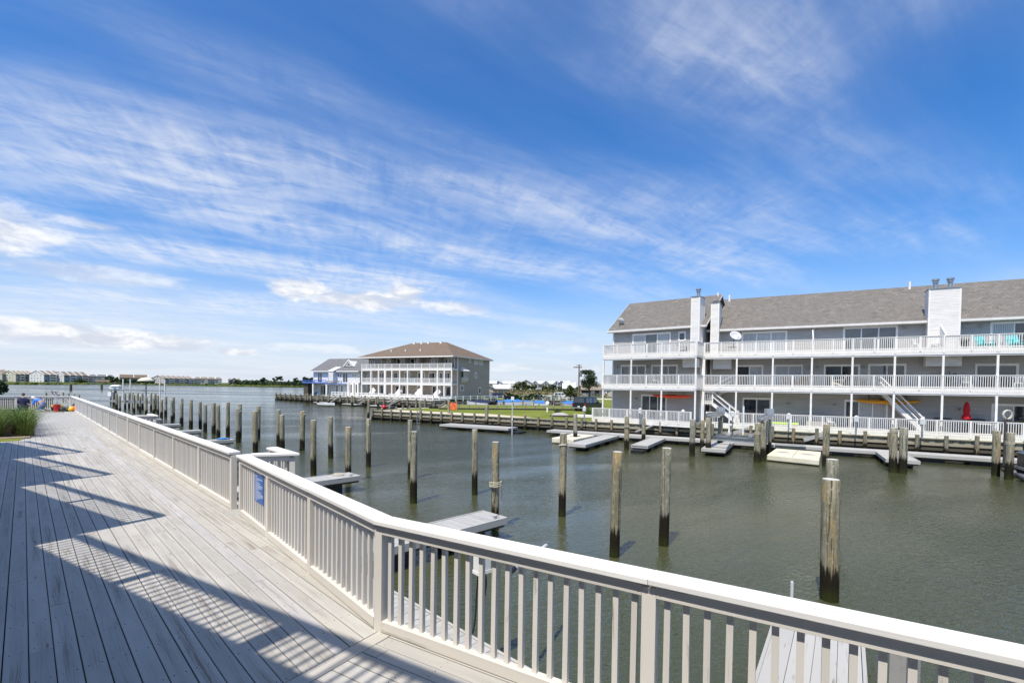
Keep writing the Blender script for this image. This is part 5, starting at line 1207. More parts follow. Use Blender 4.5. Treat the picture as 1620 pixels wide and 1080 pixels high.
# boat lift: two carrier beams over piling pairs with an aluminium cradle hung between
bt = thing('boat_lift', 'aluminium boat lift with gray beams between pilings in front of the condo', 'boat lift', (14.0, 31.0, 0))
def rel_(p): return (p[0] - 14.0, p[1] - 31.0, p[2])
for p, q in (((12.5, 30.5, 2.5), (14.75, 33.9, 2.5)), ((14.6, 28.1, 2.46), (17.1, 31.9, 2.46))):
    for s in (-.13, .13): MB().bar(rel_((p[0] + s, p[1] - s * .6, p[2])), rel_((q[0] + s, q[1] - s * .6, q[2])), .05, .30).build('top_beam', 'alu', bt)
    MB().bar(rel_(p), rel_(q), .3, .02).box(*(lambda c: (c[0] - .22, c[0] + .22, c[1] - .2, c[1] + .2, .12 + 2.3, 2.95))(rel_(q))).build('motor_cover', 'alu', bt)
for a, b in (((12.9, 30.9, 1.05), (15.4, 28.8, 1.05)), ((14.0, 32.9, 1.05), (16.5, 30.9, 1.05))): MB().bar(rel_(a), rel_(b), .10, .24).bar(rel_((a[0], a[1], 1.16)), rel_((b[0], b[1], 1.16)), .22, .02).bar(rel_((a[0], a[1], .94)), rel_((b[0], b[1], .94)), .22, .02).build('cradle_beam', 'alu', bt)
for s in (.3, .7):
    a = Vector((12.9, 30.9, 1.28)).lerp(Vector((15.4, 28.8, 1.28)), s); b = Vector((14.0, 32.9, 1.28)).lerp(Vector((16.5, 30.9, 1.28)), s); MB().bar(rel_(a), rel_(b), .22, .09).build('bunk', 'alu', bt)
for x, y, z0 in ((12.9, 30.9, 1.1), (15.4, 28.8, 1.1), (14.0, 32.9, 1.1), (16.5, 30.9, 1.1)): MB().tube([rel_((x, y, z0)), rel_((x, y, 2.5))], .018, 5).build('cable', 'galv', bt)
for x, y in ((14.6, 32.2), (15.3, 31.7), (13.2, 33.2)): MB().tube([rel_((x, y, 1.2)), rel_((x, y, 3.1))], .055, 8).build('guide_pole', 'white_plastic', bt)

# far left lift with tall white guide poles
bt = thing('boat_lift', 'boat lift with tall white guide poles far along the left boardwalk', 'boat lift', (-57.0, 72.0, 0))
def r2(p): return (p[0] + 57.0, p[1] - 72.0, p[2])
MB().bar(r2((-62.5, 75.2, 2.75)), r2((-52.5, 72.3, 2.75)), .2, .2).build('top_beam', 'galv', bt); MB().bar(r2((-64.5, 72.4, 1.2)), r2((-52.0, 69.0, 1.2)), .3, .3).build('cradle_beam', 'alu', bt)
for (x, y) in ((-60.4, 74.6), (-59.6, 75.0), (-53.1, 72.4), (-52.4, 72.5)): MB().tube([r2((x, y, 1.2)), r2((x, y, 4.5))], .09, 8).build('guide_pole', 'white_trim2', bt)
MB().box(*(lambda c: (c[0] - .9, c[0] + .5, c[1] - .4, c[1] + .4, 2.95, 3.3))(r2((-61.5, 74.8, 0)))).blob(r2((-61.6, 74.6, 3.4)), (.9, .4, .2), 0, 2).build('motor_cover', 'white_plastic', bt)
MB().box(*(lambda c: (c[0] - .25, c[0] + .25, c[1] - .2, c[1] + .2, 1.9, 2.5))(r2((-60.2, 72.0, 0)))).build('lift_motor', 'white_plastic', bt)
u = thing('dock_umbrella', 'small pale umbrella on a pole rising above the far left pilings', 'umbrella', (-56.0, 73.5, 0)); MB().tube([(0, 0, -1), (0, 0, 4.4)], .07, 6).build('pole', 'dark_gray', u)
MB().lathe([(1.15, 4.15), (.95, 4.45), (.55, 4.7), (.05, 4.8)], (0, 0, 0), 16).build('canopy', 'cream_float', u, smooth=True)
u = thing('dock_post', 'dark post with a seabird-like cap behind the far left boat lift', 'post', (-66.5, 80.5, 0)); MB().tube([(0, 0, -1), (0, 0, 3.6)], .2, 8).build('shaft', 'timber_dark', u); MB().blob((0, 0, 3.75), (.45, .3, .22), 0, 3).build('cap', 'timber_dark', u)

# ------------------------------------------------------------------ boats
def boat(label, loc, rz, L, w, hull, cover=None, h=.9, console=False, name='boat', motor=True):
    b = thing(name, label, 'boat', loc, rz); n = 12; prof = []; vs = []; fs = []
    for i in range(n + 1):
        t_ = i / n; wd = w / 2 * (1 - max(0, t_ - .45) ** 2.1 * 3.3 * .97); wd = max(.03, wd); sh_ = h * (1 + .28 * t_ ** 2); x = -L / 2 + L * t_; ke = .0 + .55 * h * max(0, t_ - .6) ** 2 * 3
        sec = [(0, ke), (wd * .75, ke + .18 * h), (wd * .97, ke * .5 + .45 * h), (wd, sh_), (wd * .90, sh_ + .02), (wd * .86, sh_ * .75)]
        vs += [(x, y, z) for y, z in sec] + [(x, -y, z) for y, z in sec[::-1]]
    k = 12
    for i in range(n):
        for j in range(k): 
            if j == 5: continue
            fs.append((i * k + j, (i + 1) * k + j, (i + 1) * k + (j + 1) % k, i * k + (j + 1) % k))
    fs.append(tuple(range(k)))
    MB().add(vs, fs).build('hull', hull, b)
    d = MB(); pts = [];
    for i in range(n + 1): q = vs[i * k + 5]; pts.append((q[0], q[1]))
    d.prism(pts + [(x, -y) for x, y in pts[::-1]], h * .42, h * .45).build('deck', 'fiberglass', b)
    if cover:
        m = MB(); cv = []; cf = []
        for i in range(n + 1):
            q = vs[i * k + 3]; hh = q[2] + .03; pk = hh + (.45 if 2 < i < 8 else .22) * (1 - (i / n) ** 3)
            for j in range(7): s = -1 + j / 3; cv.append((q[0], q[1] * 1.02 * s, hh + (pk - hh) * (1 - s * s) + .02 * ((i * 7 + j) % 3)))
        for i in range(n):
            for j in range(6): cf.append((i * 7 + j, (i + 1) * 7 + j, (i + 1) * 7 + j + 1, i * 7 + j + 1))
        m.add(cv, cf).build('cover', cover, b, smooth=True)
    if console:
        MB().box(-.3, .4, -.35, .35, h * .45, h * 1.35).build('console', 'fiberglass', b, bevel=.06); MB().extr([(.35, -.33, h * 1.35), (.35, .33, h * 1.35), (.15, .3, h * 1.75), (.15, -.3, h * 1.75)], (.02, 0, 0)).build('windscreen', 'glass_mid', b)
    if motor:
        MB().blob((-L / 2 - .25, 0, h * 1.15), (.28, .2, .32), 0, 3).box(-L / 2 - .33, -L / 2 - .12, -.07, .07, -.2, h * .9).build('outboard', 'black_metal', b)
    return b
boat('white boat under a bright blue cover behind the lawn, left one', (.6, 81.5, .55), .1, 6.2, 2.2, 'fiberglass', 'blue_tarp', .95)
boat('white boat under a bright blue cover behind the lawn, middle one with its cover bunched', (4.4, 82.0, .5), 2.4, 5.4, 2.1, 'fiberglass', 'blue_tarp', .85)
boat('white boat with a peaked blue cover behind the lawn near the parked pickup', (9.9, 82.5, .5), 1.9, 5.6, 2.1, 'fiberglass', 'blue_tarp', .85)
boat('white boat with dark blue cover moored left of the covered boats', (-5.4, 80.5, .4), 2.3, 7.0, 2.3, 'fiberglass', 'navy_cloth', 1.0)
boat('gray boat with dark cover moored between the blue-covered boats', (-2.2, 83.5, .5), .3, 5.5, 2.0, 'car_silver', 'dark_gray', .8)
boat('small cream skiff moored behind the tip of the peninsula', (-14.5, 70.0, .15), .1, 4.8, 1.8, 'cream_float', None, .6)
boat('white skiff moored behind the sand path', (-12.2, 68.2, .15), .0, 4.5, 1.7, 'fiberglass', None, .55)
boat('small white dinghy lying against the pilings below the blue-trimmed house', (-34.0, 88.5, .1), -.6, 4.2, 1.6, 'fiberglass', None, .5, motor=False)
# pontoon-like boat at the right edge: dark tube hull, pale cover, black frame
pb = thing('pontoon_boat', 'boat with pale canvas cover and black frame moored at the right edge', 'boat', (26.5, 22.6, 0), atan2(-.4818, .8763))
n = 10
for sy in (-1, 1): MB().tube([(-2.2, sy * .85, .38), (-1.9, sy * .85, .18), (-1.4, sy * .85, .12), (4.5, sy * .85, .12)], [.04, .2, .31, .31], 12).build('pontoon', 'dark_gray', pb, smooth=True)
MB().box(-1.7, 4.5, -1.25, 1.25, .44, .54).build('deck', 'alu', pb); MB().box(-1.5, 4.5, -1.22, -1.18, .54, 1.2).box(-1.5, 4.5, 1.18, 1.22, .54, 1.2).box(-1.52, -1.48, -1.2, 1.2, .54, 1.2).build('fence', 'black_metal', pb)
MB().extr([(-1.6, -1.27, 1.2), (-1.6, 1.27, 1.2), (-1.0, .9, 1.55), (0, .3, 1.85), (-1.0, -.9, 1.55)], (5.9, 0, 0)).build('canvas_cover', 'cream_float', pb, bevel=.05)
fr_ = MB()
for x in (-1.3, .4): fr_.tube([(x, -1.2, 1.2), (x + .1, -1.2, 2.7), (x + .15, -.9, 2.95), (x + .15, .9, 2.95), (x + .1, 1.2, 2.7), (x, 1.2, 1.2)], .035, 8)
fr_.build('bimini_frame', 'black_metal', pb); MB().blob((-.6, 0, 2.98), (1.2, 1.2, .16), 0, 6, 12, 6).build('bimini_top', 'black_rubber', pb, smooth=True)
gb = thing('dock_light', 'round dark lamp on a bracket above the boat at the right edge', 'lamp', (25.3, 24.6, .5)); MB().tube([(0, 0, 0), (0, 0, 2.35), (.1, 0, 2.5)], .05, 8).build('post', 'dark_gray', gb)
MB().tube([(.22 * cos(a / 12 * 2 * pi) + .1, 0, 2.6 + .22 * sin(a / 12 * 2 * pi)) for a in range(13)], .05, 6).build('ring', 'rope', gb)

# power posts along the lower deck and lines between boats and pilings
for k, s in enumerate((26.5, 31.5, 35.0, 38.7, 42.5, 46.6, 50.2)):
    x, y = bl(s, -.55); pp_ = thing('power_post', f'small gray power post, {ordn(k)} from the left in front of the condo deck railing', 'power post', (x, y, 1.1), atan2(BD.y, BD.x), 'power posts before the condo deck')
    MB().box(-.05, .05, -.05, .05, 0, .95).build('post', 'galv', pp_); MB().box(-.14, .14, -.10, .10, .95, 1.28).build('meter_box', 'dish', pp_, bevel=.01); MB().lathe([(.12, 1.281), (.12, 1.34), (.02, 1.40)], (0, 0, 0), 10).build('lamp', 'white_plastic', pp_)
for k, (x, y, z) in enumerate(((19.9, 24.95, 2.05), (24.3, 23.37, 1.7), (14.24, 27.75, 1.6), (7.84, 32.62, 1.5), (-.45, 14.0, 1.25))):
    rd = random.Random(k); o = MB(); o.tube([(.175 * cos(a * .52) , .175 * sin(a * .52), .018 * a / 4 + rd.uniform(-.01, .01)) for a in range(40)], .014, 5); o.tube([(.17, 0, .02), (.2, .02, -.25), (.17, .05, -.5), (.2, .06, -.42)], .013, 5)
    o = o.build('mooring_line', 'rope', None, (x, y, z)); tag(o, ('pale line wound round the left doubled piling', 'pale line wound round the piling touching the moored boat', 'pale line wound round the front lift piling', 'pale line wound round the piling before the left end of the condo', 'pale line wound round the piling of the nearest finger pier')[k], 'rope')

# ------------------------------------------------------------------ vehicles
def car(label, cat, name, loc, rz, paint, L=4.8, w=1.85, h=1.75, kind='suv', z_=0):
    c = thing(name, label, cat, loc, rz); g_ = .28
    if kind == 'pickup': low = [(-L / 2, g_ + .2), (-L / 2, 1.05), (L * .30, 1.05), (L * .46, 1.0), (L / 2, .85), (L / 2, g_ + .1)]; cabp = [(-L * .49, 1.05), (-L * .475, h - .02), (-L * .09, h), (L * .10, h), (L * .26, 1.06)]
    else: low = [(-L / 2, g_ + .15), (-L / 2, .98), (L * .22, 1.0), (L * .45, .90), (L / 2, .72), (L / 2, g_ + .05)]; cabp = [(-L * .485, .98), (-L * .44, h - .03), (-L * .30, h), (L * .06, h - .01), (L * .20, 1.0)]
    m = MB(); m.extr([(x, -w / 2, z) for x, z in low], (0, w, 0)); body = m.build('body', paint, c, bevel=.09)
    vs = []
    for y, s in ((-1, 1), (1, 1)):
        for x, z in cabp: vs.append((x, y * (w / 2 - .04 - (.16 if z > 1.2 else 0)), z))
    n = len(cabp); MB().add(vs, [tuple(range(n)), tuple(range(n, 2 * n))[::-1]] + [(i, i + n, (i + 1) % n + n, (i + 1) % n) for i in range(n)]).build('cabin', paint, c, bevel=.05)
    # glass: rear, sides, windscreen
    def on(x, z): return w / 2 - .04 - .16 * max(0, min(1, (z - 1.0) / (h - 1.0)))
    zt, zb = h - .14, 1.10
    segs = ([(-L * .455, -L * .31), (-L * .29, -L * .14), (-L * .075, L * .01), (L * .03, L * .12)] if kind == 'pickup' else [(-L * .41, -L * .26), (-L * .24, -L * .09), (-L * .07, L * .07)])
    for a, b in segs:
        for s in (-1, 1):
            q = [(a, s * (on(a, zb) + .012), zb), (b + (.12 if b > 0 else 0), s * (on(b, zb) + .012), zb), (b, s * (on(b, zt) + .012), zt), (a + .03, s * (on(a, zt) + .012), zt)]
            MB().extr(q, (0, s * .006, 0)).build('side_window', 'glass_dark', c)
    x0, x1 = cabp[0][0] - .012, cabp[1][0] - .012
    MB().extr([(x0 + (x1 - x0) * .15, -w / 2 + .22, zb), (x0 + (x1 - x0) * .15, w / 2 - .22, zb), (x0 + (x1 - x0) * .85, w / 2 - .32, zt), (x0 + (x1 - x0) * .85, -w / 2 + .32, zt)], (-.01, 0, 0)).build('rear_window', 'glass_dark', c)
    xa, xb = cabp[-1][0], cabp[-2][0]
    MB().extr([(xa + .0, -w / 2 + .2, 1.10), (xa + .0, w / 2 - .2, 1.10), (xb + .03, w / 2 - .3, h - .08), (xb + .03, -w / 2 + .3, h - .08)], (.012, 0, 0)).build('windscreen', 'glass_dark', c)
    for sx in (-.31, .32):
        for s in (-1, 1):
            wh = MB().tube([(0, -.11, 0), (0, -.10, 0), (0, .10, 0), (0, .11, 0)], [.30, .345, .345, .30], 18).build('wheel', 'black_rubber', c, (L * sx, s * (w / 2 - .10), .345)); MB().tube([(0, -.116, 0), (0, .116, 0)], .19, 12).build('rim', 'galv', wh)
    for s in (-1, 1):
        MB().box(-L / 2 - .03, -L / 2 + .1, s * (w / 2 - .02) - .14 * (s > 0), s * (w / 2 - .02) + .14 * (s < 0), .70, 1.02).build('tail_light', 'tail_red', c); MB().box(L / 2 - .16, L / 2 + .02, s * (w / 2 - .36) - .16, s * (w / 2 - .36) + .16, .62, .76).build('headlight', 'fiberglass', c)
        MB().box(L * .12, L * .16, s * (w / 2 + .03) - .09, s * (w / 2 + .03) + .09, 1.06, 1.2).build('mirror', paint, c)
    MB().box(-L / 2 - .07, -L / 2 + .02, -w / 2 + .05, w / 2 - .05, .38, .52).build('rear_bumper', 'galv' if kind == 'pickup' else 'dark_gray', c, bevel=.02)
    MB().box(-L / 2 - .075, -L / 2 - .072, -.16, .16, .55, .70).build('number_plate', 'white_plastic', c)
    return c
car('black pickup with a rear cap parked on the lawn beside the gray condo', 'pickup', 'pickup_truck', (10.3, 64.4, GZ), radians(54), 'car_black', 5.5, 1.98, 1.88, 'pickup')
car('white vehicle parked by the sand bank beyond the covered boats', 'car', 'parked_car', (11.3, 119, GZ + .05), 2.7, 'car_white', 4.9)
car('silver and dark car parked beside the taupe end wall', 'car', 'parked_car', (-5.9, 107, GZ), .6, 'car_silver', 4.6, h=1.6)
car('dark car parked behind the taupe end wall, right of the silver one', 'car', 'parked_car', (-2.6, 110, GZ), .3, 'navy_cloth', 4.6, h=1.6)
tr_ = thing('boat_trailer', 'white boat trailer frames stacked beyond the covered boats, left of the black pickup', 'trailer', (11.8, 92 + 12, GZ))
for k in range(3):
    MB().bar((-2.2, k * .5, .6 + k * .3), (1.8, k * .5 - .5, .9 + k * .3), .12, .12).build('frame', 'white_trim2', tr_)
    MB().bar((-1.2, -.8, .5 + k * .35), (-1.0, 1.0, .6 + k * .35), .10, .10).build('cross_member', 'white_trim2', tr_)
for s in (-1, 1): MB().tube([(.2, s * .9 - .1, .3), (.2, s * .9 + .1, .3)], .3, 12).build('wheel', 'black_rubber', tr_)

# ------------------------------------------------------------------ odds and ends on the peninsula and the far bank
o = thing('orange_barrier', 'orange plastic sheet strung between posts on the peninsula', 'barrier', (-8.0, 60.9, GZ), -.45)
m = MB(); vs = []; fs = []
for i in range(9):
    for j in range(5): vs.append((i * .15, .03 * sin(i * 1.3 + j), .05 + j * .22))
for i in range(8):
    for j in range(4): fs.append((i * 5 + j, (i + 1) * 5 + j, (i + 1) * 5 + j + 1, i * 5 + j + 1))
sh_ = m.add(vs, fs).build('sheet', 'orange_plastic', o); so_ = sh_.modifiers.new('s', 'SOLIDIFY'); so_.thickness = .01
for x in (-.03, 1.23): MB().tube([(x, 0, 0), (x, 0, 1.15)], .04, 6).build('stake', 'timber_tan', o)
o = MB().blob((0, 0, .26), (.33, .33, .33), 0, 3, 12, 8).build('buoy', 'red_plastic', None, (-16.1, 60.4, GZ)); o.data.polygons.foreach_set('use_smooth', [True] * len(o.data.polygons)); tag(o, 'faded red round buoy on the tip of the peninsula', 'buoy')
ld = thing('ladder', 'metal boarding ladder on the bulkhead near the tip of the peninsula', 'ladder', (*bl(7.2, -.35), .05), atan2(BD.y, BD.x))
for s in (-.2, .2): MB().box(s - .03, s + .03, -.03, .03, -.5, 1.35).build('stile', 'galv', ld)
for k in range(6): MB().box(-.17, .17, -.03, .03, -.3 + k * .28, -.25 + k * .28).build('rung', 'galv', ld)
o = thing('lamp_post', 'short white lamp post on the lawn beside a mulched shrub', 'lamp post', (4.4, 59.4, GZ)); MB().tube([(0, 0, 0), (0, 0, .75)], .11, 8).build('post', 'white_trim', o); MB().lathe([(.13, .75), (.24, .85), (.26, 1.1), (.14, 1.3), (.02, 1.36)], (0, 0, 0), 10).build('lamp_head', 'white_trim', o)
g = MB(); g.prism([(4.0, 50.6), (9.2, 48.0), (9.8, 50.0), (7.2, 52.0), (4.4, 53.2)], GZ, GZ + .05); g.build('mulch_bed', 'soil', kind='structure')
o = MB().blob((0, 0, 0), (.9, .5, .28), 0, 5, 9, 6).build('boulder', 'concrete', None, (5.2, 51.7, GZ + .1)); tag(o, 'pale boulder in the mulch bed beside the lawn', 'boulder')
o = MB().box(-1.0, 1.0, -.25, .25, 0, .3).build('planter_box', 'white_trim2', None, (7.3, 48.8, GZ + .04), -.5, bevel=.04); tag(o, 'low white box at the edge of the mulch bed beside the condo deck', 'box')
def leafcloud(mb, c, r, n, size, rd, m=0, shell=.5):
    for k in range(n):
        v = Vector((rd.gauss(0, 1), rd.gauss(0, 1), rd.gauss(0, 1))).normalized() * (shell + (1 - shell) * rd.random()); p = Vector((c[0] + v.x * r[0], c[1] + v.y * r[1], c[2] + v.z * r[2])); s = size * rd.uniform(.6, 1.3)
        a = Vector((rd.gauss(0, 1), rd.gauss(0, 1), rd.gauss(0, .6))).normalized() * s; b = a.cross(Vector((rd.gauss(0, 1), rd.gauss(0, 1), rd.gauss(0, 1)))).normalized() * s * .6
        mb.add([p - a, p + b, p + a, p - b], [(0, 1, 2, 3)], m)
def tree(name, label, loc, h, r, leafmat='leaf_dark', n=900, size=.22, seed=0, trunk=.3, clumps=9, group=None, cat='tree', shape='round', lean=0):
    rd = random.Random(seed); t_ = thing(name, label, cat, loc, rd.uniform(0, 6), group); th = h * trunk
    top = Vector((lean * h, 0, th * 1.25)); b = MB().tube([(0, 0, -.2), (lean * h * .4, 0, th * .6), tuple(top), (lean * h * 1.2, .0, h * .75)], [h * .035, h * .028, h * .02, h * .008], 8)
    cs = []
    for k in range(clumps):
        a = 2 * pi * k / clumps + rd.uniform(-.4, .4); q = r * rd.uniform(.25, .75); z = th + (h - th) * rd.uniform(.15, .85); f = 1 - abs((z - th) / (h - th) - .4) * .7
        c = Vector((top.x + q * f * cos(a), q * f * sin(a), z)); cs.append(c); b.tube([tuple(top * .9), tuple(top.lerp(c, .5) + Vector((0, 0, -.1))), tuple(c)], [h * .014, h * .01, h * .004], 5)
    b.build('trunk', 'bark', t_); m = MB()
    for c in cs: rr2 = r * rd.uniform(.30, .52); leafcloud(m, c, (rr2, rr2, rr2 * (.55 if shape == 'flat' else .8)), n // clumps, size, rd, 0, .35)
    m.build('crown', leafmat, t_); return t_
tree('pine_tree', 'windswept pine behind the left end of the gray condo, its dark crown in flat layers', (14.3, 88, GZ), 6.6, 2.2, 'leaf_pine', 3000, .13, 5, .40, 15, shape='flat', lean=.05)
tree('small_tree', 'low rounded tree left of the pine beside the utility pole', (11.6, 95, GZ), 3.4, 1.9, 'leaf_olive', 900, .2, 8, .3)
o = thing('utility_pole', 'wooden utility pole with crossarm left of the gray condo', 'utility pole', (12.0, 86.5, GZ)); MB().tube([(0, 0, 0), (0, 0, 7.2)], [.17, .11], 10).build('pole', 'pole_wood', o); MB().box(-1.0, .55, -.06, .06, 6.6, 6.78).box(-.5, .5, -.05, .05, 7.0, 7.1).build('crossarm', 'pole_wood', o)
MB().lathe([(.2, 5.0), (.22, 5.05), (.22, 5.75), (.1, 5.8)], (.32, 0, 0), 10).build('transformer', 'galv', o)
for s in (-.9, -.45, .45): MB().lathe([(.04, 6.78), (.06, 6.85), (.03, 6.95)], (s, 0, 0), 6).build('insulator', 'white_plastic', o)
pass
m = MB(); rd = random.Random(9)
for k in range(46): tuft(m, (rd.uniform(8.6, 12.4), rd.uniform(51.2, 56.5), GZ), .5, 1.15, 42, rd, .03, .9)
m.build('ornamental_grass', 'leaf_grass', kind='stuff')
s = thing('shrub', 'small dark spiky shrub in the mulch bed beside the lamp post', 'shrub', (5.0, 52.4, GZ)); m = MB(); tuft(m, (0, 0, 0), .5, 1.0, 90, random.Random(2), .05, .7); m.build('leaves', 'leaf_dark', s)
def hedge(label, p, q, w, h, mat='leaf_dark', seed=0, dens=55, size=.16, name='hedge', cat='hedge'):
    rd = random.Random(seed); L = hypot(q[0] - p[0], q[1] - p[1]); m = MB(); n = int(L * dens)
    for k in range(n):
        x = rd.uniform(0, L); hh = h * (.8 + .2 * sin(x * 1.1 + seed) + .08 * sin(x * 3.7)); c = (x, rd.uniform(-w / 2, w / 2), rd.uniform(.1, 1) ** .6 * hh); leafcloud(m, c, (.12, .12, .12), 1, size, rd)
    o = m.build(name, mat, None, (p[0], p[1], GZ), az(p, q)); tag(o, label, cat)
hedge('clipped dark hedge on the far bank right of the taupe building', (-1.0, 99.5), (9, 103), 1.6, 1.55, seed=1, size=.26, dens=110); hedge('darker hedge continuing right behind the covered boats', (9.5, 104.5), (13.5, 105), 1.6, 1.3, seed=2, size=.26, dens=110)
hedge('low green shrubs at the foot of the taupe end wall', (-8.9, 90.4), (-6.0, 95.3), .9, 1.0, 'leaf_grass', 3, 90, .12)
# white rail fences on the far boardwalk with gangways down to the water
def fence(label, p, q, z, n, h=.95, rails=(.9, .5), mat='white_trim'):
    L = hypot(q[0] - p[0], q[1] - p[1]); f = thing('white_fence', label, 'fence', (p[0], p[1], z), az(p, q), 'white rail fences of the far boardwalk')
    for k in range(n + 1): MB().box(L * k / n - .09, L * k / n + .09, -.09, .09, 0, h).build('post', mat, f)
    for r in rails: MB().box(0, L, -.06, .06, r - .12, r).build('rail', mat, f)
QD = (Vector((-13.6, 82)) - Vector((-56.8, 116))); QL = QD.length; QD.normalize(); QN = Vector((-QD.y, QD.x)); QN = QN if QN.y > 0 else -QN
def ql(s, o=0): p = Vector((-56.8, 116)) + QD * s + QN * o; return (p.x, p.y)
g = MB().prism([ql(20, .1), ql(QL, .1), ql(QL, 4.4), ql(20, 5.5)], 1.5, 1.62); g.build('far_boardwalk', 'dock_white', kind='structure')
fence('white fence in front of the right part of the blue-trimmed house', ql(23, .6), ql(29.5, .6), 1.6, 5); fence('white fence in front of the left half of the brown-roofed building', ql(32, .6), ql(41, .6), 1.6, 6)
fence('white fence in front of the right half of the brown-roofed building', ql(42.5, .6), ql(54.5, .6), 1.6, 8); fence('white fence running along the taupe end wall', (-12.6, 83.5), (-1.8, 99), 1.35, 9)
for k, s in enumerate((27.5, 37.5, 46.5)):
    gw = thing('gangway', f"pale gangway sloping to the water, {('left', 'middle', 'right')[k]} of the three before the brown-roofed building", 'gangway', (*ql(s, -1.2), 0), az(ql(0), ql(1))); MB().bar((1.8, 0, 1.5), (-1.6, 0, .35), .9, .12).build('ramp', 'dock_white', gw)
    for y in (-.45, .45): MB().bar((1.8, y, 2.2), (-1.6, y, 1.05), .06, .08).build('hand_rail', 'white_trim2', gw)
    dock('low_dock', f"low floating dock at the foot of the {('left', 'middle', 'right')[k]} pale gangway", ql(s - 5.5, -2.4), ql(s - .2, -2.4), 1.2, .4, 90 + k, 'dock_white', 'dock_white')
for k, s in enumerate((20.5, 24.5, 28.5, 32.5, 36.5, 40.5, 44.5)): x, y = ql(s, -3.4); piling(x, y, 2.1, .17, f'dark piling, {ordn(k)} from the left before the brown-roofed building', seed=150 + k, group='pilings before the brown-roofed building', mat='piling_a')
for k, (x, y) in enumerate(((-5, 80), (-1.5, 79.9), (1.8, 79.8), (3.6, 80), (5.5, 80), (8.2, 80.1), (11, 80.2))): piling(x, y, 2.4, .12, f'slim piling, {ordn(k)} from the left behind the lawn among the covered boats', seed=170 + k, group='pilings among the covered boats')
fence('white rail fence behind the covered boats', (4.8, 101), (13.5, 103.4), GZ + .2, 5, 1.2, (1.15, .7, .3))
# ================================================================== FAR BUILDINGS
def win(par, x, z, y, w=1.3, h=1.3, blinds=False):
    o = MB().box(x - w / 2 - .1, x + w / 2 + .1, y - .06, y + .02, z - .1, z + h + .1).build('window', 'white_trim', par); MB().box(x - w / 2, x + w / 2, y - .09, y - .061, z, z + h).build('pane', 'glass_pale' if blinds else 'glass_dark', o)  # pale pane stands for white blinds behind the glass
def far_condo(label, X, Y, w, units, gz=.6, face=None, depth=14, st=2.75, wallm=('siding_white', 'siding_slate'), roof='shingle_tan', name='condo_building', nst=3, rh=3.2, group=None):
    """units: list of (fraction, type) gable | row | hip ; x runs along the face from left to right"""
    fa = face if face is not None else atan2(Y, X) - pi / 2
    r = thing(name, label, 'building', (X, Y, gz), fa, group); x = -w / 2; h = nst * st + .3
    for i, (fr_, ty) in enumerate(units):
        uw = w * fr_; a, b = x, x + uw; wm = wallm[i % len(wallm)] if ty != 'gable' else wallm[0]; yf = 0 if ty == 'gable' else .9
        if ty == 'gable':
            m = MB().box(a, b, yf, depth, 0, h).extr([(a, yf, h), (b, yf, h), ((a + b) / 2, yf, h + rh)], (0, depth, 0)); m.build('wall', wm, r)
            q = MB(); c = (a + b) / 2
            q.extr([(a - .4, yf - .5, h - .25), (c, yf - .5, h + rh + .1), (c, yf - .5, h + rh + .35), (a - .4, yf - .5, h)], (0, depth + .5, 0)); q.extr([(c, yf - .5, h + rh + .1), (b + .4, yf - .5, h - .25), (b + .4, yf - .5, h), (c, yf - .5, h + rh + .35)], (0, depth + .5, 0)); q.build('roof', roof, r)
            for s in (-1, 1): MB().bar((c + s * (uw / 2 + .4), yf - .55, h - .1), (c, yf - .55, h + rh + .25), .08, .4, up=(0, 1, 0)).build('rake_board', 'white_trim', r)
            nw = max(1, int(uw / 4))
            for k in range(nw):
                for f in range(nst): win(r, a + uw * (k + .5) / nw, f * st + 1.0, yf, blinds=(k + f + i) % 2)
            win(r, c, h + .4, yf, .7, .8)
        else:
            MB().box(a, b, yf, depth, 0, h).build('wall', wm, r)
            q = MB(); o1, o2 = (0, 0) if ty == 'row' else (min(uw * .3, 4), min(uw * .3, 4))
            E = [(a - (.4 if ty == 'hip' else 0), yf - 1.4, h - .3), (b + (.4 if ty == 'hip' else 0), yf - 1.4, h - .3), (b, depth + .5, h - .3), (a, depth + .5, h - .3)]; q.add(E + [(a + o1, depth / 2, h + rh), (b - o2, depth / 2, h + rh)] + [(x_, y_, z_ - .25) for x_, y_, z_ in E], [(0, 1, 5, 4), (1, 2, 5), (2, 3, 4, 5), (3, 0, 4), (6, 7, 1, 0), (7, 8, 2, 1), (8, 9, 3, 2), (9, 6, 0, 3), (9, 8, 7, 6)]); q.build('roof', roof, r)
            if ty == 'row': MB().bar((b, -.6, h - .2), (b, depth / 2, h + rh + .2), .5, .5).build('party_wall', 'white_trim', r)
            nb = max(1, int(round(uw / 4.5)))
            for k in range(nb):
                xa, xb = a + uw * k / nb + .25, a + uw * (k + 1) / nb - .25; bal = (k + i) % 2 == 0
                for f in range(nst):
                    if bal:
                        d_ = MB().box(xa, xb, yf - .03, yf - .005, f * st + .2, f * st + 2.3).build('recess_shade_panel', 'glass_dark', r); MB().box(xa - .1, xb + .1, yf - 1.2, yf - .032, f * st - .1, f * st + .1).box(xa - .1, xb + .1, yf - 1.22, yf - 1.12, f * st + .1, f * st + 1.05).build('balcony', 'white_trim' if k % 2 else 'siding_slate', r)  # flat dark panel on the wall, shade of a balcony slot put into its colour
                    else: win(r, (xa + xb) / 2, f * st + .9, yf, 1.6, 1.4, blinds=(k + f) % 2 == 0)
        x += uw
    return r
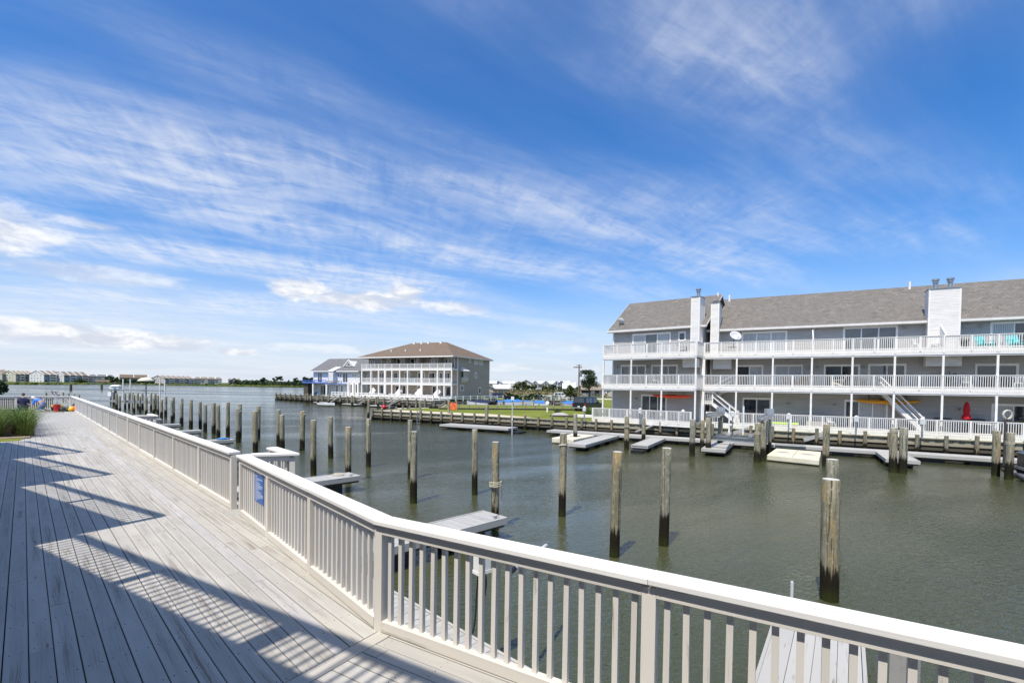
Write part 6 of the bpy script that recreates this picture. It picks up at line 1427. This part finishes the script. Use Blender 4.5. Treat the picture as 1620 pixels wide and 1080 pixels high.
def stepped_condo(label, px_, py_, L, wd, n, gz, f=1.484, st=2.9, rh=4.2, endm='siding_white', sidem='siding_slate', roof='shingle_tan'):
    """long condo seen from its sunlit gable end; party walls step up through the roof"""
    r = thing('condo_building', label, 'building', (px_, py_, gz), f); h = 3 * st
    MB().box(0, L, 0, wd, 0, h).extr([(.02, 0, h), (.02, wd, h), (.02, wd / 2, h + rh)], (L - .04, 0, 0)).build('wall', sidem, r)
    MB().extr([(-.15, 0, 0), (-.15, 0, h), (-.15, wd / 2, h + rh), (-.15, wd, h), (-.15, wd, 0)], (.14, 0, 0)).build('end_wall', endm, r)
    MB().extr([(-.5, -1.0, h - .5), (-.5, wd / 2, h + rh), (-.5, wd / 2, h + rh + .3), (-.5, -1.0, h - .2)], (L + 1, 0, 0)).extr([(-.5, wd + 1.0, h - .5), (-.5, wd / 2, h + rh), (-.5, wd / 2, h + rh + .3), (-.5, wd + 1.0, h - .2)], (L + 1, 0, 0)).build('roof', roof, r)
    for k in range(n + 1):
        x = L * k / n; MB().bar((x, -1.3, h - .3), (x, wd / 2, h + rh + .9), .9, 1.2).box(x - .3, x + .3, -1.4, 0, 0, h - .4).build('party_wall', endm, r)
    for k in range(n):
        a, b = L * k / n + .5, L * (k + 1) / n - .5
        for fl in range(3):
            z = fl * st
            if k % 2: MB().box(a, b, -.05, -.01, z + .3, z + st - .5).build('recess_shade_panel', 'glass_dark', r); MB().box(a - .1, b + .1, -1.3, -.06, z - .12, z + .1).box(a - .1, b + .1, -1.34, -1.24, z + .1, z + 1.1).build('balcony', 'white_trim2', r)  # no real recess: its shade is painted as a dark panel
            else: win(r, (a + b) / 2, z + .8, 0, min(2.4, (b - a) * .5), 1.5, blinds=(k // 2 + fl) % 2)
    rn = Fr(r)
    for q in range(4):
        for fl in range(3):
            y = wd * (.16 + .22 * q); o = MB().box(-.24, -.151, y - .65, y + .65, fl * st + .9, fl * st + 2.2).build('window', 'white_trim', r); MB().box(-.27, -.241, y - .5, y + .5, fl * st + 1.0, fl * st + 2.1).build('pane', 'glass_pale' if (q + fl) % 2 else 'glass_dark', o)
    o = MB().box(-.24, -.151, wd / 2 - .5, wd / 2 + .5, h + .6, h + 1.8).build('vent', 'glass_dark', r)
stepped_condo('gray condo cut by the left edge of the picture, across the bay', -572, 538, 9, 18, 1, 1.5, endm='siding_beige')
stepped_condo('cream-ended condo with slate balconies, second from the left across the bay', -560, 541, 19, 15, 4, 1.5, rh=3.4, endm='siding_cream')
far_condo('dark gray building half hidden behind the first white gable across the bay', -572, 588, 14, [(1, 'hip')], 1.5, wallm=('siding_slate',), roof='shingle_dark')
stepped_condo('first white gable-ended condo across the bay with two roof steps', -537, 550, 21, 17, 3, 1.5)
stepped_condo('second white gable-ended condo across the bay with three roof steps', -529, 566, 30, 12, 4, 1.2)
far_condo('pinkish condo with a low gray hip roof across the bay', -513, 600, 25, [(.35, 'hip'), (.35, 'row'), (.3, 'hip')], 1.0, wallm=('siding_pink', 'siding_pink', 'siding_slate'), rh=2.2, roof='shingle_dark', st=2.7)
far_condo('long condo with a plain brown roof above trees across the bay', -474, 602, 28, [(.5, 'row'), (.5, 'row')], .6, wallm=('siding_cream', 'siding_beige'), rh=3.8, roof='shingle_brown', st=2.5)
stepped_condo('long pale condo with five roof steps across the bay', -436, 600, 50, 15, 6, .5, rh=2.8, st=2.6, endm='siding_pink')
far_condo('beige condo with balconies near the right end of the row', -400, 632, 31, [(.25, 'hip'), (.25, 'row'), (.25, 'row'), (.25, 'hip')], .5, wallm=('siding_beige', 'siding_cream'), rh=2.2, st=2.6)
far_condo('small detached beige condo at the right end of the row across the bay', -376, 650, 14, [(.25, 'hip'), (.5, 'gable'), (.25, 'hip')], .4, wallm=('siding_beige', 'siding_beige'), rh=2.2, st=2.4)
c = thing('cottage', 'low tan cottage among shrubs on the shore left of the brown-roofed condo', 'house', (-486, 570, .6), .7); MB().box(-6, 6, -3, 3, 0, 2.4).build('wall', 'siding_beige', c); MB().extr([(-6.5, -3.6, 2.3), (-6.5, 3.6, 2.3), (-6.5, 0, 4.4)], (13, 0, 0)).build('roof', 'shingle_brown', c); win(c, -2, .9, -3, 1.6, 1.1); win(c, 2, .9, -3, 1.6, 1.1)
# white-roofed townhouses to the right, beyond the road
far_condo('white-roofed townhouse row with four gables beyond the sand bank', 30, 400, 27, [(.18, 'gable'), (.14, 'row'), (.2, 'gable'), (.14, 'row'), (.18, 'gable'), (.16, 'row')], 1.0, face=0.05, wallm=('siding_white', 'siding_pink'), roof='shingle_white', st=1.9, rh=1.9, depth=10)
far_condo('white-roofed townhouses left of the four-gabled row', -3, 388, 24, [(.3, 'gable'), (.4, 'row'), (.3, 'gable')], 1.0, face=0.03, wallm=('siding_white', 'siding_cream'), roof='shingle_white', st=1.75, rh=1.7, depth=10)
far_condo('leftmost white-roofed townhouses beside the taupe end wall', -19.5, 385, 14, [(.5, 'gable'), (.5, 'row')], 1.0, face=0.0, wallm=('siding_white', 'siding_beige'), roof='shingle_white', st=1.75, rh=1.6, depth=10)
far_condo('cream gabled house standing before the white-roofed townhouses', 9.5, 330, 7.5, [(1, 'gable')], 1.0, face=.0, wallm=('siding_cream',), roof='shingle_tan', st=1.8, rh=1.8, depth=9)
far_condo('gray gabled house at the right end of the white-roofed townhouses', 40.5, 378, 9, [(.6, 'gable'), (.4, 'row')], 1.0, face=-.1, wallm=('siding_slate', 'siding_white'), roof='shingle_white', st=1.9, rh=1.9, depth=9)
far_condo('single storey gray house beyond the taupe end wall', -7.4, 190, 13, [(.5, 'gable'), (.5, 'row')], 1.0, face=.05, wallm=('siding_beige', 'siding_beige'), roof='shingle_white', st=2.3, nst=1, rh=1.3, depth=9)
far_condo('white-roofed single storey house behind the utility pole', 31, 225, 15, [(.4, 'row'), (.6, 'gable')], 1.0, face=-.1, wallm=('siding_slate', 'siding_white'), roof='shingle_white', st=2.6, nst=1, rh=2.2, depth=9)
far_condo('white-sided house behind the pine at the left end of the gray condo', 33, 175, 16, [(.5, 'row'), (.5, 'gable')], 1.0, face=-.15, wallm=('siding_white', 'siding_pink'), roof='shingle_tan', st=2.4, nst=1, rh=1.8, depth=9)
far_condo('brown-roofed house seen through the lowest balcony of the gray condo', 42, 165, 18, [(.6, 'gable'), (.4, 'row')], 1.0, face=-.2, wallm=('siding_beige', 'siding_pink'), roof='shingle_brown', st=2.6, nst=1, rh=2.2, depth=9)
# trees far away
rd = random.Random(21)
for k, (x, y, h, r) in enumerate(((-3.5, 352, 2.6, 2.0), (2.8, 300, 4.6, 3.6), (6.6, 296, 6.4, 4.0), (9.2, 298, 5.2, 3.4), (13.5, 300, 6.0, 2.6), (20.5, 298, 4.4, 3.6), (25.2, 300, 4.0, 3.6), (31, 300, 4.6, 4.0), (35, 302, 4.2, 3.6), (36.5, 250, 2.8, 3.2), (30.0, 210, 3.0, 2.6))):
    tree('bushy_tree', f'dark bushy tree, {ordn(k)} from the left in front of the white-roofed townhouses', (x, y, GZ), h * 1.0, r, 'leaf_olive' if k % 3 else 'leaf_dark', 420, .55, 40 + k, .2, 7, group='trees in front of the white-roofed townhouses')
for k, (x, y, h, r) in enumerate(sorted(((-497, 592, 9, 6), (-489, 590, 8, 6), (-481, 580, 7, 7), (-470, 580, 7.5, 6), (-462, 582, 6.5, 7), (-455, 585, 8, 5), (-449, 588, 8.5, 6), (-444, 590, 8, 5), (-436, 578, 4.5, 5), (-516, 575, 4, 6), (-505, 560, 4, 5), (-365, 640, 6, 6), (-396, 640, 5, 6)), key=lambda q: q[0] / q[1])):
    tree('shore_tree', f'dark tree, {ordn(k)} from the left among the condos across the bay', (x, y, .6), h, r, 'leaf_dark', 260, 1.1, 60 + k, .15, 6, group='trees among the condos across the bay')
# the wooded shore: reads as one mass, with a few taller pines
m = MB(); rd = random.Random(31)
for k in range(5200):
    t_ = rd.random(); x = -372 + 240 * t_ + rd.uniform(-8, 8); y = 640 - 90 * t_ + rd.uniform(0, 60); hh = (4.8 + 1.6 * sin(t_ * 19) + 1.0 * sin(t_ * 47)); leafcloud(m, (x, y, .5 + hh * rd.random() ** .6), (1.0, 1.0, 1.0), 1, 1.9, rd)
m.build('far_wood', 'leaf_dark', kind='stuff')
for k in range(14):
    x = -300 + k * 9.5 + rd.uniform(-3, 3); tree('pine_tree', f'tall pine, {ordn(k)} from the left above the wooded far shore', (x, 575 + rd.uniform(-10, 20), .5), rd.uniform(9, 12.5), rd.uniform(3, 4.5), 'leaf_pine', 150, 1.3, 200 + k, .55, 5, group='tall pines above the wooded far shore', shape='flat')
m = MB()
for k in range(1700):
    x = rd.uniform(-20, 60); y = 165 + rd.random() ** 2 * 120; leafcloud(m, (x, y, GZ + rd.random() * .9), (.4, .4, .3), 1, .5, rd)
m.build('scrub', 'leaf_tan', kind='stuff')
m = MB()
for k in range(900): x = rd.uniform(-20, 50); y = rd.uniform(262, 290); leafcloud(m, (x, y, GZ + rd.random() * 1.3), (.5, .5, .4), 1, .7, rd)
m.build('far_scrub', 'leaf_olive', kind='stuff')

# dark neighbouring bulkhead and stairs beyond the end of the boardwalk
nb = thing('bulkhead', 'dark timber pier wall beyond the far end of the boardwalk', 'bulkhead', (-74.6, 55.5, 0), 0.10); L = 19.5
for k in range(5): MB().box(0, L, -.1, .1, .25 + k * .34, .56 + k * .34).build('beam', 'timber_dark', nb)
for k in range(8): MB().box(.3 + k * 2.6, .6 + k * 2.6, -.3, -.101, -.5, 2.25).build('post', 'timber_dark', nb)
MB().box(-40, 0, -.1, .1, .1, 1.9).build('wall', 'timber_dark', nb); MB().box(-40, L, -.15, 4, 1.92, 2.02).build('top', 'timber_tan', nb)
s_ = thing('dock_stairs', 'pale wooden stairs descending right of the dark pier wall', 'stairs', (-43.7, 45.0, 0), .1)
for y in (0, .9): MB().bar((0, y, 3.2), (2.6, y, .9), .08, .16).build('stringer', 'dock_white', s_)
for k in range(8): MB().box(k * .3, k * .3 + .26, .05, .85, 3.05 - k * .265, 3.09 - k * .265).build('tread', 'dock_white', s_)
for k in range(7): x_ = -54.8 + k * .38; y_ = 56.5 + k * .3; piling(x_, y_, 3.0 - .09 * k, .085, f'stub piling, {ordn(k)} from the left beyond the far end railing', mat='piling_a', seed=190 + k, group='stub pilings beyond the far end railing')
m = MB(); leafcloud(m, (0, 0, 1.9), (1.7, 1.5, 1.2), 1400, .2, random.Random(4)); sb = thing('shrub', 'dark shrub at the left edge of the picture above the pier wall', 'shrub', (-69.6, 64.2, 1.2)); m.build('leaves', 'leaf_dark', sb); MB().tube([(0, 0, 0), (0, 0, 1.5)], .12, 6).build('stem', 'bark', sb)

# ================================================================== END OF THE BOARDWALK: planting bed, workers and their tools
lw = MB(); lw.prism([wl(24.6, -.15), wl(25.45, .02), wl(25.45, -9), wl(24.6, -9)], DZ - .1, DZ + .012); lw.build('lawn_strip', 'lawn', kind='structure')
cb = thing('bed_curb', 'pale stone curb along the near edge of the grass planting bed', 'curb', (*wl(25.45, .18), DZ), radians(135.5) + pi / 2)
for k in range(8): MB().box(k * 1.0 + .005, k * 1.0 + .995, -.16, 0, -.1, .07).build('curb_stone', 'curb_tan', cb, bevel=.01)
bd = MB(); bd.prism([wl(25.62, .18), wl(33.9, .18), wl(33.9, -9), wl(25.62, -9)], DZ - .1, DZ + .05); bd.build('planting_bed', 'soil', kind='structure')
m = MB(); m2 = MB(); rd = random.Random(17)
for i in range(11):
    for j in range(9):
        s = 26.2 + i * .72 + rd.uniform(-.15, .15); n_ = -.02 - j * .85 + rd.uniform(-.15, .15); x, y = wl(s, n_); vis = j < 5
        tuft(m, (x, y, DZ + .03), .38, 1.22, 165 if vis else 60, rd, .016, .9, seg=4)
        if vis: tuft(m2, (x, y, DZ + .03), .44, .70, 70, rd, .015, .8)
m.build('ornamental_grass', 'leaf_grass', kind='stuff'); m2.build('dry_grass', 'leaf_tan', kind='stuff')

def skinned(verts, edges, radii, mat, name, parent, root=0, sub=2, subpart=None):
    me = bpy.data.meshes.new(name); me.from_pydata(verts, edges, []); me.update(); o = bpy.data.objects.new(name, me); COL.objects.link(o)
    sk = o.modifiers.new('skin', 'SKIN'); sk.use_smooth_shade = True
    for i, r in enumerate(radii): me.skin_vertices[0].data[i].radius = (r if isinstance(r, tuple) else (r, r)); me.skin_vertices[0].data[i].use_root = (i == root)
    ss = o.modifiers.new('sub', 'SUBSURF'); ss.levels = sub; ss.render_levels = sub; me.materials.append(MATS[mat])
    if parent: o.parent = parent
    return o
def hand(par, p, d, side, name='hand'):
    """palm with four bent fingers and a side thumb"""
    p = Vector(p); d = Vector(d).normalized(); s = d.cross(Vector((0, 0, 1))).normalized() * side; dn = Vector((0, 0, -1)); m = MB()
    m.tube([p, p + d * .045, p + d * .09], [.026, .040, .034], 8)
    for k in range(4):
        b = p + d * .085 + s * (-.030 + .02 * k); L = (.062, .072, .068, .052)[k]; m.tube([b, b + d * L * .5 + dn * .004, b + d * L * .85 + dn * .026, b + d * L * .8 + dn * .045], [.0095, .009, .0085, .006], 6)
    b = p + d * .03 - s * .032; m.tube([b, b - s * .022 + d * .028, b - s * .020 + d * .058 + dn * .012], [.012, .011, .008], 6)
    return m.build(name, 'skin', par, smooth=True)
def head(par, c, fwd, hairmat, cap=None, r=.098):
    c = Vector(c); f = Vector(fwd).normalized(); z = Vector((0, 0, 1)); s = f.cross(z).normalized(); up = s.cross(f).normalized(); m = MB(); n, k = 14, 10; vs = []; fs = []
    for i in range(k + 1):
        ph = pi * i / k
        for j in range(n):
            th = 2 * pi * j / n; ct, st_ = cos(th), sin(th); rr3 = r * sin(ph); zz = r * 1.25 * cos(ph); jaw = 1 - .28 * max(0, -cos(ph)) ; vs.append(c + s * (st_ * rr3 * .84 * jaw) + f * (ct * rr3 * (1.02 if ct > 0 else 1.08) * (jaw if ct < 0 else 1)) + up * zz)
    for i in range(k):
        for j in range(n): fs.append((i * n + j, (i + 1) * n + j, (i + 1) * n + (j + 1) % n, i * n + (j + 1) % n))
    h = m.add(vs, fs).build('head', 'skin', par, smooth=True)
    MB().extr([c + f * r * .98 + up * .02 - s * .006, c + f * r * .98 + up * .02 + s * .006, c + f * (r * 1.25) - up * .028 + s * .015, c + f * (r * 1.25) - up * .028 - s * .015], -f * .03).build('nose', 'skin', h)
    for e in (-1, 1): MB().blob(c + f * r * .90 + s * e * .034 + up * .018, (.011, .011, .009), 0, 1).build('eye', 'black_rubber', h); MB().blob(c + s * e * r * .86 - f * .005, (.014, .022, .03), 0, 2).build('ear', 'skin', h)
    MB().bar(c + f * r * .97 - up * .052 - s * .022, c + f * r * .97 - up * .052 + s * .022, .006, .008).build('mouth', 'red_cloth', h)
    hm = MB(); vs = []; fs = []; kk = 6
    for i in range(kk + 1):
        ph = pi * .62 * i / kk
        for j in range(n):
            th = 2 * pi * j / n; ct, st_ = cos(th), sin(th); lim = .42 if ct > .3 else 1; q = min(ph, pi * .62 * lim); rr3 = r * 1.09 * sin(q); vs.append(c + s * (st_ * rr3 * .9) + f * (ct * rr3 * 1.08) + up * (r * 1.34 * cos(q)))
    for i in range(kk):
        for j in range(n): fs.append((i * n + j, (i + 1) * n + j, (i + 1) * n + (j + 1) % n, i * n + (j + 1) % n))
    hm.add(vs, fs).build('cap' if cap else 'hair', cap or hairmat, par, smooth=True)
    if cap:
        a = c + f * r * .9 + up * .045; MB().extr([a - s * .075, a + s * .075, a + s * .055 + f * .085 - up * .012, a - s * .055 + f * .085 - up * .012], up * .010).build('cap_brim', cap, par)
# kneeling man bending forward over the boards, facing left
pm = thing('person', 'person in a light blue shirt, jeans and white cap kneeling and bending over the boards', 'person', (-32.55, 33.2, DZ), 0)
F = -1   # faces -x
hip_ = (.16, .0, .50); ch = (-.22, .0, .74); nk = (-.38, 0, .84)
V = [hip_, (.02, 0, .62), ch, nk, (-.44, 0, .88), (.14, -.10, .46), (-.12, -.13, .12), (.26, -.12, .08), (.36, -.12, .05), (.14, .10, .46), (-.14, .14, .14), (.24, .12, .08), (.34, .12, .05), (-.27, -.17, .74), (-.36, -.22, .44), (-.44, -.16, .18), (-.27, .17, .74), (-.34, .24, .46), (-.50, .18, .22)]
Ed = [(0, 1), (1, 2), (2, 3), (3, 4), (0, 5), (5, 6), (6, 7), (7, 8), (0, 9), (9, 10), (10, 11), (11, 12), (2, 13), (13, 14), (14, 15), (2, 16), (16, 17), (17, 18)]
Rr = [.15, .145, .15, .07, .055, .10, .075, .055, .05, .10, .075, .055, .05, .075, .048, .034, .075, .048, .034]
skinned([Vector(v) * 1.06 for v in V], Ed, Rr, 'skin', 'body', pm)
skinned([Vector(V[i]) * 1.06 for i in (1, 2, 3, 13, 16, 14, 17)], [(0, 1), (1, 2), (1, 3), (1, 4), (3, 5), (4, 6)], [.168, .178, .085, .095, .095, .066, .066], 'blue_shirt', 'shirt', pm, 1)
skinned([Vector(V[i]) * 1.06 for i in (1, 0, 5, 6, 7, 9, 10, 11)], [(0, 1), (1, 2), (2, 3), (3, 4), (1, 5), (5, 6), (6, 7)], [.150, .172, .118, .088, .066, .118, .088, .066], 'denim', 'trousers', pm, 1)
for y in (-.12, .12): MB().blob((.40, y * 1.06, .06), (.13, .05, .055), 0, 4).build('shoe', 'dark_gray', pm)
head(pm, (-.55, 0, .93), (-.75, 0, -.55), 'hair', 'white_cloth'); hand(pm, Vector(V[15]) * 1.06, (-.5, 0, -.6), 1); hand(pm, Vector(V[18]) * 1.06, (-.6, 0, -.5), -1)
# person sitting on the deck with their back to us
ps = thing('person', 'person in a navy shirt with brown hair sitting with their back to the camera', 'person', (-34.6, 34.0, DZ), radians(46.5))
V = [(0, 0, .22), (0, .02, .45), (0, .03, .68), (0, .05, .82), (0, .06, .9), (-.11, .08, .18), (-.16, .48, .34), (-.15, .62, .05), (.11, .08, .18), (.16, .48, .34), (.15, .62, .05), (-.18, .03, .70), (-.25, .16, .46), (-.16, .38, .36), (.18, .03, .70), (.25, .16, .46), (.16, .38, .36)]
Ed = [(0, 1), (1, 2), (2, 3), (3, 4), (0, 5), (5, 6), (6, 7), (0, 8), (8, 9), (9, 10), (2, 11), (11, 12), (12, 13), (2, 14), (14, 15), (15, 16)]
skinned([Vector(v) * 1.12 for v in V], Ed, [.16, .14, .16, .07, .055, .11, .075, .05, .11, .075, .05, .075, .048, .034, .075, .048, .034], 'skin', 'body', ps)
skinned([Vector(V[i]) * 1.12 for i in (0, 1, 2, 3, 11, 14, 12, 15)], [(0, 1), (1, 2), (2, 3), (2, 4), (2, 5), (4, 6), (5, 7)], [.185, .180, .190, .09, .10, .10, .07, .07], 'navy_cloth', 'shirt', ps, 1)
skinned([Vector(V[i]) * 1.12 for i in (0, 5, 6, 7, 8, 9, 10)], [(0, 1), (1, 2), (2, 3), (0, 4), (4, 5), (5, 6)], [.19, .125, .088, .062, .125, .088, .062], 'navy_cloth', 'trousers', ps)
for x in (-.15, .15): MB().blob((x * 1.12, .78, .06), (.05, .13, .055), 0, 4).build('shoe', 'dark_gray', ps)
head(ps, (0, .09, 1.12), (0, 1, -.1), 'hair'); hand(ps, Vector(V[13]) * 1.12, (.3, .8, -.2), 1); hand(ps, Vector(V[16]) * 1.12, (-.3, .8, -.2), -1)
# their tools
def bucket(label, x, y, mat):
    b = thing('bucket', label, 'bucket', (x, y, DZ)); m = MB(); n = 18; pr = [(.13, 0), (.16, .36), (.17, .37), (.17, .40), (.15, .40), (.125, .04)]; vs = []; fs = []
    for r, z in pr: vs += [(r * cos(2 * pi * k / n), r * sin(2 * pi * k / n), z) for k in range(n)]
    for i in range(len(pr) - 1):
        for k in range(n): fs.append((i * n + k, i * n + (k + 1) % n, (i + 1) * n + (k + 1) % n, (i + 1) * n + k))
    fs += [tuple(range(n))[::-1], tuple(range(5 * n, 6 * n))]; b.scale = (1.2, 1.2, 1.2)
    m.add(vs, fs).build('pail', mat, b, smooth=False); MB().tube([(.17 * cos(a), .02, .37 + .14 * sin(a)) for a in [pi * k / 10 for k in range(11)]], .006, 5).build('handle', 'galv', b)
bucket('red bucket standing right of the kneeling worker', -31.75, 33.5, 'red_plastic')
def case(label, x, y, w, d, h, mat, lid, rz=.2, cat='tool case'):
    b = thing('tool_case', label, cat, (x, y, DZ), rz); MB().box(-w / 2, w / 2, -d / 2, d / 2, 0, h * .7).build('box', mat, b, bevel=.02); MB().box(-w / 2 - .01, w / 2 + .01, -d / 2 - .01, d / 2 + .01, h * .7 + .002, h).build('lid', lid, b, bevel=.02)
    MB().tube([(-.12, 0, h), (-.10, 0, h + .06), (.10, 0, h + .06), (.12, 0, h)], .014, 6).build('handle', 'black_rubber', b); 
    for s in (-.3, .3): MB().box(s * w - .03, s * w + .03, -d / 2 - .025, -d / 2 - .011, h * .55, h * .8).build('latch', 'galv', b)
case('black tool case with yellow lid between the worker and the red bucket', -32.3, 34.1, .55, .35, .42, 'black_rubber', 'yellow_plastic')
case('low black crate right of the red bucket', -31.3, 33.7, .56, .36, .30, 'black_rubber', 'dark_gray'); case('small brown case on the orange bag by the corner of the railing', -30.95, 34.2, .42, .25, .50, 'wicker', 'dark_gray')
o = thing('tool_bag', 'orange and yellow tool bag beside the corner of the far railing', 'bag', (-30.75, 33.75, DZ), .2); MB().blob((.14, 0, .2), (.26, .22, .22), 0, 9, 12, 8).build('bag', 'orange_plastic', o, smooth=True); MB().blob((-.2, .02, .17), (.2, .2, .18), 0, 5, 12, 8).build('pocket', 'yellow_plastic', o, smooth=True)
MB().tube([(-.1, -.1, .42), (0, -.1, .55), (.25, -.1, .56), (.35, -.1, .42)], .015, 6).build('handle', 'black_rubber', o)
o = MB().box(-1.2, 1.2, -.07, .07, 0, .045).build('loose_board', 'timber_tan', None, (-31.6, 32.4, DZ + .005), .12); tag(o, 'loose bare board lying on the deck before the red bucket', 'board')
o = MB().box(-1.0, 1.0, -.07, .07, 0, .045).build('loose_board', 'dock_gray', None, (-32.4, 32.6, DZ + .005), .3); tag(o, 'short gray loose board lying at the knees of the worker', 'board')

# ================================================================== our own building: stepped balconies to the left and behind, seen only by its shadow
UU = Vector((sin(radians(120)), cos(radians(120)))); CC = Vector((sin(radians(30)), cos(radians(30))))
def uc(u, c): p = UU * u + CC * c; return (p.x, p.y)
own = thing('condo_building', 'our own gray condo with stepped balconies, behind and left of the boardwalk', 'building', (0, 0, DZ), radians(-30))
O = Fr(own)
for k in range(-1, 4):
    if k == -1: continue
    u1 = -8.75 - 4.95 * (k - 1) if k else 9.0; u0 = -8.75 - 4.95 * k; co = -.56 + 1.115 * k
    if k == 0: posts = [u0 + .05, u0 + 2.45, -3.85, -1.45, 1.0, 3.6, 6.2, 8.9]
    else: posts = [u0 + .05, u0 + 2.5, u1 - .08]
    O.b(MB().box(u0, u1, co - 8, co - 1.9, -1.5, 8.3), 'wall', 'siding_gray')
    O.b(MB().extr([(u0, co - 8.2, 8.25), (u0, co - 1.95, 8.25), (u0, co - 5, 9.4)], (u1 - u0, 0, 0)), 'roof', 'shingle_gray')
    for z in (2.75, 5.5):
        O.b(MB().box(u0, u1, co - 1.9, co - .02, z - .28, z - .001), 'balcony_floor', 'soffit')
        f2 = Fr(own, (u0 * 0, 0, 0), 0)
        m = MB()
        for q in range(len(posts) - 1):
            a, b = posts[q], posts[q + 1]; m.box(a, b, co - .09, co + .05, z + .84, z + .88).box(a, b, co - .06, co - .02, z + .76, z + .839)
            nb_ = int((b - a) / .125); 
            for i in range(nb_): x = a + (b - a) * (i + .5) / nb_; m.box(x - .019, x + .019, co - .055, co - .017, z, z + .77)
        for x in posts: m.box(x - .05, x + .05, co - .1, co, z, z + .86)
        if k > 0:
            m.box(u1 - .12, u1 - .02, co - 1.1, co - .05, z + .84, z + .88); y = co - 1.1
            while y < co - .1: m.box(u1 - .09, u1 - .05, y, y + .038, z, z + .84); y += .125
        if k == 0: m.box(posts[2] - .13, posts[2] + .13, co - .12, co - .01, z, z + .86)
        O.b(m, 'railing', 'rail_white', kind='stuff')
    if k == 0:
        O.b(MB().box(u0, u1, co - 1.9, .30, .42, .58), 'porch_floor', 'dock_gray')
    for x in (posts[0], posts[-1]): O.b(MB().box(x - .06, x + .06, co - .2, co - .08, 0, 5.2), 'column', 'white_trim')
    for z in (.6, 2.8, 5.55): opening(O, 'sliding_door', u0 + 1.2, u0 + 3.6, z, z + 2.05, co - 1.9, 'dm', front=1)

wp = thing('privacy_screen', 'white boarded screen behind the far end railing, left of the kneeling worker', 'screen', tuple((C_ + CW * 9.1 + Vector((0, .25))).to_tuple()) + (DZ,), az(C_ + CW * 9, C_))
for k in range(30): MB().box(k * .15, k * .15 + .143, -.02, .0, .03, .80).build('board', 'white_trim', wp)
